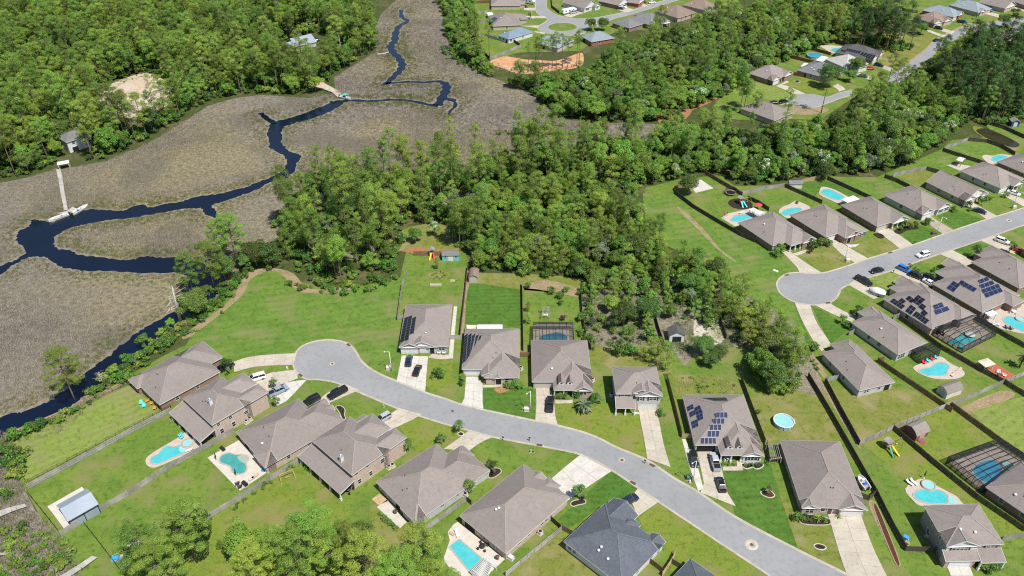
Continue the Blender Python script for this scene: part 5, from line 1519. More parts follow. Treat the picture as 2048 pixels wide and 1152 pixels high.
def cage(label, marks, h=2.7, rise=1.0, nb=5, frame='alu_black', nm='pool_enclosure'):
    """screen enclosure over a four-cornered footprint: near-left, near-right, far-right, far-left (ground marks)"""
    a, b, c, d = [G(p) for p in pp(marks)]
    ce = (a+b+c+d)/4
    t = thing(nm, label, 'pool enclosure', (ce.x, ce.y, 0))
    a, b, c, d = a-ce, b-ce, c-ce, d-ce
    up = Vector((0, 0, h)); ins = .16

    def top(s_, t_):                   # s across a->b, t across a->d ; mansard roof
        p = (a.lerp(b, s_)).lerp(d.lerp(c, s_), t_)
        e = min(s_, 1-s_, t_, 1-t_)
        return p+Vector((0, 0, h+rise*min(1, e/ins)))
    fr = MB()
    for q in (a, b, c, d):
        fr.bar(q, q+up, .1)
    for p, q in ((a, b), (b, c), (c, d), (d, a)):
        fr.bar(p+up, q+up, .1); fr.bar(p+Vector((0, 0, .9)), q+Vector((0, 0, .9)), .06); fr.bar(p+Vector((0, 0, .06)), q+Vector((0, 0, .06)), .1)
        for k in range(1, nb):
            z = p.lerp(q, k/nb); fr.bar(z, z+up, .07)
    for k in range(1, nb):
        s_ = k/nb
        ps = [top(s_, 0), top(s_, ins), top(s_, 1-ins), top(s_, 1)]
        for i in range(3): fr.bar(ps[i], ps[i+1], .12, .16)
    for t_ in (ins, .5, 1-ins):
        ps = [top(0, t_), top(ins, t_), top(1-ins, t_), top(1, t_)]
        for i in range(3): fr.bar(ps[i], ps[i+1], .08, .1)
    fr.build('frame', M[frame], t)
    sc_ = [('screen', [a, b]), ('screen', [b, c]), ('screen', [c, d]), ('screen', [d, a])]
    for nm_, (p, q) in sc_:
        mb = MB(); mb.add([p, q, q+up, p+up], [(0, 1, 2, 3)]); mb.build('screen_panel', M['screen'], t)
    mb = MB()
    g = [0, ins, 1-ins, 1]
    vs_ = [top(s_, t_) for t_ in g for s_ in g]
    mb.add(vs_, [(r_*4+k, r_*4+k+1, (r_+1)*4+k+1, (r_+1)*4+k) for r_ in range(3) for k in range(3)])
    mb.build('screen_roof', M['screen_light'], t)
    return t


cage('dark screen enclosure over the small pool behind the dormer house', 'E:1110,905 1345,905 1340,800 1112,800', 2.6, .5, 6)
cage('black framed screen enclosure over the pool with a white float', 'a3:868,318 1250,552 1682,330 1390,140', 2.8, 1.3, 6)
cage('large dark screen enclosure over the blue pool at the right edge', 'a4:1040,950 1500,1320 2130,1000 1690,715', 2.8, .6, 7)
cage('small screened porch beside the kidney pool', 'a3:590,590 700,690 950,590 830,500', 2.5, .2, 4, nm='screened_porch')

# ================================================================ SHEDS, PAVILIONS, PERGOLAS
M['sh_shed'] = M['sh_tan']
M['aqua'] = mat('aqua_paint', (.10, .50, .48), .7, [(1., (.14, .56, .53), .4, .7)])
M['shed_red'] = mat('shed_red', (.22, .085, .075), .8, [(1., (.17, .06, .055), .4, .7)])
M['shed_tan'] = mat('shed_tan', (.48, .34, .21), .8)
M['shed_blue'] = mat('shed_blue', (.03, .07, .24), .6)
M['canvas'] = mat('canvas_tan', (.56, .47, .38), .9)
M['white_sheet'] = mat('white_sheet_metal', (.62, .62, .61), .5)
M['red_deck'] = mat('red_deck_boards', (.42, .12, .06), .8, [(1.5, (.36, .10, .05), .4, .7, 4, (1, 8, 1))])
M['plank'] = mat('weathered_plank', (.40, .375, .345), .9, [(1.5, (.30, .28, .25), .4, .7, 4, (1, 6, 1))], rand=.14)
M['wood_post'] = mat('wood_post', (.30, .22, .15), .9)


def shed(label, near, D, hgt=2.1, roof='sh_tan', wall='sd_grey', door='trim', kind='gable', ridge='u', door_side='n', dw=1.5, windows=0):
    """small shed; near = left and right bottom corner marks of its near wall"""
    A, B = [G(p) for p in pp(near)]
    W = (B-A).length; ang = math.atan2(B.y-A.y, B.x-A.x)
    t = thing('garden_shed', label, 'shed', A, ang)
    mb = MB(); mb.box(0, W, 0, D, 0, hgt); mb.build('wall', M[wall], t)
    # roof profile across
    span = D if ridge == 'u' else W
    run = W if ridge == 'u' else D
    prof = [(-.18, hgt-.05), (span*.18, hgt+span*.24), (span/2, hgt+span*.38), (span*.82, hgt+span*.24), (span+.18, hgt-.05)] if kind == 'barn' else [(-.22, hgt-.08), (span/2, hgt+span*.3), (span+.22, hgt-.08)]
    mb = MB(); n = len(prof)

    def tr(s_, x_, z_): return (s_, x_, z_) if ridge == 'u' else (x_, s_, z_)
    vs_ = [tr(-.2, x_, z_) for x_, z_ in prof]+[tr(run+.2, x_, z_) for x_, z_ in prof]
    vs2 = [(a, b, c-.09) for a, b, c in vs_]
    fs = [(i, i+1, n+i+1, n+i) for i in range(n-1)]
    if ridge == 'u': fs = [f[::-1] for f in fs]
    mb.add(vs_, fs); mb.add(vs2, [f[::-1] for f in fs])
    for k in (0, n):
        mb.add([vs_[k+i] for i in range(n)]+[vs2[k+i] for i in range(n)], [(i, i+1, n+i+1, n+i) for i in range(n-1)])
    mb.build('roof', M[roof], t)
    g = MB()
    for s_ in (.02, run-.02):
        pr = [(max(0, min(span, x_)), z_-.07) for x_, z_ in prof]
        g.add([tr(s_, x_, z_) for x_, z_ in pr]+[tr(s_, 0, hgt-.3), tr(s_, span, hgt-.3)], [tuple([n]+list(range(n))+[n+1])])
    g.build('gable', M[wall], t)
    d = MB(); d.box(-dw/2, dw/2, -.03, .02, 0, 1.95); d.box(-.015, .015, -.045, -.03, 0, 1.95)
    lc, rz = {'n': ((W/2, -.01, .02), 0), 'r': ((W+.01, D/2, .02), math.pi/2), 'l': ((-.01, D/2, .02), -math.pi/2)}[door_side]
    d.build('door', M[door], t, loc=lc, rz=rz)
    for k in range(windows):
        op = opening_mesh('win', .8, .8)
        o = put('window', op[0][1], t, (W*(.18 if k == 0 else .82), -.01, 1.0)); put('pane', op[1][1], o)
    return t


shed('turquoise garden shed with grey roof and white double doors', 'b6:432,405 748,398', 3.0, 2.3, 'sh_grey', 'aqua', 'trim', dw=1.6, windows=2)
shed('tan barn-roofed shed with a roll-up door by the dirt strip', 'b6:940,822 1108,826', 4.8, 2.1, 'sh_brown', 'shed_tan', 'gdoor_tan', 'barn', 'v', dw=2.2)
shed('small dark-roofed shed with white glass doors in the scrub', 'E:1895,875 1980,875', 3.6, 2.5, 'sh_dark', 'trim', 'glass', ridge='v', dw=2.6)
shed('pale barn-roofed shed beside the kidney pool garden fence', 'a3:1040,1145 1235,1075', 3.2, 2.0, 'sh_tan', 'sd_cream', 'sd_grey', 'barn', 'u', 'l', 1.6)
shed('red barn-roofed shed with a ramp on the lower right lawn', 'a4:650,660 810,590', 4.0, 2.0, 'sh_tan', 'shed_red', 'br_pink', 'barn', 'u', 'n', 1.8)
shed('small grey shed at the corner of the far blue pool yard', 'a7:845,262 915,268', 2.4, 2.0, 'sh_dark', 'trim', 'trim', ridge='v')
shed('small cream shed beside the tan fence above the third pool', 'C:662,1085 735,1085', 2.8, 2.0, 'sh_grey', 'sd_cream', 'trim')
shed('dark blue shed at the right edge beyond the pond', 'C:1940,728 1985,730', 3.4, 2.2, 'sh_tan', 'shed_blue', 'trim', ridge='v')
shed('small white-gabled shed in the far upper right yards', 'a8:405,158 470,162', 2.8, 2.0, 'mtl_blue', 'trim', 'trim', ridge='v')
tt = [o for o in bpy.data.objects if o.get('label', '').startswith('red barn-roofed')][0]
mb = MB(); mb.add([(.8, -.05, .3), (2.4, -.05, .3), (2.4, -1.9, .0), (.8, -1.9, .0)], [(0, 3, 2, 1)]); mb.add([(.8, -.05, 0), (.8, -.05, .3), (.8, -1.9, 0), (2.4, -.05, 0), (2.4, -.05, .3), (2.4, -1.9, 0)], [(0, 1, 2), (3, 5, 4)]); mb.build('ramp', M['shed_red'], tt)


def pavilion(label, marks, h=2.6, roofm='mtl_grey', kind='gable', nm='pavilion', rise=.9, floor=None, ov=.3, posts=4, pm='trim', cat='pavilion'):
    """open roof on posts: four roof-edge marks (near-left, near-right, far-right, far-left) taken at eave height"""
    q = [G(p, h) for p in pp(marks)]
    ce = sum(q, Vector())/4
    u = (q[1]-q[0]); ang = math.atan2(u.y, u.x)
    c, s = math.cos(ang), math.sin(ang)
    lo = [Vector((c*(p.x-ce.x)+s*(p.y-ce.y), -s*(p.x-ce.x)+c*(p.y-ce.y), 0)) for p in q]
    hx = (abs(lo[0].x)+abs(lo[1].x)+abs(lo[2].x)+abs(lo[3].x))/4
    hy = (abs(lo[0].y)+abs(lo[1].y)+abs(lo[2].y)+abs(lo[3].y))/4
    t = thing(nm, label, cat, (ce.x, ce.y, 0), ang)
    mb = MB()
    if kind == 'gable':       # ridge along u
        vs_ = [(-hx, -hy, h), (hx, -hy, h), (hx, 0, h+rise), (-hx, 0, h+rise), (hx, hy, h), (-hx, hy, h)]
        mb.add(vs_, [(0, 1, 2, 3), (3, 2, 4, 5)]); mb.add([(a, b, z-.08) for a, b, z in vs_], [(3, 2, 1, 0), (5, 4, 2, 3)])
        mb.add([(-hx, -hy, h-.08), (hx, -hy, h-.08), (hx, -hy, h), (-hx, -hy, h)], [(0, 1, 2, 3)])
    elif kind == 'hip':
        vs_ = [(-hx, -hy, h), (hx, -hy, h), (hx, hy, h), (-hx, hy, h), (0, 0, h+rise)]
        mb.add(vs_, [(0, 1, 4), (1, 2, 4), (2, 3, 4), (3, 0, 4)]); mb.add([(a, b, z-.1) for a, b, z in vs_], [(4, 1, 0), (4, 2, 1), (4, 3, 2), (4, 0, 3)])
        mb.bar((-hx, -hy, h-.1), (hx, -hy, h-.1), .06, .22); mb.bar((hx, -hy, h-.1), (hx, hy, h-.1), .06, .22); mb.bar((hx, hy, h-.1), (-hx, hy, h-.1), .06, .22); mb.bar((-hx, hy, h-.1), (-hx, -hy, h-.1), .06, .22)
    elif kind == 'flat':
        mb.box(-hx, hx, -hy, hy, h-.1, h)
        for k in range(1, int(hx*2/.6)):
            x_ = -hx+k*.6; mb.box(x_-.03, x_+.03, -hy, hy, h, h+.03)
    mb.build('roof', M[roofm], t)
    xs = [-hx+ov, hx-ov] if posts == 4 else [-hx+ov, 0, hx-ov]
    for x_ in xs:
        for y_ in (-hy+ov, hy-ov):
            pm_ = MB(); pm_.box(-.09, .09, -.09, .09, 0, h-.08 if kind != 'gable' else h-.02); pm_.build('post', M[pm], t, loc=(x_, y_, 0))
    if floor:
        F_ = [G(p)-ce for p in pp(floor[0])]
        F_ = [Vector((c*p.x+s*p.y, -s*p.x+c*p.y, 0)) for p in F_]
        f = MB(); f.prism(F_, -.02, .09); f.build('floor_slab', M[floor[1]], t)
    return t, hx, hy


pv, hx, hy = pavilion('big grey metal-roofed pavilion on a concrete pad at the lower left', 'b3:645,880 1185,572 960,322 445,600', 3.0, 'mtl_grey', floor=('b3:300,625 890,290 1225,680 610,1040', 'concrete_white'), rise=1.5, posts=6, pm='alu_black')
mb = MB()
mb.box(-hx+.3, hx-.3, -hy+.25, -hy+.33, 0, 2.0); mb.build('side_panel', M['mtl_grey'], pv)
pavilion('white roofed gazebo on a stone patio, upper right lawn', 'o:1190,130 1250,148 1310,112 1220,82', 2.7, 'white_sheet', 'gable', 'gazebo', .5, ('o:1065,200 1150,172 1370,208 1230,268', 'deck'), pm='wood_post', cat='gazebo')
pavilion('tan canvas-roofed cabana on the red deck', 'a3:1560,730 1690,690 1580,615 1450,655', 2.4, 'canvas', 'hip', 'cabana', .5, cat='cabana')
rd = GP('a3', '1555,745 1690,700 1945,850 1790,935')
mb = MB(); ce = sum(rd, Vector())/4
dk = thing('timber_deck', 'red timber deck in the right-hand garden corner', 'deck', ce)
n_ = 14
for k in range(n_):
    q = [rd[0].lerp(rd[1], k/n_+.004), rd[0].lerp(rd[1], (k+1)/n_-.004), rd[3].lerp(rd[2], (k+1)/n_-.004), rd[3].lerp(rd[2], k/n_+.004)]
    b_ = MB(); b_.prism([p-ce for p in q], .02, .2); b_.build('plank', M['red_deck'], dk)
pavilion('white flat patio cover behind the stepped solar house', 'E:790,812 935,812 937,775 790,775', 2.6, 'white_sheet', 'flat', 'patio_cover', cat='patio cover')
pavilion('white patio cover beside the small pool with red umbrellas', 'n:500,190 590,150 400,108 370,118', 2.5, 'white_sheet', 'flat', 'patio_cover', cat='patio cover')
pavilion('white patio cover beside the tan bordered pool', 's:270,235 405,190 330,155 225,190', 2.5, 'white_sheet', 'flat', 'patio_cover', cat='patio cover')
pavilion('white patio cover over the spa patio at the right edge', 'a3:1620,80 1720,45 1640,0 1540,40', 2.5, 'white_sheet', 'flat', 'patio_cover', cat='patio cover')
pavilion('white patio cover behind the oak house', 'a7:895,462 985,480 1030,435 960,420', 2.5, 'white_sheet', 'flat', 'patio_cover', cat='patio cover')
pavilion('long white patio cover behind the pale-roofed house', 'a7:1085,385 1180,405 1270,350 1190,330', 2.6, 'white_sheet', 'flat', 'patio_cover', cat='patio cover')
pavilion('white patio cover behind the grey-roofed house by the wood', 'a6:660,310 770,292 740,272 650,290', 2.6, 'white_sheet', 'flat', 'patio_cover', cat='patio cover')
pavilion('white patio cover behind the tan-roofed house', 'a6:1230,150 1340,140 1310,112 1220,128', 2.6, 'white_sheet', 'flat', 'patio_cover', cat='patio cover')
pavilion('white patio cover left of the big brown-roofed house', 'a5:225,200 300,195 290,155 218,160', 2.6, 'white_sheet', 'flat', 'patio_cover', cat='patio cover')
# shade sail
sl = GP('v', '995,285 1110,290 1105,350 1000,345', 2.6)
ce = sum(sl, Vector())/4
t = thing('shade_sail', 'cream shade sail left of the white patio cover', 'shade sail', (ce.x, ce.y, 0))
mb = MB()
N = 6
vs_ = []
for i in range(N+1):
    for j in range(N+1):
        p = sl[0].lerp(sl[1], i/N).lerp(sl[3].lerp(sl[2], i/N), j/N)-Vector((ce.x, ce.y, 0))
        p.z -= .5*math.sin(math.pi*i/N)*math.sin(math.pi*j/N)
        vs_.append(p)
mb.add(vs_, [(i*(N+1)+j, (i+1)*(N+1)+j, (i+1)*(N+1)+j+1, i*(N+1)+j+1) for i in range(N) for j in range(N)], 0, True)
mb.build('canopy', M['canvas'], t)
for p in sl:
    mb = MB(); mb.tube([(0, 0, 0), (0, 0, 2.6)], .05, 6); mb.build('post', M['trim'], t, loc=(p.x-ce.x, p.y-ce.y, 0))


def pergola(label, marks, h=2.4, m_='wood_grey', nbar=8):
    q = [G(p, h) for p in pp(marks)]
    ce = sum(q, Vector())/4; ce.z = 0
    t = thing('pergola', label, 'pergola', ce)
    q = [p-ce for p in q]
    for p in q:
        mb = MB(); mb.box(-.08, .08, -.08, .08, 0, h-.05); mb.build('post', M[m_], t, loc=(p.x, p.y, 0))
    for a, b in ((q[0], q[1]), (q[3], q[2])):
        mb = MB(); mb.bar(a, b, .08, .2); mb.build('beam', M[m_], t)
    for k in range(nbar):
        a = q[0].lerp(q[1], (k+.5)/nbar); b = q[3].lerp(q[2], (k+.5)/nbar)
        e = (b-a).normalized()*.3
        mb = MB(); mb.bar(a-e+Vector((0, 0, .15)), b+e+Vector((0, 0, .15)), .07, .14); mb.build('rafter', M[m_], t)
    return t


pergola('white slatted pergola at the corner of the rectangular pool', 'b5:640,1050 850,1240 1000,960 850,850', 2.4, 'trim', 12)
pergola('grey pergola in the side yard of the long brick house', 'I:555,480 620,470 600,395 535,395', 2.3, 'wood_grey', 6)
pergola('small garden swing pergola with white seat', 'b7:385,600 520,590 520,480 375,490', 2.2, 'wood_grey', 6)
mb = MB(); c0 = G(pp('b7:445,640')[0])
t = thing('garden_bench', 'white bench below the small garden pergola', 'bench', c0)
mb.box(-.9, .9, -.25, .25, .4, .46); mb.build('seat', M['trim'], t)
mb = MB(); mb.box(-.9, .9, .22, .28, .46, .95); mb.build('backrest', M['trim'], t)
for s_ in (-.8, .8):
    mb = MB(); mb.box(s_-.04, s_+.04, -.22, .24, 0, .4); mb.build('leg', M['trim'], t)

# ---------------------------------------------------------------- docks
def boardwalk(label, left, right, z=.75, step=.9, rails=True, gap=.05):
    a, b = [G(p, z) for p in pp(left)], [G(p, z) for p in pp(right)]
    ce = (a[0]+b[0])/2; ce.z = 0
    t = thing('boardwalk', label, 'dock', ce)
    for i in range(len(a)-1):
        L_ = (a[i+1]-a[i]).length
        n = max(1, int(L_/step))
        for k in range(n):
            q = [a[i].lerp(a[i+1], k/n), b[i].lerp(b[i+1], k/n), b[i].lerp(b[i+1], (k+1)/n), a[i].lerp(a[i+1], (k+1)/n)]
            c = sum(q, Vector())/4
            q2 = [Vector((c.x+(p.x-c.x)*.985, c.y+(p.y-c.y)*.985, 0))-Vector((c.x, c.y, 0)) for p in q]
            dz = rnd.uniform(-.03, .03)
            m1 = MB(); m1.prism(q2, -.06, .0); o = m1.build('plank', M['plank'], t, loc=(c.x-ce.x, c.y-ce.y, z+dz))
        for k in range(0, n+1, 4):
            for e in (a, b):
                p = e[i].lerp(e[i+1], k/n)-ce
                m1 = MB(); m1.tube([(0, 0, -.6), (0, 0, z+.35)], .09, 6); m1.build('pile', M['wood_post'], t, loc=(p.x, p.y, 0))
    return t


boardwalk('long grey boardwalk crossing the marsh to the boat dock', 'z:112,338 117,360 121,385 126,410 128,420', 'z:121,338 126,360 129,385 134,410 136,420', .8)
boardwalk('grey T-head dock platform between the two boats', 'b2:480,720 700,650 830,560', 'b2:500,740 730,715 960,610', .7)
boardwalk('small grey dock leading to the far turquoise boat', 'A:1870,500 1920,520 1950,548', 'A:1862,512 1915,532 1945,560', .6)
boardwalk('grey dock stub at the left edge below the pavilion yard', 'G:-60,790 60,755 140,735', 'G:-40,825 70,780 155,750', .6)
boardwalk('white dock at the bottom left edge', 'G:330,1160 440,1095 530,1035', 'G:360,1180 470,1110 560,1045', .6)
boardwalk('weathered dock end at the left edge of the marsh', 'G:-30,1020 30,1015 62,1012', 'G:-30,1035 30,1030 62,1026', .5)
boardwalk('tiny pale footbridge on the upper marsh creek', 'B:215,308 250,305 280,296', 'B:217,314 252,311 282,302', .5)
pavilion('white roofed dock shelter at the marsh edge boardwalk', 'z:115.5,330 139,326 137,319.5 113.5,324', 2.6, 'white_sheet', 'gable', 'dock_shelter', .3, cat='shelter')

# ================================================================ VEGETATION
def leaf_mat(name, c1, c2, c3, trans=.28, rnd_amt=.33, big=.03):
    mt = bpy.data.materials.new(name)
    mt.use_nodes = True
    nt = mt.node_tree
    nt.nodes.clear()
    L = nt.links.new
    out = nt.nodes.new('ShaderNodeOutputMaterial')
    at = nt.nodes.new('ShaderNodeAttribute'); at.attribute_name = 'tint'
    geo = nt.nodes.new('ShaderNodeNewGeometry')
    oi = nt.nodes.new('ShaderNodeObjectInfo')
    m1 = nt.nodes.new('ShaderNodeMix'); m1.data_type = 'RGBA'
    L(at.outputs['Fac'], m1.inputs[0])
    m1.inputs[6].default_value = (*c1, 1); m1.inputs[7].default_value = (*c2, 1)
    nz = nt.nodes.new('ShaderNodeTexNoise'); nz.inputs['Scale'].default_value = big; nz.inputs['Detail'].default_value = 3
    L(geo.outputs['Position'], nz.inputs['Vector'])
    mr = nt.nodes.new('ShaderNodeMapRange'); mr.inputs['From Min'].default_value = .4; mr.inputs['From Max'].default_value = .66
    L(nz.outputs['Fac'], mr.inputs['Value'])
    m2 = nt.nodes.new('ShaderNodeMix'); m2.data_type = 'RGBA'
    mm = nt.nodes.new('ShaderNodeMath'); mm.operation = 'MULTIPLY'; mm.inputs[1].default_value = .7
    L(mr.outputs[0], mm.inputs[0]); L(mm.outputs[0], m2.inputs[0])
    L(m1.outputs[2], m2.inputs[6]); m2.inputs[7].default_value = (*c3, 1)
    hs = nt.nodes.new('ShaderNodeHueSaturation')
    r1 = nt.nodes.new('ShaderNodeMapRange'); r1.inputs['To Min'].default_value = 1-rnd_amt*1.3; r1.inputs['To Max'].default_value = 1+rnd_amt
    L(oi.outputs['Random'], r1.inputs['Value']); L(r1.outputs[0], hs.inputs['Value'])
    mu = nt.nodes.new('ShaderNodeMath'); mu.operation = 'MULTIPLY'; mu.inputs[1].default_value = 7.31
    fr = nt.nodes.new('ShaderNodeMath'); fr.operation = 'FRACT'
    L(oi.outputs['Random'], mu.inputs[0]); L(mu.outputs[0], fr.inputs[0])
    r2 = nt.nodes.new('ShaderNodeMapRange'); r2.inputs['To Min'].default_value = .482; r2.inputs['To Max'].default_value = .528
    L(fr.outputs[0], r2.inputs['Value']); L(r2.outputs[0], hs.inputs['Hue'])
    L(m2.outputs[2], hs.inputs['Color'])
    d = nt.nodes.new('ShaderNodeBsdfDiffuse'); t = nt.nodes.new('ShaderNodeBsdfTranslucent')
    L(hs.outputs[0], d.inputs['Color']); L(hs.outputs[0], t.inputs['Color'])
    gl = nt.nodes.new('ShaderNodeBsdfGlossy'); gl.inputs['Roughness'].default_value = .45; gl.inputs['Color'].default_value = (.6, .6, .6, 1)
    mx = nt.nodes.new('ShaderNodeMixShader'); mx.inputs[0].default_value = trans
    L(d.outputs[0], mx.inputs[1]); L(t.outputs[0], mx.inputs[2])
    m3 = nt.nodes.new('ShaderNodeMixShader'); m3.inputs[0].default_value = .035
    L(mx.outputs[0], m3.inputs[1]); L(gl.outputs[0], m3.inputs[2])
    L(m3.outputs[0], out.inputs[0])
    M[name] = mt
    return mt


leaf_mat("leaf_pine", (.165, .275, .038), (.305, .425, .074), (.240, .325, .045), trans=.35)
leaf_mat("leaf_broad", (.130, .265, .034), (.265, .415, .064), (.205, .295, .038), trans=.35)
leaf_mat('leaf_oak', (.085, .160, .030), (.165, .250, .052), (.120, .175, .032))
leaf_mat('leaf_young', (.185, .285, .036), (.320, .430, .070), (.240, .330, .042), trans=.35)
leaf_mat('leaf_dark', (.055, .125, .030), (.110, .200, .045), (.080, .150, .030))
leaf_mat('leaf_grey', (.160, .205, .110), (.260, .310, .200), (.120, .170, .060))
leaf_mat('leaf_shrub', (.070, .170, .022), (.140, .270, .038), (.110, .195, .026))
leaf_mat('leaf_lime', (.190, .275, .036), (.260, .330, .055), (.150, .230, .030))
leaf_mat('leaf_bloom', (.70, .68, .62), (.80, .78, .72), (.60, .6, .5))
leaf_mat('leaf_red', (.12, .03, .03), (.20, .05, .04), (.10, .04, .03))
leaf_mat('leaf_palm', (.16, .22, .12), (.26, .32, .19), (.13, .18, .08))
leaf_mat('reed', (.275, .246, .204), (.450, .402, .335), (.375, .325, .185), trans=.25, rnd_amt=.22, big=.012)
leaf_mat('reed_green', (.150, .165, .060), (.240, .245, .100), (.22, .21, .08), trans=.15, rnd_amt=.2, big=.02)
M['bark'] = mat('bark', (.22, .165, .125), .95, [(1.5, (.12, .085, .06), .4, .7, 4, (3, 3, .6))], coord='obj', bump=(6., .6, .05))
M['bark_grey'] = mat('bark_grey', (.30, .28, .25), .95, [(1.5, (.18, .16, .14), .4, .7, 4, (3, 3, .6))], coord='obj', bump=(6., .6, .05))
M['bark_dead'] = mat('bark_dead', (.54, .49, .44), .9, [(1.5, (.45, .40, .36), .4, .7, 4, (3, 3, .6))], coord='obj')


def leaf_mesh(name, clumps, n, size, m_, rg, up=.35, aspect=1.0, flat=.85):
    """clumps: list of (centre, radius). n leaves per clump of unit radius^2, each a small four-sided face"""
    V, T = [], []
    for (c, r_) in clumps:
        k = max(6, int(n*r_*r_))
        d = rg.normal(size=(k, 3)); d /= np.linalg.norm(d, axis=1)[:, None]
        d[:, 2] = np.abs(d[:, 2])*np.where(rg.random(k) < .82, 1, -.7)
        rr = r_*(.55+.5*rg.random(k)**.6)
        pos = np.array(c)+d*rr[:, None]*np.array([1, 1, flat])
        nr = d+rg.normal(size=(k, 3))*.55+np.array([0, 0, up])
        nr /= np.linalg.norm(nr, axis=1)[:, None]
        t = np.cross(nr, rg.normal(size=(k, 3))); t /= np.linalg.norm(t, axis=1)[:, None]
        b = np.cross(nr, t)
        s = size*(.6+.8*rg.random(k))[:, None]
        q = np.stack([pos-t*s*.5*aspect, pos-b*s*.5, pos+t*s*.5*aspect, pos+b*s*.5], 1)
        V.append(q.reshape(-1, 3))
        ct = rg.random()
        T.append(np.repeat(np.clip(ct*.75+.35*(rg.random(k)-.3), 0, 1), 4))
    V = np.concatenate(V); T = np.concatenate(T)
    nq = len(V)//4
    me = bpy.data.meshes.new(name)
    me.vertices.add(len(V)); me.vertices.foreach_set('co', V.astype(np.float32).ravel())
    me.loops.add(nq*4); me.loops.foreach_set('vertex_index', np.arange(nq*4, dtype=np.int32))
    me.polygons.add(nq); me.polygons.foreach_set('loop_start', np.arange(nq, dtype=np.int32)*4)
    at = me.attributes.new('tint', 'FLOAT', 'POINT'); at.data.foreach_set('value', T.astype(np.float32))
    me.materials.append(M[m_])
    me.update(calc_edges=True)
    return me


def trunk_mesh(name, path, rads, limbs, m_):
    mb = MB()
    mb.tube(path, rads, 7)
    for (pts, r0) in limbs:
        k = len(pts)
        mb.tube(pts, [r0*(1-.8*i/(k-1)) for i in range(k)], 5, cap=False)
    return mb.mesh(name, M[m_])


def make_pine(seed, h, cr, n, size, m_='leaf_pine', base=.48, nl=20, cl=1.0):
    rg = np.random.default_rng(seed)
    bend = rg.normal(size=2)*.025*h
    path, rads = [], []
    for i in range(6):
        t = i/5
        path.append((bend[0]*t*t, bend[1]*t*t, h*t*.985))
        rads.append(.012*h*(1-t*.82)+.02)
    limbs, clumps = [], []
    for i in range(nl):
        t = base+(1-base)*((i+.5*rg.random())/nl)
        a = i*2.4+rg.normal()*.4
        ph = (t-base)/(1-base)
        L_ = cr*(math.sin(math.pi*(.16+.78*ph))**.8)*(.65+.55*rg.random())
        rise = L_*(.05+.55*ph)
        o = np.array([bend[0]*t*t, bend[1]*t*t, h*t])
        e = o+np.array([math.cos(a)*L_, math.sin(a)*L_, rise])
        mid = (o+e)/2+np.array([0, 0, -.08*L_])
        limbs.append(([tuple(o), tuple(mid), tuple(e)], .05+.008*h*(1-t)))
        r_ = (.30+.16*rg.random())*cr*.95*cl
        clumps.append((e, r_))
        if rg.random() < .75:
            clumps.append((o+(e-o)*(.5+.2*rg.random())+np.array([rg.normal()*.3, rg.normal()*.3, .3]), r_*.8))
    clumps.append((np.array([bend[0], bend[1], h*1.0]), cr*.36*cl))
    tm = trunk_mesh('trunk', path, rads, limbs, 'bark')
    cm = leaf_mesh('crown', clumps, n, size, m_, rg, up=.65, aspect=.42, flat=.8)
    return tm, cm


def make_broad(seed, h, cr, n, size, m_='leaf_broad', nc=26, low=.25, bark='bark_grey', bloom=None):
    rg = np.random.default_rng(seed)
    limbs, clumps = [], []
    zc = h*(.5+.5*low)
    rz = h*(1-low)/2
    for i in range(nc):
        d = rg.normal(size=3); d /= np.linalg.norm(d)
        if d[2] < -.35: d[2] *= -.6
        rr = .55+.38*rg.random()
        lump = 1+.22*math.sin(3*math.atan2(d[1], d[0])+seed)
        c = np.array([d[0]*cr*rr*lump, d[1]*cr*rr*lump, zc+d[2]*rz*rr])
        clumps.append((c, cr*(.27+.2*rg.random())))
        if i < 9:
            o = np.array([0, 0, h*(.18+.04*i)])
            limbs.append(([tuple(o), tuple((o+c)/2+np.array([0, 0, .2])), tuple(c)], .05+.008*h))
    clumps.append((np.array([0, 0, zc+rz*.5]), cr*.5))
    tm = trunk_mesh('trunk', [(0, 0, 0), (rg.normal()*.1, rg.normal()*.1, h*.3), (0, 0, h*.75)], [.022*h, .017*h, .006*h], limbs, bark)
    cm = leaf_mesh('crown', clumps, n, size, m_, rg, up=.6, aspect=.8)
    bm_ = None
    if bloom:
        bm_ = leaf_mesh('blossom', [(c*1.0+np.array([0, 0, r_*.35]), r_*.85) for c, r_ in clumps if rg.random() < .6], n*.5, size*.8, 'leaf_bloom', rg, up=.6)
    return tm, cm, bm_


PINES = [make_pine(100+i, 15+3.2*(i % 4), 3.3+.35*(i % 3), 120, .36, base=(.42, .55, .36, .5, .62, .45)[i % 6], nl=18+(i % 3)*3) for i in range(9)]
PINES_HI = [make_pine(300+i, 18+2*i, 4.5+.3*i, 330, .25, base=.36, nl=40, cl=.62) for i in range(3)]
DPINES = [make_pine(250+i, 17+2*i, 2.9+.3*i, 130, .34, 'leaf_dark', base=.42, nl=22) for i in range(4)]
YPINES = [make_pine(200+i, 9+1.2*i, 2.3+.15*i, 130, .32, 'leaf_young', base=.22, nl=16, cl=1.1) for i in range(4)]
TALL = [make_pine(400+i, 23+1.5*i, 2.6+.2*i, 110, .36, base=.68, nl=13, cl=1.15) for i in range(3)]
BROAD = [make_broad(500+i, 8+1.5*(i % 4), 3.2+.45*(i % 3), 110, .37, nc=22+3*(i % 3), low=.12+.08*(i % 2)) for i in range(7)]
OAKS = [make_broad(600+i, 9.5+1.2*i, 4.4+.4*i, 100, .38, 'leaf_oak', nc=32, low=.18) for i in range(4)]
GREYS = [make_broad(700+i, 8+1.4*i, 3.0+.3*i, 90, .36, 'leaf_grey', nc=22, low=.2) for i in range(2)]
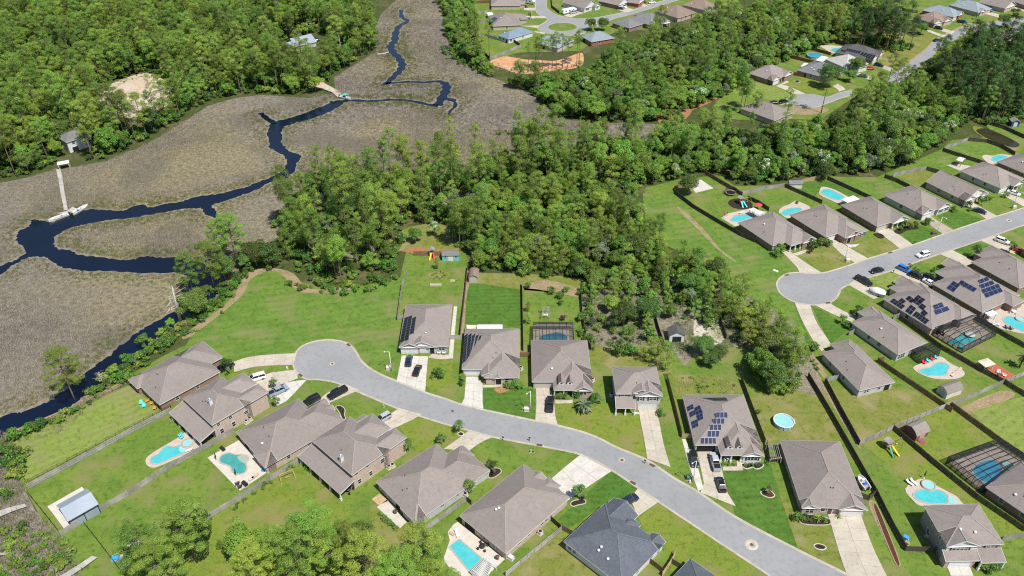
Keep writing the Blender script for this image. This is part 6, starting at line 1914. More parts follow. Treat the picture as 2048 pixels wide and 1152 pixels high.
BLOOMS = [make_broad(720+i, 9+1.0*i, 3.0+.3*i, 90, .36, 'leaf_broad', nc=20, low=.15, bloom=True) for i in range(2)]
SHRUBS = [make_broad(800+i, 1.9+.5*i, 1.25+.2*i, 120, .32, 'leaf_shrub', nc=9, low=.0) for i in range(4)]
LSHRUB = [make_broad(840+i, 1.7+.5*i, 1.2+.2*i, 120, .32, 'leaf_lime', nc=9, low=.0) for i in range(2)]
MINI = [make_broad(860+i, .9+.2*i, .6+.08*i, 260, .2, 'leaf_shrub', nc=6, low=.0) for i in range(2)]
RSHRUB = [make_broad(880, 1.2, .8, 220, .22, 'leaf_red', nc=6, low=0.)]
YOUNG = [make_broad(890+i, 3.4+.5*i, 1.3+.2*i, 150, .26, 'leaf_oak', nc=11, low=.3) for i in range(3)]


def plant(name, label, cat, var, loc, rz, sc, group, sz=None, wx=1.0):
    t = thing(name, label, cat, loc, rz, group)
    t.scale = (sc*wx, sc*wx, sc*(sz or 1))
    put('trunk', var[0], t)
    put('crown', var[1], t)
    if len(var) > 2 and var[2] is not None:
        put('blossom', var[2], t)
    return t


# ---------------------------------------------------------------- point in outline
def inside(pts, poly):
    x, y = pts[:, 0], pts[:, 1]
    q = np.array([(p[0], p[1]) for p in poly])
    r_ = np.zeros(len(pts), bool)
    j = len(q)-1
    for i in range(len(q)):
        xi, yi = q[i]; xj, yj = q[j]
        c = ((yi > y) != (yj > y)) & (x < (xj-xi)*(y-yi)/((yj-yi) or 1e-9)+xi)
        r_ ^= c
        j = i
    return r_


def fill(poly, spacing, rg, jitter=.48):
    q = np.array([(p[0], p[1]) for p in poly])
    x0, y0 = q.min(0); x1, y1 = q.max(0)
    gx = np.arange(x0, x1, spacing); gy = np.arange(y0, y1, spacing*.87)
    X, Y = np.meshgrid(gx, gy)
    X = X+(np.arange(len(gy)) % 2)[:, None]*spacing*.5
    p = np.stack([X.ravel(), Y.ravel()], 1)
    p += rg.uniform(-jitter, jitter, p.shape)*spacing
    return p[inside(p, q)]


# ---------------------------------------------------------------- scatter (stuff)
def scatter(name, label, pts, variants, idx, rz, sc, cat):
    """one mass of instances on points; variants: list of meshes lists [(mesh, ...)]"""
    col = bpy.data.collections.new(name+'_kinds')
    for i, var in enumerate(variants):
        if len(var) == 1:
            o = bpy.data.objects.new('%s_kind_%02d' % (name, i), var[0])
        else:                                   # joined copy of the pieces
            me = join(var, '%s_kind_%02d' % (name, i))
            o = bpy.data.objects.new('%s_kind_%02d' % (name, i), me)
        col.objects.link(o)
    me = bpy.data.meshes.new(name)
    me.vertices.add(len(pts)); me.vertices.foreach_set('co', np.asarray(pts, np.float32).ravel())
    for nm, ty, dat in (('idx', 'INT', idx), ('rz', 'FLOAT', rz), ('sc', 'FLOAT', sc)):
        a = me.attributes.new(nm, ty, 'POINT')
        a.data.foreach_set('value', np.asarray(dat, np.int32 if ty == 'INT' else np.float32))
    o = bpy.data.objects.new(name, me)
    COL.objects.link(o)
    ng = bpy.data.node_groups.new(name+'_nodes', 'GeometryNodeTree')
    ng.interface.new_socket('Geometry', in_out='INPUT', socket_type='NodeSocketGeometry')
    ng.interface.new_socket('Geometry', in_out='OUTPUT', socket_type='NodeSocketGeometry')
    N, L = ng.nodes.new, ng.links.new
    gi, go = N('NodeGroupInput'), N('NodeGroupOutput')
    ip = N('GeometryNodeInstanceOnPoints')
    ci = N('GeometryNodeCollectionInfo')
    ci.inputs['Collection'].default_value = col
    ci.inputs['Separate Children'].default_value = True
    ci.inputs['Reset Children'].default_value = True
    ip.inputs['Pick Instance'].default_value = True
    at = {}
    for nm, ty in (('idx', 'INT'), ('rz', 'FLOAT'), ('sc', 'FLOAT')):
        n_ = N('GeometryNodeInputNamedAttribute'); n_.data_type = ty; n_.inputs['Name'].default_value = nm
        at[nm] = n_.outputs['Attribute']
    cx = N('ShaderNodeCombineXYZ'); L(at['rz'], cx.inputs['Z'])
    L(gi.outputs[0], ip.inputs['Points']); L(ci.outputs[0], ip.inputs['Instance'])
    L(at['idx'], ip.inputs['Instance Index']); L(cx.outputs[0], ip.inputs['Rotation']); L(at['sc'], ip.inputs['Scale'])
    L(ip.outputs[0], go.inputs[0])
    md = o.modifiers.new('scatter', 'NODES'); md.node_group = ng
    tag(o, label, cat, kind='stuff')
    return o


def join(meshes, name):
    bm = bmesh.new()
    mats = []
    lay = bm.verts.layers.float.new('tint')
    for me in meshes:
        if me is None: continue
        off = len(mats)
        mats += list(me.materials)
        nf = len(bm.faces)
        bm.from_mesh(me)
        bm.faces.ensure_lookup_table()
        for f in bm.faces[nf:]:
            f.material_index += off
    out = bpy.data.meshes.new(name)
    bm.to_mesh(out); bm.free()
    for m_ in mats:
        out.materials.append(m_)
    return out


# ---------------------------------------------------------------- marsh reeds
def reed_mesh(seed, hgt, m_, nb=26, spread=.8, w=.06):
    rg = np.random.default_rng(seed)
    V, T = [], []
    for i in range(nb):
        a = rg.uniform(0, 2*math.pi); r_ = spread*math.sqrt(rg.random())
        p = np.array([math.cos(a)*r_, math.sin(a)*r_, -.05])
        a2 = rg.uniform(0, 2*math.pi)
        h_ = hgt*(.6+.6*rg.random())
        le = .55*rg.random()*h_
        tip = p+np.array([math.cos(a2)*le, math.sin(a2)*le, h_])
        b = rg.uniform(0, math.pi)
        wv = np.array([math.cos(b), math.sin(b), 0])*w*(.6+.8*rg.random())
        mid = (p+tip)/2+np.array([0, 0, .12*h_])
        V += [p-wv, p+wv, mid+wv*.9, tip]
        T += [rg.random()*.9]*4
    V = np.array(V)
    me = bpy.data.meshes.new('reed_tuft')
    nq = len(V)//4
    me.from_pydata([tuple(v) for v in V], [], [tuple(range(i*4, i*4+4)) for i in range(nq)])
    at = me.attributes.new('tint', 'FLOAT', 'POINT'); at.data.foreach_set('value', np.array(T, np.float32))
    me.materials.append(M[m_])
    return me


rg = np.random.default_rng(5)
mp = [G(p) for p in MARSH]
pts = fill(mp, .95, rg)
far = pts[:, 1] > 330
keep = np.ones(len(pts), bool)
keep[far] = rg.random(far.sum()) < .6
pts = pts[keep]
wet = np.zeros(len(pts), bool)
for wpl in WPOLY:
    wet |= inside(pts, wpl)
pts = pts[~wet]
# distance to water (coarse): sample water outline points
wp = np.concatenate([np.array([(p.lerp(w[(i+1) % len(w)], k/4).x, p.lerp(w[(i+1) % len(w)], k/4).y) for i, p in enumerate(w) for k in range(4)]) for w in WPOLY])
dmin = np.full(len(pts), 1e9)
for q in wp:
    dmin = np.minimum(dmin, (pts[:, 0]-q[0])**2+(pts[:, 1]-q[1])**2)
ok = dmin > .8**2
pts, dmin = pts[ok], dmin[ok]
bank = (rg.random(len(pts)) < np.clip(.95-np.sqrt(dmin)/9, 0, .75))
# patchy height
hz = .75+.35*np.sin(pts[:, 0]*.045+2*np.sin(pts[:, 1]*.03))*np.cos(pts[:, 1]*.05)
idx = np.where(bank, rg.integers(4, 6, len(pts)), rg.integers(0, 4, len(pts)))
scatter('marsh_grass', 'grey brown marsh reeds along the dark creek', np.c_[pts, np.full(len(pts), -.06)],
        [(reed_mesh(i, .55, 'reed'),) for i in range(4)]+[(reed_mesh(20+i, .7, 'reed_green'),) for i in range(2)],
        idx, rg.uniform(0, 6.28, len(pts)), np.clip(.8*hz+.35*rg.random(len(pts)), .4, 1.5)*np.where(pts[:, 1] > 330, 1.25, 1.0), 'marsh grass')
pts2 = fill([G(p) for p in MARSH2], .9, rg)
scatter('marsh_grass', 'brown reeds and scrub at the bottom left corner', np.c_[pts2, np.full(len(pts2), -.05)],
        [(reed_mesh(40+i, .8, 'reed'),) for i in range(3)]+[(reed_mesh(50, .9, 'reed_green'),)], rg.integers(0, 4, len(pts2)), rg.uniform(0, 6.28, len(pts2)), rg.uniform(.6, 1.3, len(pts2)), 'marsh grass')

# ---------------------------------------------------------------- woodland
KEEP_OUT = []      # outlines (world) free of trees
for t, txt in (('z', '184,205 210,174 255,153 292,143 327,154 354,180 356,222 310,250 262,262 215,246'), ('z', '548,130 560,84 640,62 676,88 690,118 640,140 590,150'),
               ('z', '112,332 122,290 182,276 186,316 160,330'), ('A', '1740,500 1790,425 1880,460 1990,560 1900,550'), ('A', '1415,85 1445,90 1540,160 1470,185 1420,150'),
               ('z', '1318,735 1322,690 1335,655 1385,655 1392,700 1385,735'), ('z', '797,512 803,468 832,454 880,452 905,470 918,505')):
    KEEP_OUT.append(GP(t, txt))
FOREST = [  # tile, outline of the stems, spacing, mix (pine, young pine, tall, broad, oak, grey, bloom), words, scale
    ('z', '-260,-120 745,-120 748,55 752,98 690,134 664,152 660,178 622,190 520,186 470,190 412,204 392,218 326,262 286,284 214,316 150,326 100,336 60,348 0,358 -220,370', 4.9, (.50, .10, .08, .26, .04, .02, 0), 'wood beyond the marsh', .92),
    ('z', '878,-60 945,-60 950,60 965,128 985,156 1015,164 970,150 920,116 896,74 886,24', 4.8, (.08, .1, .04, .55, .13, .1, 0), 'strip of trees beside the upper marsh', .7),
    ('z', '1000,172 1040,178 1100,180 1160,178 1200,165 1225,130 1262,106 1310,100 1350,88 1420,62 1460,52 1520,20 1720,-10 1765,20 1755,52 1690,78 1640,96 1600,112 1560,128 1530,142 1500,160 1470,182 1432,200 1400,215 1370,222 1340,240 1270,246 1180,242 1112,236 1092,212 1052,180', 4.5, (.10, .06, .04, .64, .06, .06, .04), 'wood below the roundabout', .84),
    ('z', '1004,172 1060,164 1160,160 1195,132 1240,98 1290,88 1340,74 1400,54 1450,40 1460,52 1420,62 1350,88 1262,106 1225,130 1200,165 1160,178 1100,180 1040,178', 4.0, (0, 0, 0, .75, .15, .05, .05), 'low wood edge below the roundabout houses', .5),
    ('z', '1690,84 1760,76 1830,94 1805,106 1740,102 1695,96', 4.4, (.0, .1, 0, 0, 0, 0, 0, .9), 'stand beside the upper road', .95),
    ('z', '1850,150 1880,128 1930,122 2048,122 2200,122 2300,215 2060,240 1985,252 1920,246 1885,205', 4.6, (.05, .05, .0, .15, .15, 0, 0, .6), 'stand at the right edge', .92),
    ('z', '1345,270 1420,264 1480,274 1560,276 1650,266 1690,238 1725,218 1760,192 1850,172 1890,212 1930,250 1905,275 1870,297 1820,330 1740,345 1700,352 1600,355 1560,366 1480,372 1440,345 1380,350 1330,365 1290,376 1230,345 1200,320 1290,295', 4.5, (.12, .05, .03, .63, .06, .06, .05), 'wood above the right-hand yards', .82),
    ('z', '578,440 600,400 640,374 700,364 760,354 850,347 900,352 960,342 1000,320 1060,310 1180,302 1280,298 1290,340 1290,376 1270,392 1230,388 1180,382 1100,374 1000,376 900,396 850,420 812,440 800,470 800,500 790,548 720,566 650,572 590,552 572,520 560,480', 5.7, (.50, .12, .06, .24, .05, .03, 0), 'wood between the marsh and the near lawns', .92),
    ('z', '806,458 838,424 880,408 935,402 965,418 935,450 908,468 880,449 832,452', 5.6, (.5, .1, .1, .25, .0, .05, 0), 'rough clearing behind the turquoise shed', .85),
    ('z', '905,470 950,420 1010,385 1100,378 1180,390 1240,415 1280,440 1310,485 1335,530 1290,560 1200,560 1140,556 1060,552 1020,552 1000,545 955,545 945,520 930,500 905,490', 3.9, (.07, .60, 0, .27, .03, .03, 0), 'thicket behind the near back yards', .76),
    ('z', '1300,540 1340,520 1390,525 1430,555 1480,598 1530,640 1560,665 1580,710 1610,765 1580,788 1540,790 1500,750 1490,705 1440,650 1380,610 1320,590', 4.3, (.07, .66, 0, .15, .10, .02, 0), 'thicket beside the right-hand cul-de-sac', .8),
    ('z', '1165,562 1290,552 1325,585 1365,598 1425,608 1450,655 1400,650 1355,612 1300,600 1180,590', 5.2, (.05, .6, 0, .2, .1, .05, 0), 'trees round the grey rail fence', .62),
    ('z', '1175,590 1230,585 1310,598 1345,640 1345,700 1300,718 1240,716 1190,690 1170,640', 6.6, (.0, .4, 0, .2, .28, .12, 0), 'scrubby plot behind the two-storey house', .62),
]
rg = np.random.default_rng(21)
cand = {k: [] for k in ('pine', 'young', 'tall', 'broad', 'oak', 'grey', 'bloom', 'dark')}
SETS = dict(pine=PINES, young=YPINES, tall=TALL, broad=BROAD, oak=OAKS, grey=GREYS, bloom=BLOOMS, dark=DPINES)
for t, txt, sp, mix, words, fsc in FOREST:
    q = fill(GP(t, txt), sp, rg)
    q = q[rg.random(len(q)) < .93]
    bad = np.zeros(len(q), bool)
    for k in KEEP_OUT:
        bad |= inside(q, k)
    q = q[~bad]
    kk = rg.choice(len(mix), size=len(q), p=np.array(mix)/sum(mix))
    for p, k in zip(q, kk):
        name = list(cand)[k]
        cand[name].append((p[0], p[1], words, fsc))
NAMES = dict(pine=('pine_tree', 'pine', 'pine'), young=('young_pine_tree', 'young pine', 'pine'), tall=('tall_pine_tree', 'tall bare-stemmed pine', 'pine'),
             broad=('broadleaf_tree', 'leafy broadleaf tree', 'tree'), oak=('oak_tree', 'dark spreading oak', 'oak'), grey=('silvery_tree', 'silvery leaved tree', 'tree'), bloom=('flowering_tree', 'white flowering tree', 'tree'), dark=('dark_pine_tree', 'dark green pine', 'pine'))
LIMIT = dict(pine=290, young=230, tall=110, broad=290, oak=160, grey=110, bloom=80, dark=200)
for name, lst in cand.items():
    lst.sort(key=lambda a: a[0]**2+a[1]**2)
    near, rest = lst[:LIMIT[name]], lst[LIMIT[name]:]
    V = SETS[name]
    nm, words, cat = NAMES[name]
    for (x_, y_, w_, fs_) in near:
        vi = int(rg.integers(len(V)))
        plant(nm, '%s in the %s' % (words, w_), cat, V[vi], (x_, y_, -.1), rg.uniform(0, 6.28), fs_*rg.uniform(.72, 1.22), '%ss in the %s' % (words, w_), rg.uniform(.9, 1.12), rg.uniform(.74, .98))
    if rest:
        n_ = len(rest)
        scatter(nm+'_mass', 'further %ss that merge into the far woods' % words, np.array([(a[0], a[1], -.1) for a in rest]), V, rg.integers(0, len(V), n_), rg.uniform(0, 6.28, n_), np.array([a[3] for a in rest])*rg.uniform(.68, 1.1, n_), cat)
print('trees', {k: len(v) for k, v in cand.items()})
# undergrowth below the trees
up, ui = [], []
for t, txt, sp, mix, words, fsc in FOREST:
    q = fill(GP(t, txt), 3.2 if 'scrubby' not in words else 5.5, rg)
    bad = np.zeros(len(q), bool)
    for k in KEEP_OUT:
        bad |= inside(q, k)
    up.append(q[~bad])
up = np.concatenate(up)
scatter('undergrowth', 'dense green undergrowth below the woodland trees', np.c_[up, np.full(len(up), -.12)], SHRUBS+LSHRUB, rg.choice(6, len(up), p=[.22, .22, .2, .16, .1, .1]), rg.uniform(0, 6.28, len(up)), rg.uniform(.6, 1.5, len(up)), 'undergrowth')

db = np.concatenate([fill(GP(t, q), 1.3, rg) for t, q in (('E', '1390,600 1780,560 2000,560 2016,1000 1880,900 1700,900 1480,900 1420,830'), ('F', '0,560 130,560 330,560 330,760 290,900 0,950'), ('I', '0,0 270,10 390,60 380,100 100,110 20,110'), ('a5', '225,800 300,780 420,850 560,905 700,925 900,890 1300,850 1450,780 1460,860 1050,930 700,985 560,960 300,890'), ('z', '180,205 205,205 220,220 262,232 330,200 356,190 350,228 262,258 200,234'), ('z', '212,172 255,150 295,142 330,154 325,166 290,154 255,164 220,182'), ('z', '620,480 640,400 760,385 900,380 880,415 800,430 760,500'))])
db = db[rg.random(len(db)) < .7]
scatter('dead_brush', 'pale dead brush and weeds on the scrubby plots', np.c_[db, np.full(len(db), .03)], [(reed_mesh(60+i, .4, 'reed', 14, .9, .09),) for i in range(2)]+[(reed_mesh(64, .45, 'reed_green', 18, .7, .1),)]+[MINI[0]], rg.choice(4, len(db), p=[.36, .34, .2, .1]), rg.uniform(0, 6.28, len(db)), rg.uniform(.5, 1.3, len(db)), 'brush')

# ================================================================ VEHICLES
def paint(name, c, rough=.25):
    mt = mat('car_paint_'+name, c, rough, spec=.5)
    mt.node_tree.nodes['Principled BSDF'].inputs['Coat Weight'].default_value = .6
    M['p_'+name] = mt
for nm_, c in dict(black=(.010, .010, .012), white=(.76, .76, .75), silver=(.36, .38, .40), steel=(.24, .30, .36), navy=(.012, .022, .055), blue=(.02, .16, .55), red=(.42, .02, .02), grey=(.09, .095, .10)).items():
    paint(nm_, c)
M['tyre'] = mat('tyre', (.015, .015, .015), .9)
M['rim'] = mat('wheel_rim', (.35, .36, .37), .3, metal=.8)
M['lampw'] = mat('headlamp', (.75, .75, .72), .2)
M['lampr'] = mat('tail_lamp', (.30, .01, .01), .3)
M['carglass'] = mat('car_glass', (.012, .015, .020), .05, spec=.7)

CAR = {  # length, width, side profile of body (x, top z), cabin: (x0 base, x1 top, x2 top, x3 base, base z, top z)
    'sedan': (4.75, 1.84, [(-2.37, .62), (-2.3, .92), (-1.5, 1.0), (1.0, .98), (2.1, .80), (2.37, .58)], (-1.75, -.95, .45, 1.35, .97, 1.45)),
    'suv': (4.8, 1.92, [(-2.4, .65), (-2.36, 1.08), (-1.6, 1.12), (1.0, 1.10), (2.15, .98), (2.4, .66)], (-2.3, -2.0, .35, 1.25, 1.08, 1.76)),
    'van': (5.1, 1.98, [(-2.55, .65), (-2.5, 1.08), (-1.6, 1.12), (1.3, 1.10), (2.3, .92), (2.55, .62)], (-2.46, -2.25, .75, 1.7, 1.08, 1.80)),
    'pickup': (5.85, 2.02, [(-2.92, .75), (-2.9, 1.18), (-1.0, 1.18), (1.35, 1.18), (2.75, 1.08), (2.92, .74)], (-.95, -.7, 1.0, 1.75, 1.16, 1.90)),
}
_car = {}


def car_meshes(kind):
    if kind in _car:
        return _car[kind]
    L_, W_, prof, cab = CAR[kind]
    hw = W_/2
    out = {}
    b = MB()
    # body: sections across, rounded in plan and section
    st = []
    for (x_, z_) in prof:
        t = abs(x_)/(L_/2)
        w_ = hw*(1-.10*max(0, (t-.75)/.25)**1.5)
        st.append([(x_, -w_*.96, .28), (x_, -w_, .55), (x_, -w_*.97, z_-.12), (x_, -w_*.86, z_), (x_, w_*.86, z_), (x_, w_*.97, z_-.12), (x_, w_, .55), (x_, w_*.96, .28)])
    vs_ = [p for s_ in st for p in s_]
    fs = []
    for i in range(len(st)-1):
        for k in range(8):
            fs.append((i*8+k, (i+1)*8+k, (i+1)*8+(k+1) % 8, i*8+(k+1) % 8))
    fs.append(tuple(range(8))); fs.append(tuple(range((len(st)-1)*8, len(st)*8))[::-1])
    b.add(vs_, fs, 0, False)
    if kind == 'pickup':                      # cargo bed: side rails and tailgate stand proud of a dark floor
        f = MB(); f.box(-2.78, -1.05, -hw*.78, hw*.78, 1.182, 1.19); out['cargo_bed'] = f.mesh('cargo_bed', M['tyre'])
        for s_ in (-1, 1):
            b.box(-2.88, -1.0, s_*hw*.86-.06, s_*hw*.86+.06, 1.15, 1.36)
        b.box(-2.9, -2.8, -hw*.86, hw*.86, 1.15, 1.36)
    out['body'] = b.mesh('body', None)
    x0, x1, x2, x3, zb, zt = cab
    wb, wt = hw*.86, hw*.70
    g = MB()
    B_ = [(x0, -wb, zb), (x3, -wb, zb), (x3, wb, zb), (x0, wb, zb)]
    T_ = [(x1, -wt, zt), (x2, -wt, zt), (x2, wt, zt), (x1, wt, zt)]
    g.add(B_+T_, [(0, 1, 5, 4), (1, 2, 6, 5), (2, 3, 7, 6), (3, 0, 4, 7)])
    out['windows'] = g.mesh('windows', M['carglass'])
    r_ = MB()
    r_.add([(x1-.06, -wt-.03, zt-.03), (x2+.08, -wt-.03, zt-.03), (x2+.08, wt+.03, zt-.03), (x1-.06, wt+.03, zt-.03),
            (x1+.06, -wt+.1, zt+.05), (x2-.1, -wt+.1, zt+.05), (x2-.1, wt-.1, zt+.05), (x1+.06, wt-.1, zt+.05)],
           [(4, 5, 6, 7), (0, 1, 5, 4), (1, 2, 6, 5), (2, 3, 7, 6), (3, 0, 4, 7), (3, 2, 1, 0)])
    for s_ in (-1, 1):                       # pillars
        for (xa, xb) in ((x0, x1), (x3, x2), ((x0+x3)/2-.1, (x1+x2)/2-.1)):
            r_.bar((xa, s_*(wb+.01), zb), (xb, s_*(wt+.01), zt), .09, .05)
    out['roof'] = r_.mesh('roof', None)
    w_ = MB(); w_.lathe([(.001, -.12), (.2, -.12), (.34, -.11), (.36, -.06), (.36, .06), (.34, .11), (.2, .12), (.001, .12)], 14)
    me = w_.mesh('tyre', M['tyre']); me.transform(Matrix.Rotation(math.pi/2, 4, 'X')); out['tyre'] = me
    w_ = MB(); w_.lathe([(.21, -.125), (.001, -.13)], 12); w_.lathe([(.001, .13), (.21, .125)], 12)
    me = w_.mesh('rim', M['rim']); me.transform(Matrix.Rotation(math.pi/2, 4, 'X')); out['rim'] = me
    h_ = MB(); h_.box(-.06, .06, -.2, .2, -.08, .08); out['headlight'] = h_.mesh('headlight', M['lampw'])
    h_ = MB(); h_.box(-.05, .05, -.14, .14, -.12, .12); out['tail_light'] = h_.mesh('tail_light', M['lampr'])
    h_ = MB(); h_.box(-.08, .08, -.1, .1, -.07, .07); out['mirror'] = h_.mesh('mirror', M['tyre'])
    _car[kind] = out
    return out


_body = {}


def car(label, kind, col, rear, front, group='parked cars', z=.08):
    a, b = G(pp(rear)[0]), G(pp(front)[0])
    c = (a+b)/2
    t = thing('parked_pickup' if kind == 'pickup' else 'parked_car', label, 'pickup' if kind == 'pickup' else 'car', (c.x, c.y, z), math.atan2(b.y-a.y, b.x-a.x), group)
    m = car_meshes(kind)
    L_, W_, prof, cab = CAR[kind]
    k = (kind, col)
    if k not in _body:
        bb, rr_ = m['body'].copy(), m['roof'].copy()
        for me in (bb, rr_):
            me.materials.clear(); me.materials.append(M['p_'+col])
        _body[k] = (bb, rr_)
    body = put('body', _body[k][0], t)
    put('windows', m['windows'], t); put('roof', _body[k][1], t)
    if 'cargo_bed' in m: put('cargo_bed', m['cargo_bed'], t)
    for sx in (-.31, .32):
        for sy in (-1, 1):
            w = put('wheel', m['tyre'], t, (L_*sx, sy*(W_/2-.11), .36)); put('rim', m['rim'], w)
    for sy in (-1, 1):
        put('headlight', m['headlight'], t, (L_/2-.08, sy*W_*.34, .68)); put('tail_light', m['tail_light'], t, (-L_/2+.06, sy*W_*.38, .78))
        put('mirror', m['mirror'], t, (cab[3]-.25, sy*(W_/2+.04), cab[4]+.08))
    return t


CARS = [
    ('black SUV in the drive of the leftmost house', 'suv', 'black', 'j:1275,540', 'j:1455,440'),
    ('white SUV on the pale forecourt near the cul-de-sac', 'van', 'white', 'j:1850,605', 'j:1655,660'),
    ('blue-grey pickup beside the mulched island bed', 'pickup', 'steel', 'k:455,190', 'k:645,100'),
    ('black SUV beside the house left of the black pickup', 'suv', 'black', 'k:1000,215', 'k:865,280'),
    ('black pickup on the tan driveway near the cul-de-sac', 'pickup', 'black', 'k:1320,115', 'k:1125,220'),
    ('silver SUV in the drive of the second chimney house', 'suv', 'silver', 'k:1790,425', 'k:1685,485'),
    ('dark blue sedan nearest the garage of the first solar house', 'sedan', 'navy', 'v:325,770', 'v:345,665'),
    ('black sedan lower down the drive of the first solar house', 'sedan', 'black', 'v:405,888', 'v:455,768'),
    ('black pickup in front of the palm house', 'pickup', 'black', 'x:1272,690', 'x:1285,488'),
    ('black SUV on the white side strip of the white solar house', 'suv', 'black', 't:355,365', 't:420,665'),
    ('silver pickup in front of the white solar house', 'pickup', 'silver', 't:770,690', 't:695,420'),
    ('black sedan lowest on the drive of the white solar house', 'sedan', 'black', 't:865,1030', 't:800,815'),
    ('dark blue SUV half hidden behind the blue-grey roof', 'suv', 'navy', 'm:905,290', 'm:1000,235'),
    ('black pickup at the rim of the right-hand cul-de-sac', 'pickup', 'black', 'n:1745,1010', 'n:1915,1105'),
    ('black sedan driving on the right-hand street', 'sedan', 'black', 'a2:235,455', 'a2:80,490'),
    ('white SUV on the right-hand street', 'suv', 'white', 'a2:815,255', 'a2:680,290'),
    ('bright blue car in the stone-edged drive', 'suv', 'blue', 'a2:445,430', 'a2:580,490'),
    ('black SUV below the bright blue car', 'suv', 'black', 'a2:595,520', 'a2:730,570'),
    ('black SUV between the two solar roofs', 'suv', 'black', 'a2:790,555', 'a2:890,600'),
    ('white car squeezed between the two solar roofed houses', 'sedan', 'white', 'a2:800,615', 'a2:870,655'),
    ('white SUV in the drive beyond the right-hand street', 'suv', 'white', 'a2:1690,70', 'a2:1840,125'),
    ('red car partly hidden at the right edge', 'sedan', 'red', 'a2:1925,195', 'a2:2010,225'),
    ('dark sedan in the drive of the big gable house', 'sedan', 'navy', 'o:1395,770', 'o:1555,825'),
    ('white sedan parked against the grey-sided house', 'sedan', 'white', 'o:1840,545', 'o:1980,590'),
    ('dark car beside the motorhome at the top', 'sedan', 'black', 'a5:640,95', 'a5:750,98'),
    ('dark pickup beside the white caravan', 'pickup', 'silver', 'a5:1290,180', 'a5:1360,165'),
    ('dark sedan in front of the top edge brick house', 'sedan', 'black', 'a5:1885,118', 'a5:1955,122'),
    ('white pickup in front of the top edge brick house', 'pickup', 'white', 'a5:1920,80', 'a5:2000,110'),
    ('white car on the far drive at the top', 'sedan', 'white', 'a6:495,45', 'a6:580,40'),
    ('dark car beside the far white car at the top', 'suv', 'black', 'a6:380,25', 'a6:460,45'),
    ('black car nearest the small upper cul-de-sac house', 'sedan', 'black', 'a7:545,945', 'a7:605,945'),
    ('black SUV at the rim of the small upper cul-de-sac', 'suv', 'black', 'a7:630,945', 'a7:738,920'),
    ('dark car beside the dark-leaved tree on the upper street', 'sedan', 'grey', 'a7:1650,595', 'a7:1750,610'),
    ('dark blue car in the drive of the dark-roofed house', 'suv', 'navy', 'a7:1850,455', 'a7:1955,480'),
    ('red car on the lawn below the dark-roofed house', 'sedan', 'red', 'a7:1755,505', 'a7:1820,505'),
    ('dark car alone on the upper right road', 'sedan', 'navy', 'a8:890,535', 'a8:960,520'),
    ('black SUV in front of the brown-roofed far house', 'suv', 'black', 'a8:905,365', 'a8:1000,385'),
    ('dark blue pickup in front of the slate-blue roofed house', 'pickup', 'navy', 'a8:1200,285', 'a8:1305,310'),
    ('white SUV beside the far road bend', 'suv', 'white', 'a8:1290,365', 'a8:1370,360'),
    ('blue SUV beside the top right brown house', 'suv', 'blue', 'a8:1545,145', 'a8:1640,155'),
    ('white car behind the dark pines at the right', 'sedan', 'white', 'a8:1450,455', 'a8:1530,465'),
    ('blue car hidden among the woodland trees', 'sedan', 'blue', 'A:1262,255', 'A:1300,262'),
    ('black car beside the woodland clearing house', 'sedan', 'black', 'A:1800,240', 'A:1840,235'),
]
for c_ in CARS:
    car(*c_)


def caravan(label, a, b, W_=2.5, h=3.0):
    p, q = G(pp(a)[0]), G(pp(b)[0])
    c = (p+q)/2; L_ = (q-p).length
    t = thing('caravan', label, 'caravan', (c.x, c.y, .05), math.atan2(q.y-p.y, q.x-p.x))
    mb = MB()
    pr = [(-L_/2, .6), (-L_/2, h), (L_/2-1.2, h), (L_/2-.1, h-.6), (L_/2, 1.7), (L_/2-1.3, 1.2), (L_/2-1.5, .6)]
    n = len(pr)
    mb.add([(x_, -W_/2, z_) for x_, z_ in pr]+[(x_, W_/2, z_) for x_, z_ in pr], [(i, n+i, n+(i+1) % n, (i+1) % n) for i in range(n)]+[tuple(range(n)), tuple(range(n, 2*n))[::-1]])
    mb.build('body', M['p_white'], t)
    for k in range(3):
        w = MB(); w.box(-.5, .5, -W_/2-.02, -W_/2, 1.5, 2.2); w.build('window', M['carglass'], t, loc=(-L_*.3+k*L_*.28, 0, 0))
    for k in (-.5, .5):
        for s_ in (-1, 1):
            put('wheel', car_meshes('suv')['tyre'], t, (-L_*.1+k, s_*(W_/2-.15), .34))
    a_ = MB(); a_.box(-.5, .5, -.4, .4, h, h+.25); a_.build('roof_unit', M['trim'], t)


caravan('white caravan parked beside the grey-roofed house at the top', 'a5:1180,185', 'a5:1350,150')
caravan('white motorhome on the drive at the top edge', 'a5:660,25', 'a5:820,60', 2.5, 3.2)


# ---------------------------------------------------------------- boats
M['boat_in'] = mat('boat_inside', (.34, .28, .22), .8)
M['vinyl_blue'] = mat('vinyl_blue', (.03, .12, .45), .5)
M['teal_canvas'] = mat('teal_canvas', (.08, .42, .36), .7)


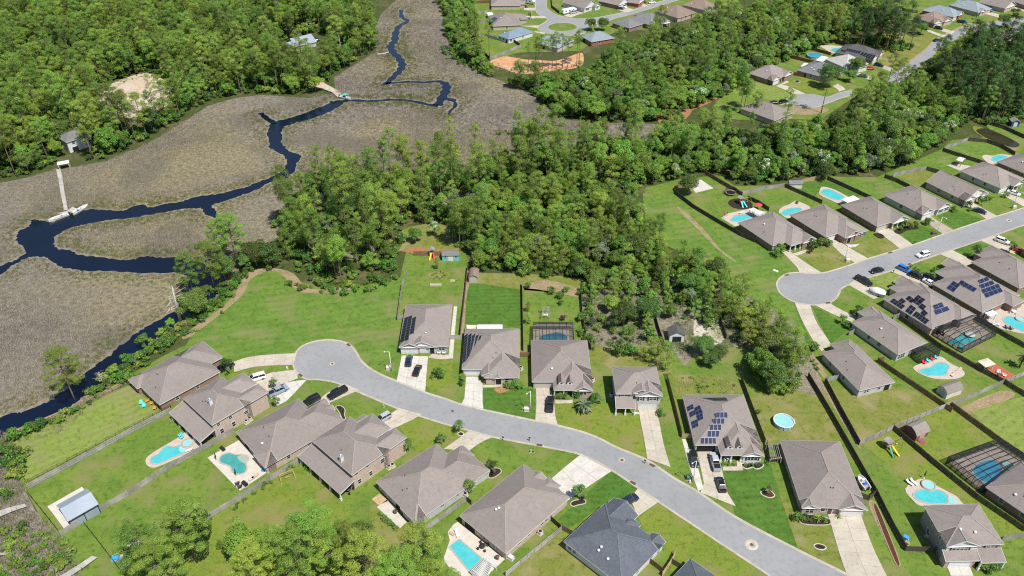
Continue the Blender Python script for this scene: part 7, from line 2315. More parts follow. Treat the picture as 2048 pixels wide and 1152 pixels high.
def boat(label, stern, bow, W_=2.3, kind='open', z=.05, cover=None):
    p, q = G(pp(stern)[0]), G(pp(bow)[0])
    c = (p+q)/2; L_ = (q-p).length
    t = thing('boat', label, 'boat', (c.x, c.y, z), math.atan2(q.y-p.y, q.x-p.x))
    st = []
    for x_, w_, sh in ((-.5, .88, .75), (-.2, 1.0, .75), (.15, .95, .8), (.35, .62, .9), (.5, .05, 1.0)):
        hw = W_/2*w_
        st.append([(x_*L_, -hw, sh), (x_*L_, -hw*.75, .0), (x_*L_, hw*.75, .0), (x_*L_, hw, sh), (x_*L_, hw*.8, sh), (x_*L_, hw*.7, .35), (x_*L_, -hw*.7, .35), (x_*L_, -hw*.8, sh)])
    mb = MB()
    n = 8
    mb.add([p_ for s_ in st for p_ in s_], [(i*n+k, i*n+(k+1) % n, (i+1)*n+(k+1) % n, (i+1)*n+k) for i in range(len(st)-1) for k in range(n)]+[tuple(range(4))[::-1]])
    mb.build('hull', M['trim'], t)
    if cover:
        cv = MB()
        cs = []
        for x_, w_, hh in ((-.5, .9, .9), (-.25, 1.0, 1.7), (.1, 1.0, 1.9), (.32, .7, 1.5), (.5, .08, 1.05)):
            hw = W_/2*w_
            cs.append([(x_*L_, -hw-.04, .7), (x_*L_, -hw*.8, hh*.8), (x_*L_, 0, hh), (x_*L_, hw*.8, hh*.8), (x_*L_, hw+.04, .7)])
        cv.add([p_ for s_ in cs for p_ in s_], [(i*5+k, (i+1)*5+k, (i+1)*5+k+1, i*5+k+1) for i in range(4) for k in range(4)]+[(0, 1, 2, 3, 4)], 0, True)
        cv.build('cover', M[cover], t)
    else:
        d = MB(); d.box(-.44*L_, .2*L_, -W_*.34, W_*.34, .36, .40); d.build('cockpit_floor', M['boat_in'], t)
        s_ = MB(); s_.box(-.1, .1, -.4, .4, .4, .95); s_.box(-.35, -.1, -.4, .4, .4, .6); s_.build('seat', M['vinyl_blue'], t, loc=(-.15*L_, 0, 0))
        s_ = MB(); s_.box(-.25, .25, -.35, .35, .4, 1.15); s_.build('console', M['trim'], t, loc=(.08*L_, 0, 0))
        m_ = MB(); m_.box(-.25, .15, -.18, .18, .3, 1.15); m_.build('outboard_motor', M['p_black'], t, loc=(-.53*L_, 0, 0))
        if kind == 'top':
            b_ = MB(); b_.box(-.2*L_, .15*L_, -W_*.42, W_*.42, 2.1, 2.16); o = b_.build('bimini_top', M['teal_canvas'], t)
            l_ = MB()
            for x_ in (-.19, .14):
                for s2 in (-1, 1): l_.tube([(x_*L_, s2*W_*.4, .8), (x_*L_, s2*W_*.4, 2.1)], .03, 5)
            l_.build('bimini_frame', M['trim'], o)
    return t


boat('white open boat moored left of the marsh dock', 'b2:740,770', 'b2:230,950', 2.3)
boat('white boat with blue seats moored right of the marsh dock', 'b2:850,770', 'b2:1240,540', 2.4)
boat('white boat with turquoise top on the far creek', 'B:0,560', 'B:65,575', 2.4, 'top')
boat('small boat on a trailer between the fence and the long brick house', 'I:1110,665', 'I:1058,590', 2.0, z=.55)
boat('boat under a white cover on the lawn by the solar cluster house', 'a1:1085,215', 'a1:870,150', 2.5, z=.6, cover='white_sheet')
for (lab, p_, q_) in (('boat trailer below the small open boat', 'I:1110,672', 'I:1056,592'), ('boat trailer below the white covered boat', 'a1:1085,225', 'a1:860,160')):
    a, b = G(pp(p_)[0]), G(pp(q_)[0]); c = (a+b)/2; L_ = (b-a).length
    t = thing('boat_trailer', lab, 'trailer', (c.x, c.y, .02), math.atan2(b.y-a.y, b.x-a.x))
    mb = MB(); mb.bar((-L_*.4, -.7, .5), (L_*.25, -.7, .5), .1); mb.bar((-L_*.4, .7, .5), (L_*.25, .7, .5), .1); mb.bar((L_*.25, -.7, .5), (L_*.6, 0, .5), .1); mb.bar((L_*.25, .7, .5), (L_*.6, 0, .5), .1); mb.bar((-L_*.15, -.95, .36), (-L_*.15, .95, .36), .1)
    mb.build('frame', M['flashing'], t)
    for s_ in (-1, 1): put('wheel', car_meshes('suv')['tyre'], t, (-L_*.15, s_*1.0, .36))

# ================================================================ STREET FURNITURE
M['pole'] = mat('lamp_pole', (.62, .62, .60), .6)
M['util_green'] = mat('utility_green', (.06, .12, .09), .7)
M['util_tan'] = mat('utility_tan', (.50, .46, .40), .7)
M['util_lime'] = mat('utility_lime', (.14, .42, .16), .7)


def lamp(label, base, az, h=7.2):
    t = thing('street_lamp', label, 'street lamp', G(pp(base)[0]), az, 'street lamps')
    mb = MB(); mb.tube([(0, 0, 0), (0, 0, h*.5), (0, 0, h)], [.13, .11, .08], 8); mb.build('pole', M['pole'], t)
    mb = MB(); mb.tube([(0, 0, h-.1), (.5, 0, h+.1), (1.2, 0, h+.05)], .045, 6); a = mb.build('arm', M['pole'], t)
    mb = MB(); mb.lathe([(.001, .1), (.16, .06), (.24, -.06), (.2, -.1), (.001, -.1)], 10, (1.35, 0, h+.03)); mb.build('lamp_head', M['trim'], t)


lamp('street lamp beside the near cul-de-sac and first solar house', 'v:133,822', math.pi)
lamp('street lamp on the dark green front lawn', 'x:1027,657', -2.4)
lamp('street lamp beside the drive of the white solar house', 't:375,850', -2.6)
lamp('street lamp between the first two right-hand brick houses', 's:240,825', -.8)
lamp('street lamp on the lush lawn of the right-hand street', 's:1165,548', -.8)
lamp('street lamp nearest the right edge of the right-hand street', 's:1925,288', -.8)
lamp('street lamp beside the far roundabout', 'a5:790,260', 0, 6)
lamp('street lamp on the far top street', 'a6:408,72', -.8, 6)


def box_thing(name, label, cat, mark, size, m_, lid=None, rz=0.0, group=None):
    t = thing(name, label, cat, G(pp(mark)[0]), rz, group)
    x_, y_, z_ = size
    mb = MB(); mb.box(-x_/2-.1, x_/2+.1, -y_/2-.1, y_/2+.1, 0, .12); mb.build('base', M['concrete'], t)
    mb = MB(); mb.box(-x_/2, x_/2, -y_/2, y_/2, .12, z_*.8); mb.add([(-x_/2, -y_/2, z_*.8), (x_/2, -y_/2, z_*.8), (x_/2, y_/2, z_*.8), (-x_/2, y_/2, z_*.8), (-x_/2, y_/2*.3, z_), (x_/2, y_/2*.3, z_)], [(0, 1, 5, 4), (3, 4, 5, 2), (1, 2, 5), (0, 4, 3)])
    mb.build('cabinet', M[m_], t)
    return t


for lab, mk, m_ in (('tan utility cabinet beside the lamp on the dark green lawn', 'x:980,645', 'util_tan'), ('pale utility cabinet beside the near cul-de-sac lamp', 'v:100,795', 'util_tan'), ('dark green transformer beside the white solar house drive', 't:310,800', 'util_green'),
                    ('pale utility cabinet by the lamp of the first brick houses', 's:275,815', 'util_tan'), ('brown utility cabinet on the lush right-hand lawn', 's:1135,545', 'iron'), ('pale utility cabinet by the rightmost lamp', 's:1940,282', 'util_tan')):
    box_thing('utility_cabinet', lab, 'utility box', mk, (1.3, 1.1, 1.2), m_, group='utility cabinets by the lamps')
for lab, mk, m_ in (('small lime utility post on the dark green lawn', 'x:935,642', 'util_lime'), ('pale utility post below the dark green transformer', 't:325,862', 'trim'), ('lime utility post on the lawn below the near street', 'l:1425,195', 'util_lime'), ('dark utility post beside the lime one', 'l:1450,200', 'util_green'),
                    ('small green post on the front lawn near the silver SUV', 'k:1745,305', 'util_lime'), ('white post on the grass by the first driveway', 'D:1655,1030', 'trim')):
    box_thing('utility_post', lab, 'utility post', mk, (.35, .35, .9), m_, group='small utility posts')


def mailbox(label, mark, rz):
    t = thing('mailbox', label, 'mailbox', G(pp(mark)[0]), rz, 'mailboxes by the kerb')
    mb = MB(); mb.box(-.06, .06, -.06, .06, 0, 1.1); mb.build('post', M['wood_dark'], t)
    mb = MB()
    pr = [(-.12, 0), (-.12, .14), (-.07, .22), (.07, .22), (.12, .14), (.12, 0)]
    n = len(pr); mb.add([(-.28, y_, 1.1+z_) for y_, z_ in pr]+[(.28, y_, 1.1+z_) for y_, z_ in pr], [(i, (i+1) % n, n+(i+1) % n, n+i) for i in range(n)]+[tuple(range(n))[::-1], tuple(range(n, 2*n))])
    mb.build('box', M['alu_black'], t)


mailbox('dark mailbox at the kerb above the grey-walled house', 'l:1178,92', -.4); mailbox('thin mailbox at the kerb by the storm drain', 'l:1413,98', -.3)
mailbox('mailbox at the foot of the two-storey drive', 'H:1755,505', -.7); mailbox('mailbox beside the blue car drive', 'a2:370,490', .4); mailbox('mailbox at the kerb of the porch gable house', 's:940,645', .4)
mailbox('mailbox on the far roundabout kerb', 'a5:1420,420', 0); mailbox('mailbox at the upper right road', 'a8:980,465', .5)


def ac(label, mark, rz=-.75, n=1):
    t = thing('air_conditioner', label, 'air conditioner', G(pp(mark)[0]), rz, 'air conditioner units')
    mb = MB(); mb.box(-.6, .6, -.6, .6, 0, .12); mb.build('pad', M['concrete'], t)
    mb = MB(); mb.box(-.45, .45, -.45, .45, .12, 1.0)
    for k in range(6): mb.box(-.46, .46, -.46, .46, .25+k*.12, .28+k*.12)
    mb.build('cabinet', M['util_tan'], t)
    mb = MB(); mb.lathe([(.38, 1.0), (.38, 1.06), (.1, 1.08), (.001, 1.08)], 14); mb.build('fan_guard', M['tyre'], t)


for lab, mk in (('air conditioner pair, upper, beside the second chimney house', 'p:1370,590'), ('air conditioner pair, lower, beside the second chimney house', 'p:1425,565'), ('air conditioner beside the grey side wall', 'l:845,585'),
                ('air conditioner beside the large plain house', 'l:1508,920'), ('air conditioner in the side yard of the first chimney house', 'q:1105,765'), ('second air conditioner beside the first chimney house', 'q:1155,725'),
                ('air conditioner in the shade of the two-storey house', 'w:220,690'), ('air conditioner beside the stepped solar house', 'x:908,120'), ('air conditioner beside the dormer house', 'x:1822,270'), ('air conditioner left of the bottom right two-storey house', 'r:235,625')):
    ac(lab, mk)

# ================================================================ YARD THINGS
M['pl_green'] = mat('play_green', (.02, .20, .12), .4)
M['pl_yellow'] = mat('play_yellow', (.75, .48, .03), .4)
M['pl_red'] = mat('play_red', (.60, .04, .05), .5)
M['cush_teal'] = mat('teal_plastic', (.10, .58, .58), .5)
M['cush_tan'] = mat('tan_cushion', (.56, .42, .34), .8)
M['orange_pl'] = mat('orange_wood', (.62, .27, .06), .7)
M['dark_wicker'] = mat('dark_wicker', (.035, .028, .025), .8)
M['umb_navy'] = mat('umbrella_navy', (.03, .05, .09), .8)
M['umb_red'] = mat('umbrella_red', (.55, .05, .06), .8)
M['blue_pl'] = mat('blue_plastic', (.03, .28, .70), .5)


def slide(t, col, x_, y_, h, L_, rz):
    mb = MB(); n = 8
    vs_ = []
    for i in range(n+1):
        s_ = i/n
        z = h*(1-s_)**1.1*(.9)+.15
        for (yy, dz) in ((-.28, .16), (-.25, 0), (.25, 0), (.28, .16)):
            vs_.append((s_*L_, yy, z+dz))
    mb.add(vs_, [(i*4+k, (i+1)*4+k, (i+1)*4+k+1, i*4+k+1) for i in range(n) for k in range(3)])
    mb.build('slide', M[col], t, loc=(x_, y_, 0), rz=rz)


def playset(label, mark, rz, cols=('pl_green', 'pl_yellow'), swing=True):
    t = thing('play_set', label, 'play set', G(pp(mark)[0]), rz)
    for x_ in (-.8, .8):
        for y_ in (-.8, .8):
            mb = MB(); mb.box(-.06, .06, -.06, .06, 0, 2.6); mb.build('post', M['wood_post'], t, loc=(x_, y_, 0))
    mb = MB(); mb.box(-.85, .85, -.85, .85, 1.3, 1.38); mb.build('platform', M['wood_post'], t)
    mb = MB(); mb.add([(-1, -1, 2.5), (1, -1, 2.5), (1, 1, 2.5), (-1, 1, 2.5), (0, -1, 3.2), (0, 1, 3.2)], [(0, 4, 5, 3), (1, 2, 5, 4), (0, 1, 4), (2, 3, 5)]); mb.build('roof', M['wood_grey'], t)
    slide(t, cols[0], -.2, -.9, 1.4, 2.6, -math.pi/2-.25); slide(t, cols[1], .5, -.9, 1.4, 2.6, -math.pi/2+.12)
    if swing:
        mb = MB(); mb.bar((.8, 0, 2.2), (4.0, 0, 2.2), .1); mb.bar((4.0, 0, 2.2), (4.2, -1.1, 0), .09); mb.bar((4.0, 0, 2.2), (4.2, 1.1, 0), .09); mb.build('swing_beam', M['wood_post'], t)
        for x_ in (1.8, 3.0):
            mb = MB(); mb.bar((x_-.2, 0, 2.2), (x_-.2, 0, .5), .02); mb.bar((x_+.2, 0, 2.2), (x_+.2, 0, .5), .02); mb.box(x_-.25, x_+.25, -.12, .12, .46, .5); mb.build('swing', M['pl_yellow'], t)
    return t


playset('play set with green and yellow slides on worn grass', 'a4:290,740', .35)
playset('play set with teal slide on a dark mulch ring', 'n:260,45', .3, ('cush_teal', 'cush_teal'))
playset('red and yellow plastic slide at the top of the solar house yard', 'b6:230,290', .1, ('pl_yellow', 'pl_red'), False)
sheet('mulch_ring', [G(pp('n:260,50')[0])+Vector((math.cos(a)*4.6, math.sin(a)*4.2, 0)) for a in np.linspace(0, 6.2, 20)], .05, 'mulch')
t = thing('swing_frame', 'wooden A-frame swing on the lawn below the teal pool', 'swing', G(pp('G:1655,590')[0]), .55)
mb = MB(); mb.bar((-1.6, 0, 2.2), (1.6, 0, 2.2), .12); mb.build('beam', M['wood_tan'], t)
for sx in (-1.6, 1.6):
    for sy in (-1, 1):
        mb = MB(); mb.bar((sx, 0, 2.2), (sx*1.1, sy*1.0, 0), .1); mb.build('leg', M['wood_tan'], t)
mb = MB(); mb.bar((-.4, 0, 2.2), (-.4, 0, .5), .02); mb.bar((.4, 0, 2.2), (.4, 0, .5), .02); mb.box(-.5, .5, -.15, .15, .45, .5); mb.build('seat', M['wood_tan'], t)


def trampoline(label, mark, r_=2.1):
    t = thing('trampoline', label, 'trampoline', G(pp(mark)[0]))
    mb = MB(); mb.lathe([(.001, .82), (r_*.82, .82)], 20); mb.build('mat', M['tyre'], t)
    mb = MB(); mb.lathe([(r_*.82, .83), (r_, .83), (r_, .76)], 20); mb.build('pad', M['cush_tan'], t)
    for k in range(8):
        a = 2*math.pi*k/8
        mb = MB(); mb.tube([(math.cos(a)*r_, math.sin(a)*r_, 0), (math.cos(a)*r_, math.sin(a)*r_, 2.5)], .035, 5); mb.build('net_pole', M['alu_black'], t)
    mb = MB(); mb.lathe([(r_, .85), (r_, 2.45)], 20, sm=False); mb.build('net', M['screen'], t)


trampoline('round trampoline with dark net beside the brown fence', 'C:325,1118')


def chair(label, mark, rz, m_, kind='adirondack', group=None):
    t = thing('garden_chair' if kind != 'lounger' else 'sun_lounger', label, 'chair' if kind != 'lounger' else 'lounger', G(pp(mark)[0], .1), rz, group)
    if kind == 'lounger':
        mb = MB(); mb.box(-.95, .45, -.33, .33, .28, .40); mb.build('seat', M[m_], t)
        mb = MB(); mb.add([(.45, -.33, .30), (.45, .33, .30), (1.05, .33, .75), (1.05, -.33, .75), (.45, -.33, .40), (.45, .33, .40), (1.0, .33, .85), (1.0, -.33, .85)], [(0, 1, 2, 3), (7, 6, 5, 4), (0, 3, 7, 4), (1, 5, 6, 2), (2, 6, 7, 3)]); mb.build('backrest', M[m_], t)
        for x_ in (-.8, .35):
            for y_ in (-.28, .28):
                l_ = MB(); l_.box(-.03, .03, -.03, .03, 0, .28); l_.build('leg', M['dark_wicker'], t, loc=(x_, y_, 0))
    else:
        mb = MB(); mb.add([(-.4, -.33, .42), (.35, -.33, .30), (.35, .33, .30), (-.4, .33, .42), (-.4, -.33, .36), (.35, -.33, .24), (.35, .33, .24), (-.4, .33, .36)], [(3, 2, 1, 0), (4, 5, 6, 7), (0, 1, 5, 4), (2, 3, 7, 6), (3, 0, 4, 7)]); mb.build('seat', M[m_], t)
        mb = MB()
        for k in range(5):
            y_ = -.28+k*.14
            mb.bar((.3, y_, .28), (.68, y_, 1.0-abs(k-2)*.05), .12, .03)
        mb.build('backrest', M[m_], t)
        for y_ in (-.42, .42):
            a_ = MB(); a_.box(-.45, .45, y_-.07, y_+.07, .55, .59); a_.build('armrest', M[m_], t)
            l_ = MB(); l_.box(-.42, -.36, y_-.04, y_+.04, 0, .55); l_.build('leg', M[m_], t)
            l_ = MB(); l_.box(.34, .40, y_-.04, y_+.04, 0, .55); l_.build('leg', M[m_], t)
    return t


CH = [('teal garden chair, upper, on the pale green lawn', 'j:275,945', 2., 'cush_teal'), ('teal garden chair, lower, on the pale green lawn', 'j:310,985', 2., 'cush_teal'), ('orange wooden chair nearest the leftmost house', 'j:350,920', .6, 'orange_pl'), ('orange wooden bench chair by the leftmost house', 'j:405,950', .6, 'orange_pl'), ('orange wooden chair below the others on the shaded lawn', 'j:445,1015', .3, 'orange_pl'),
      ('red chair left of the kidney pool row', 'a3:770,685', 2.2, 'pl_red'), ('red chair third in the kidney pool row', 'a3:875,640', 2.2, 'pl_red'), ('teal chair second in the kidney pool row', 'a3:822,662', 2.2, 'cush_teal'), ('teal chair last in the kidney pool row', 'a3:925,620', 2.2, 'cush_teal'),
      ('teal chair on the upper pool patio', 'b4:660,190', 1., 'cush_teal'), ('second teal chair on the upper pool patio', 'b4:640,160', 1., 'cush_teal'), ('white chair on the red deck, left', 'a3:1715,805', 1., 'trim'), ('white chair on the red deck, right', 'a3:1795,850', 2.4, 'trim'), ('blue chair on the teal pool patio', 'b4:1820,640', 2., 'blue_pl'),
      ('dark chair at the corner of the teal pool patio', 'b4:1445,845', .5, 'dark_wicker'), ('second dark chair at the corner of the teal pool patio', 'b4:1480,890', .5, 'dark_wicker'), ('white porch chair at the first solar house, left', 'v:680,620', -1.57, 'trim'), ('white porch chair at the first solar house, right', 'v:735,620', -1.57, 'trim'),
      ('white patio chair on the pink patio at the right edge', 'a3:1660,195', .5, 'trim'), ('dark chair beside the pale shelf of the right edge pool', 'a3:1820,235', 2., 'dark_wicker'), ('second dark chair beside the right edge pool', 'a3:1880,250', 2., 'dark_wicker')]
for c_ in CH:
    chair(*c_, group='garden chairs')
LG = [('tan lounger beside the kidney pool, upper', 'a3:1210,780', .6, 'cush_tan'), ('tan lounger beside the kidney pool, middle', 'a3:1180,805', .6, 'cush_tan'), ('tan lounger beside the kidney pool, lower', 'a3:1140,835', .6, 'cush_tan'), ('white lounger beside the spa, right', 'b8:490,480', 2.1, 'trim'), ('white lounger beside the spa, left', 'b8:410,500', 2.2, 'trim'),
      ('brown lounger on the teal pool patio, right', 'b4:1700,730', .8, 'cush_tan'), ('brown lounger on the teal pool patio, left', 'b4:1660,760', .8, 'cush_tan'), ('white lounger by the upper kidney pool', 'b4:770,365', .4, 'trim'), ('white lounger on the rectangular pool terrace', 'b5:410,520', 1.9, 'trim'), ('white poolside lounger by the red umbrellas', 'n:270,170', .5, 'trim'),
      ('white lounger inside the big screen enclosure', 'a3:1520,375', .4, 'trim')]
for lab, mk, rz, m_ in LG:
    chair(lab, mk, rz, m_, 'lounger', 'sun loungers')


def umbrella(label, mark, m_, closed=True, h=2.6):
    t = thing('patio_umbrella', label, 'umbrella', G(pp(mark)[0], .1))
    mb = MB(); mb.lathe([(.001, .08), (.3, .08), (.34, 0)], 10); mb.build('base', M['concrete'], t)
    mb = MB(); mb.tube([(0, 0, 0), (0, 0, h)], .03, 6); mb.build('pole', M['alu_black'], t)
    mb = MB()
    if closed: mb.lathe([(.16, .9), (.2, 1.1), (.12, 2.0), (.03, h)], 8)
    else: mb.lathe([(1.5, h-.55), (.8, h-.2), (.02, h)], 8)
    mb.build('canopy', M[m_], t)


umbrella('closed dark umbrella at the left corner of the teal pool patio', 'b4:1150,490', 'umb_navy'); umbrella('closed dark umbrella standing in the teal pool', 'b4:1430,715', 'umb_navy')
umbrella('closed red umbrella, left, at the first right-hand pool', 'n:50,225', 'umb_red'); umbrella('closed red umbrella, middle, at the first right-hand pool', 'n:92,200', 'umb_red'); umbrella('closed red umbrella, right, at the first right-hand pool', 'n:425,215', 'umb_red')
umbrella('open red umbrella beside the white patio cover', 'n:480,120', 'umb_red', False); umbrella('closed dark umbrella behind the spa', 'b8:705,375', 'umb_navy')
umbrella('open white float-like umbrella in the screened pool', 'a3:1350,330', 'white_sheet', False, 1.2)


def table(label, mark, m_='dark_wicker', r_=.6, chairs=4):
    t = thing('patio_table', label, 'table', G(pp(mark)[0], .1))
    mb = MB(); mb.lathe([(.001, .74), (r_, .74), (r_, .68), (.05, .68), (.05, .05), (.35, 0)], 14); mb.build('table_top', M[m_], t)
    for k in range(chairs):
        a = 2*math.pi*k/chairs+.4
        mb = MB(); mb.box(-.22, .22, -.22, .22, .0, .45); mb.box(.16, .22, -.22, .22, .45, .9)
        mb.build('seat', M[m_], t, loc=(math.cos(a)*(r_+.45), math.sin(a)*(r_+.45), 0), rz=a)


table('dark patio table on the rectangular pool terrace', 'b5:800,720', 'dark_wicker', .7); table('dark round grill table on the L-shaped patio', 'l:225,735', 'iron', .5, 0); table('dark dining set inside the pool enclosure', 'a3:970,300'); table('white dining set on the pink patio', 'a3:1900,30', 'trim', .7)
table('dark fire bowl on the terrace corner', 'b5:1020,890', 'iron', .5, 0); table('round fire pit on the red deck', 'a3:1715,850', 'iron', .5, 0); table('red fire pit on the kidney pool patio', 'n:985,45', 'mulch_red', .6, 0); table('dark table on the chimney house rear porch', 'p:740,930', 'alu_black', .8)
table('white table in front of the white solar house porch', 't:950,490', 'trim', .5)
for lab, mk, sz, m_ in (('dark storage box at the edge of the teal pool patio', 'b4:1240,350', (1.5, .8, .8), 'alu_black'), ('dark storage box at the bottom of the teal pool patio', 'b4:1555,845', (1.6, .9, .9), 'alu_black'), ('white storage box on the spa patio', 'a3:1690,195', (1.8, .8, .9), 'trim'),
                        ('blue play bin beside the lower fence', 'I:1332,940', (1.1, 1.0, 1.2), 'blue_pl'), ('brown bin below the blue play bin', 'I:1340,965', (.9, .8, .8), 'wood_post'), ('white bins by the large plain house', 'b5:1230,890', (1.2, .9, 1.1), 'trim'), ('teal bin inside the big enclosure', 'a3:1240,500', (1.2, 1., 1.1), 'cush_teal'),
                        ('wooden box beside the rectangular pool', 'b5:330,520', (1.2, .6, .5), 'wood_tan'), ('red bin at the side of the stepped solar house', 'x:180,195', (.7, .7, 1.), 'pl_red'), ('grey kerbside bench on the verge', 'n:710,910', (1.6, .8, .35), 'trim')):
    box_thing('storage_box', lab, 'storage box', mk, sz, m_, rz=-.7, group='bins and boxes in the yards')
for lab, mk, sz in (('long grey stone planter in the first solar house yard', 'b6:300,870', (3.6, 1.1, .5)), ('small grey stone planter beside the garden circle', 'b6:620,785', (1.4, .9, .4))):
    box_thing('stone_planter', lab, 'planter', mk, sz, 'concrete_old')
box_thing('storage_box', 'bright blue box on the hidden patio at the lower left', 'storage box', 'G:668,1052', (1.4, 1.2, .7), 'blue_pl')
sheet('concrete_patio', GP('G', '645,1035 790,940 860,1010 720,1120'), .055, 'concrete')
# white concrete pad
sheet('concrete_pad', GP('C', '85,1055 155,1035 228,1085 125,1112'), .055, 'concrete_white')
# L-shaped paver patio behind the grey-walled house: pavers
pat = thing('stone_patio', 'L-shaped pale stone patio behind the grey-walled house', 'patio', G(pp('l:200,740')[0]))
base = G(pp('l:200,740')[0])
for (q_, nx, ny, m_) in (('l:15,615 85,565 165,630 75,668', 4, 4, 'wood_tan'), ('l:60,685 150,620 325,820 265,872', 5, 9, 'deck_white')):
    q = [G(p)-base for p in pp(q_)]
    for i in range(nx):
        for j in range(ny):
            def bl(s_, t_): return q[0].lerp(q[1], s_).lerp(q[3].lerp(q[2], s_), t_)
            co = [bl(i/nx, j/ny), bl((i+1)/nx, j/ny), bl((i+1)/nx, (j+1)/ny), bl(i/nx, (j+1)/ny)]
            c = sum(co, Vector())/4
            mb = MB(); mb.prism([(p-c)*.975 for p in co], 0, .1); mb.build('paver', M[m_], pat, loc=c)
# planting beds with pale edging
def bed(label, outline, m_='mulch', edge='concrete', closed=True):
    q = smooth([G(p) for p in pp(outline)], 4, True)
    c = sum(q, Vector())/len(q)
    t = thing('planting_bed', label, 'planting bed', (c.x, c.y, 0))
    q = [p-c for p in q]
    mb = MB(); mb.prism(q, 0, .07); mb.build('mulch', M[m_], t)
    mb = MB()
    n = len(q); o_ = grow(q, .22)
    mb.ring(o_, q, .13); mb.add([(p.x, p.y, 0) for p in o_]+[(p.x, p.y, .13) for p in o_], [(i, (i+1) % n, n+(i+1) % n, n+i) for i in range(n)])
    mb.build('edging', M[edge], t)


bed('dark mulched island bed with a small tree on the pale forecourt', 'k:415,80 440,40 530,30 630,25 615,75 560,100 520,140 450,130', edge='concrete_white')
bed('curved dark bed beside the front gable of the teal pool house', 'k:1205,305 1260,300 1300,340 1295,400 1310,440 1280,440 1240,360')
bed('round ringed bed at the drive corner', 'H:680,335 695,325 712,335 697,345', edge='concrete_white')
bed('dark bed with shrub right of the grey-walled house', 'l:1050,410 1080,350 1140,345 1160,370 1130,400 1080,425')
bed('small curved bed beside the large plain house drive', 'm:250,290 290,255 400,240 425,270 400,285 330,300 280,315')
bed('oval stone-edged bed on the dark green solar house lawn', 'I:502,672 520,662 555,665 577,690 550,700 515,688', 'mulch_red', 'concrete_white')
bed('oval bed on the dry lawn of the long brick house', 'I:808,978 830,970 860,978 873,992 850,1000 820,992', 'mulch', 'concrete_white')
bed('long raised red bed beside the fence', 'I:1155,770 1175,765 1290,1055 1270,1062', 'mulch_red', 'wood_post')
bed('flower bed in front of the pink brick house', 'I:735,800 880,820 890,855 740,850', 'mulch', 'concrete')
bed('stone-edged flower bed below the white gable', 't:1200,560 1500,560 1510,610 1420,640 1360,610 1270,635 1205,610', 'mulch', 'concrete_white')
bed('pine straw bed in front of the stepped solar house', 'x:570,370 640,350 680,320 730,310 800,310 820,350 720,400 620,420', 'pine_straw', 'pine_straw')
bed('dark bed in front of the porch gable house', 's:750,510 870,470 960,460 975,490 880,500 790,540', 'mulch', 'mulch')
bed('dark bed beside the second brick house', 's:540,545 600,540 640,570 600,585', 'mulch', 'mulch')
bed('round ringed bed at the small upper cul-de-sac', 'a7:825,660 860,645 895,660 860,678', 'mulch', 'concrete_white')
bed('dark bed beside the right-hand brick house with a red car', 'a2:1330,290 1480,280 1500,300 1400,330', 'mulch', 'mulch')
bed('garden circle with small plants in the first solar house yard', 'b6:170,680 250,600 400,580 540,610 580,680 520,740 360,770 220,740', 'lawn_dry', 'lawn_dry')

# ================================================================ SINGLE PLANTS AND TREES
def pl(kind, label, mark, sc=1.0, cat='shrub', name='shrub', group=None, sz=None, vi=None):
    V = kind
    v = V[rnd.randrange(len(V)) if vi is None else vi]
    g = G(pp(mark)[0])
    return plant(name, label, cat, v, g, rnd.uniform(0, 6.28), sc, group, sz)


# foreground pines (bottom)
FG = [('G:1135,1075', 1.0, 'tall pine standing alone on the lower left lawn'), ('G:905,1225', .95, 'leftmost pine of the bottom edge clump'), ('G:1010,1330', .85, 'low pine in the bottom left clump'), ('G:1650,1190', .92, 'pine beside the pale bare tree at the bottom'), ('G:1790,1240', 1.0, 'tall pine of the middle bottom clump'), ('G:1860,1165', .95, 'pine with visible stems in the middle bottom clump'), ('G:1960,1230', .92, 'pine at the right of the middle bottom clump'),
      ('H:60,1200', .9, 'dark pine at the bottom below the L-shaped patio'), ('H:190,1330', .95, 'pine low in front of the L-shaped patio'), ('H:400,1330', 1.0, 'big pine beside the rectangular pool'), ('H:490,1240', .95, 'pine overhanging the rectangular pool'), ('H:330,1390', .8, 'bright pine at the bottom edge'), ('H:620,1330', .6, 'small pine at the corner of the rectangular pool'), ('G:1520,1290', .85, 'pine at the bottom edge left of the bare tree')]
for i, (mk, sc, lab) in enumerate(FG):
    pl(PINES_HI, lab, mk, sc, 'pine', 'pine_tree', 'pines along the bottom edge', vi=i % 3)
for i, (mk, sc, lab) in enumerate((('G:860,1150', 1.2, 'leafy tree below the lone pine'), ('H:100,1090', .9, 'dense oak at the bottom beside the patio shrubs'), ('G:1130,1020', .8, 'dark oak behind the lone pine'), ('G:1420,1040', .9, 'pale leafy tree left of the bottom clump'), ('H:520,1100', .7, 'leafy tree shading the pool edge'))):
    pl(OAKS if i in (1, 2) else BROAD, lab, mk, sc, 'tree', 'broadleaf_tree', 'trees along the bottom edge')
pl(GREYS, 'silvery tree half bare at the bottom edge clump', 'G:1480,1100', .8, 'tree', 'silvery_tree')
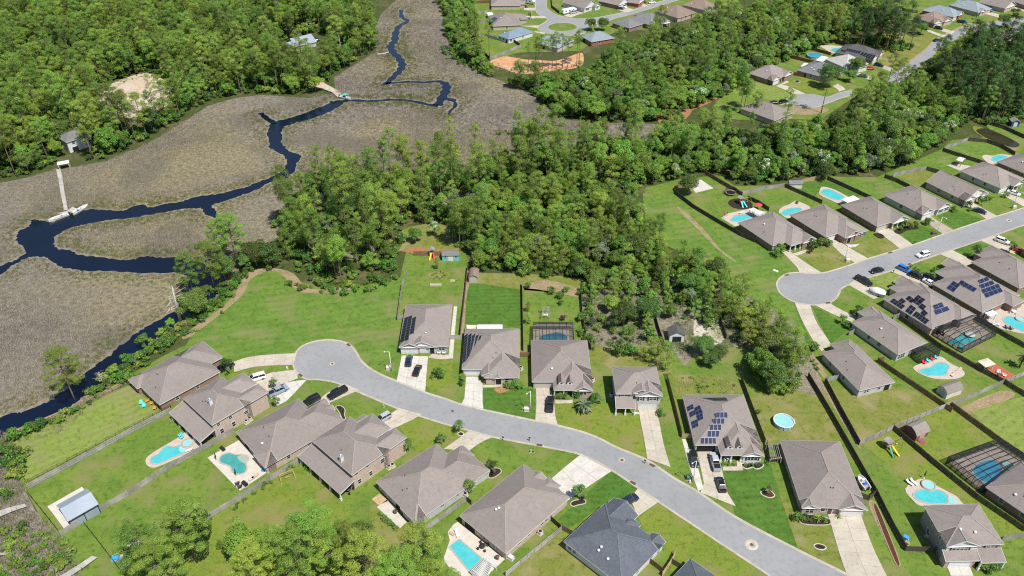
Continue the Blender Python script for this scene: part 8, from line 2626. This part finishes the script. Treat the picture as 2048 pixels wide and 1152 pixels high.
# creek-side pines and oaks
for mk, sc, lab in (('D:1240,582', .95, 'tall pine rising from the creek bend'), ('D:1370,450', 1.0, 'tallest pine of the creek bend clump'), ('D:1290,430', .8, 'slender pine left of the creek bend clump'), ('D:1120,612', .75, 'leaning pine at the edge of the creek'), ('G:437,150', .8, 'lone pine on the creek bank beside the pale green lawn')):
    pl(PINES_HI, lab, mk, sc, 'pine', 'pine_tree', 'pines by the creek')
for mk, sc, lab in (('D:1300,520', .7, 'dark oak at the creek bend'), ('D:1130,735', .75, 'grey-green oak on the creek bank'), ('D:1170,640', .55, 'silvery oak above the creek bank oak'), ('D:1560,440', .8, 'dark oak at the corner of the field'), ('D:1480,440', .75, 'bushy oak at the field edge'), ('D:1420,460', .6, 'low oak at the field edge')):
    pl(OAKS, lab, mk, sc, 'oak', 'oak_tree', 'oaks along the creek')
for mk, sc, lab in (('D:840,920', .55, 'leafy tree on the creek bank below the dead tree'), ('D:670,1090', .5, 'leafy tree on the bank beside the grey bare bush'), ('D:990,790', .4, 'small leafy tree near the dead tree')):
    pl(BROAD, lab, mk, sc, 'tree', 'broadleaf_tree', 'trees along the creek')


def snag(label, mark, h, seed, n=14, r0=.28, m_='bark_dead', L0=.28):
    rg_ = np.random.default_rng(seed)
    t = thing('dead_tree', label, 'dead tree', G(pp(mark)[0]))
    lean_ = rg_.normal(size=2)*.06*h
    mb = MB(); mb.tube([(0, 0, -.1), (lean_[0]*.4, lean_[1]*.4, h*.5), (lean_[0], lean_[1], h)], [r0, r0*.7, r0*.2], 7); mb.build('trunk', M[m_], t)
    for i in range(n):
        s_ = .3+.68*i/n
        a = i*2.4+rg_.normal()*.5
        L_ = h*L0*(1.15-s_*.6)*(.6+.7*rg_.random())
        o = Vector((lean_[0]*s_*s_, lean_[1]*s_*s_, h*s_))
        e = o+Vector((math.cos(a)*L_, math.sin(a)*L_, L_*rg_.uniform(-.1, .5)))
        k = o.lerp(e, .5)+Vector((0, 0, rg_.uniform(-.1, .25)*L_))
        mb = MB(); mb.tube([o, k, e], [r0*.36*(1.2-s_), r0*.24*(1.2-s_), .02], 5)
        f = k+Vector((rg_.normal()*.35, rg_.normal()*.35, .3))*L_*.5
        mb.tube([k, f], [r0*.2*(1.2-s_), .015], 4); mb.build('branch', M[m_], t)


snag('bleached dead tree leaning over the creek', 'D:1040,758', 15, 3, 20, .5)
snag('grey bare bush on the creek bank', 'D:595,1112', 4.2, 4, 18, .14, 'bark_dead', .5)
snag('pale dead stem beside the marsh clearing house', 'A:1975,335', 15, 5, 8, .2, 'bark_dead', .1)
snag('grey dead pine in the middle of the near wood', 'B:560,1130', 15, 6, 22, .2, 'bark_grey', .18)
snag('pale dead stem at the top left corner of the wood', 'A:125,75', 12, 7, 6, .2, 'bark_dead', .1)
snag('slim bare tree among the bottom edge pines', 'G:1640,1145', 9, 8, 10, .12, 'bark_dead', .14)


def palm(label, mark, h, rf, n=46, col='leaf_palm'):
    rg_ = np.random.default_rng(int(h*100))
    t = thing('palm_tree', label, 'palm', G(pp(mark)[0]))
    mb = MB(); mb.tube([(0, 0, 0), (0, 0, h)], [.28, .2], 8); mb.build('trunk', M['bark'], t)
    for i in range(n):
        a = 2*math.pi*i*.381966+rg_.normal()*.1
        el = R(75-150*((i+.5)/n)**1.0)
        V = []
        seg = 6
        L_ = rf*(.85+.3*rg_.random())
        p = np.array([0., 0., h]); d = el
        fr = MB()
        rows = []
        for s_ in range(seg+1):
            w_ = .26*math.sin(math.pi*(.12+.86*s_/seg))
            side = np.array([-math.sin(a), math.cos(a), 0])*w_*rf*.38
            rows.append((p-side-np.array([0, 0, w_*.25]), p.copy(), p+side-np.array([0, 0, w_*.25])))
            p = p+np.array([math.cos(a)*math.cos(d), math.sin(a)*math.cos(d), math.sin(d)])*L_/seg
            d -= .28
        vs_ = [q for r_ in rows for q in r_]
        fr.add(vs_, [(k*3+j, (k+1)*3+j, (k+1)*3+j+1, k*3+j+1) for k in range(seg) for j in range(2)])
        fr.build('frond', M[col], t)


palm('big silvery palm in front of the dormer house', 'x:1710,640', 1.6, 3.0, 60)
palm('palm at the corner of the red deck garden', 'a3:1985,735', 4.0, 2.4, 26, 'leaf_oak')
palm('small palm among the flower bed of the long brick house', 'I:825,830', .6, 1.3, 18, 'leaf_lime')
palm('tiny palm beside the garage of the long brick house', 'I:945,815', .4, 1.0, 14, 'leaf_lime')

SH = [  # kind, marks, scale, label pattern, name
    (MINI, 'k:690,1005', 1.3, 'small round shrub below the fence by the wooden swing'),
    (MINI, 'G:1765,532 1790,552 1878,632 1910,660', 1.2, 'clipped green ball along the rear porch'),
    (MINI, 'G:1560,620 1520,652 1465,680 1410,722 1370,745 1360,768 1525,632', 1.0, 'small bush in the row below the grey board fence'),
    (MINI, 'l:95,755 125,790 145,808 172,830 200,852 228,880', 1.1, 'low bush in the row beside the L-shaped patio'),
    (YOUNG, 'H:690,320 585,395 395,430', .95, 'young tree on the front lawns below the street'),
    (YOUNG, 'l:1095,385 870,560', .9, 'dark young tree beside the grey-walled house'),
    (YOUNG, 'm:365,230', 1.0, 'young tree in the bed beside the large plain house'),
    (RSHRUB, 'm:400,245', 1.0, 'red-leaved shrub in the bed beside the large plain house'),
    (YOUNG, 'k:505,90', 1.0, 'small tree in the mulched island bed'),
    (YOUNG, 'j:1405,560', 1.2, 'dark young tree beside the first driveway'),
    (YOUNG, 'k:530,300', 1.0, 'feathery young tree between the left houses'),
    (SHRUBS, 'v:682,895', 1.3, 'round dark bush on the lawn of the first solar house'),
    (SHRUBS, 'x:155,245 155,320', .9, 'bush left of the second driveway'),
    (SHRUBS, 'x:455,275 760,360 900,360 840,340 710,345', .8, 'bush in front of the stepped solar house'),
    (SHRUBS, 'x:1360,485 1400,490 1440,485 1480,485', .6, 'hedge bush along the dormer house porch'),
    (SHRUBS, 'x:1640,470 1760,440 1880,560 1850,500 1650,600', .95, 'bush beside the big palm'),
    (SHRUBS, 'w:1160,1060', .8, 'bush right of the two-storey garage'),
    (MINI, 't:1235,590 1300,580 1350,585 1420,580 1480,575', .9, 'flower bed bush below the white gable'),
    (MINI, 't:880,580 960,580 1040,580', .8, 'low hedge plant before the white porch'),
    (MINI, 'I:750,830 780,835 800,820 850,830 870,840 760,800', 1.0, 'plant in the bed of the pink brick house'),
    (SHRUBS, 'I:710,830', .9, 'bush at the corner of the long brick house'),
    (YOUNG, 'I:545,685', .7, 'tiny tree in the oval stone-edged bed'),
    (SHRUBS, 'r:950,1050 1000,1080 1060,1090 1120,1080 1160,1060 1050,1040', .8, 'dark bush before the bottom right porch'),
    (SHRUBS, 'n:720,720 760,690', 1.2, 'bush at the cul-de-sac brick house corner'),
    (RSHRUB, 'n:1150,690', 1.6, 'red-brown bush before the cul-de-sac brick house'),
    (SHRUBS, 'n:1220,610 1280,580 1340,590 1390,590 1170,620', 1.0, 'bush before the first two brick houses'),
    (SHRUBS, 's:800,500 850,480 940,470 1075,450 900,490', .8, 'bush before the porch gable house'),
    (SHRUBS, 'o:820,960 1140,790 1310,740 1350,780 1500,700 1580,660 1620,640 1800,610', .85, 'shrub on the front lawns of the right-hand street'),
    (YOUNG, 'a1:535,560 725,440', 1.0, 'young tree beside the shorter right-hand driveway'),
    (SHRUBS, 'a1:590,600 625,620 690,470', .8, 'dark bush at the screened porch house front'),
    (SHRUBS, 'a1:195,890 140,900', 1.0, 'bush at the end of the curved driveway'),
    (MINI, 'a1:120,960 165,1050 195,1100 215,1150 80,880', 1.2, 'small bush in the row along the plain hip house'),
    (YOUNG, 'a2:1400,290 1850,230', 1.1, 'young tree before the right-hand brick houses'),
    (SHRUBS, 'a2:900,470 860,560 940,580', .7, 'bush between the right-hand solar houses'),
    (MINI, 'a2:610,410 650,440 690,470 740,500 770,510', 1.0, 'small bush in the row along the stone-edged drive'),
    (YPINES, 'b7:140,560 155,790', .32, 'young conifer beside the swing garden fence'),
    (SHRUBS, 'b7:540,240 690,330 730,440 830,230 150,150', .85, 'bush in the swing garden'),
    (RSHRUB, 'b7:790,720', 1.8, 'red-leaved young tree behind the screened pool'),
    (MINI, 'b6:230,690 265,670 310,650 400,620 450,640 480,690 430,720 330,720 380,750 280,745', .7, 'small plant in the garden circle'),
    (SHRUBS, 'I:488,218', .7, 'small bush on the round pool lawn'),
    (OAKS, 'a7:1230,740', .85, 'spreading oak on the upper cul-de-sac lawn'),
    (OAKS, 'a7:1520,660 1610,560', .7, 'dark glossy tree before the pale-roofed house'),
    (TALL, 'a7:1165,1060', .75, 'tall pine at the rim of the upper cul-de-sac'),
    (PINES, 'a7:120,1060 330,1090 180,1000', .8, 'pine before the half-hidden upper house'),
    (OAKS, 'a8:1755,350', .65, 'round tree beside the far road bend'),
    (OAKS, 'a8:720,440', .65, 'round tree beside the far driveway'),
    (YOUNG, 'a8:1430,250 1900,200 1955,215', 1.1, 'young tree on the far upper right lawns'),
    (YOUNG, 'a5:775,240 640,300', 1.1, 'young tree beside the far roundabout lawn'),
    (OAKS, 'a5:1545,395 1700,395', .6, 'round tree right of the roundabout'),
    (TALL, 'a5:250,760', .95, 'lone tall pine by the far grey fence'),
    (YOUNG, 'F:845,330', .9, 'bush tree before the second brick house'),
    (BROAD, 'E:435,305', .6, 'leafy young tree above the turquoise shed yard'),
    (BLOOMS, 'E:545,265 650,300', .62, 'white flowering tree above the turquoise shed'),
    (YPINES, 'b6:325,560', .42, 'small conifer in the first solar house yard'),
    (YPINES, 'z:1296,724 1330,740 1312,716', .72, 'young pine close behind the two-storey house'),
    (OAKS, 'z:1404,712 1436,720 1420,732', .5, 'spreading oak below the white sand plot'),
    (OAKS, 'C:860,1035', .55, 'dark oak at the end of the tan fence'),
    (OAKS, 'C:80,1120', .7, 'oak shading the white concrete pad'),
    (SHRUBS, 'G:1275,985', .7, 'small bush on the lower yellow lawn'),
    (SHRUBS, 'I:560,105 640,110 700,60', 1.4, 'dense shrub at the top of the round pool lawn'),
]
for V, marks, sc, lab in SH:
    q = marks.split()
    tile = q[0].split(':')[0]
    for i, w in enumerate(q):
        mk = w if ':' in w else tile+':'+w
        big = V in (OAKS, BROAD, PINES, TALL, YPINES, BLOOMS, YOUNG)
        pl(V, lab, mk, sc*rnd.uniform(.9, 1.1), 'tree' if big else 'shrub', 'small_tree' if big else 'shrub', (lab+'s') if len(q) > 1 else None)

# tall pines standing in the orange clay
for i, mk in enumerate('a5:745,905 a5:838,890 a5:925,900 a5:1000,890 a5:1050,880 a5:1100,885 a5:1250,875 a5:1365,850 a5:1395,820 a5:880,905 a5:1180,880'.split()):
    pl(TALL, 'bare-stemmed tall pine in front of the orange clay', mk, .6+.09*(i % 3), 'pine', 'tall_pine_tree', 'tall pines in front of the orange clay')
# shrub belts: creek bank, wood edges, marsh scrub
belt = []
for txt, w_, sp in (('D:1330,560 1290,600 1200,680 1100,770 1000,830 930,900 830,980 740,1050 650,1110 560,1160', 4.5, 1.7), ('G:580,85 460,185 300,270 150,335 60,372', 1.6, 1.5), ('G:30,430 60,560 120,640', 5.0, 1.8),
                    ('z:590,570 650,580 720,576 790,562', 3.0, 2.0), ('z:480,560 520,538 560,530', 3., 2.), ('z:1170,585 1175,650 1180,700', 2.5, 2.2), ('z:890,100 930,130 985,152', 4., 2.4), ('z:1000,266 1100,268 1200,266', 3., 2.6), ('z:560,470 575,420 600,380', 3., 2.2)):
    q = smooth([G(p) for p in pp(txt)], 6)
    for i in range(len(q)-1):
        L_ = (q[i+1]-q[i]).length
        for k in range(max(1, int(1.8*L_*w_/sp/sp))):
            p = q[i].lerp(q[i+1], rnd.random()); belt.append((p.x+rnd.gauss(0, w_/2.2), p.y+rnd.gauss(0, w_/2.2), -.05))
belt = np.array(belt)
scatter('creek_shrubs', 'bright green shrubs along the creek bank and wood edges', belt, SHRUBS+LSHRUB, nrng.integers(0, 6, len(belt)), nrng.uniform(0, 6.28, len(belt)), nrng.uniform(.35, 1.2, len(belt)), 'shrubs')
sc2 = fill(GP('G', '0,860 150,870 330,930 400,960 420,1080 330,1160 100,1200 0,1200'), 1.7, nrng)
scatter('marsh_scrub', 'low brown and green scrub at the bottom left', np.c_[sc2, np.full(len(sc2), -.05)], SHRUBS[:2]+LSHRUB, nrng.integers(0, 4, len(sc2)), nrng.uniform(0, 6.28, len(sc2)), nrng.uniform(.3, .9, len(sc2)), 'scrub')
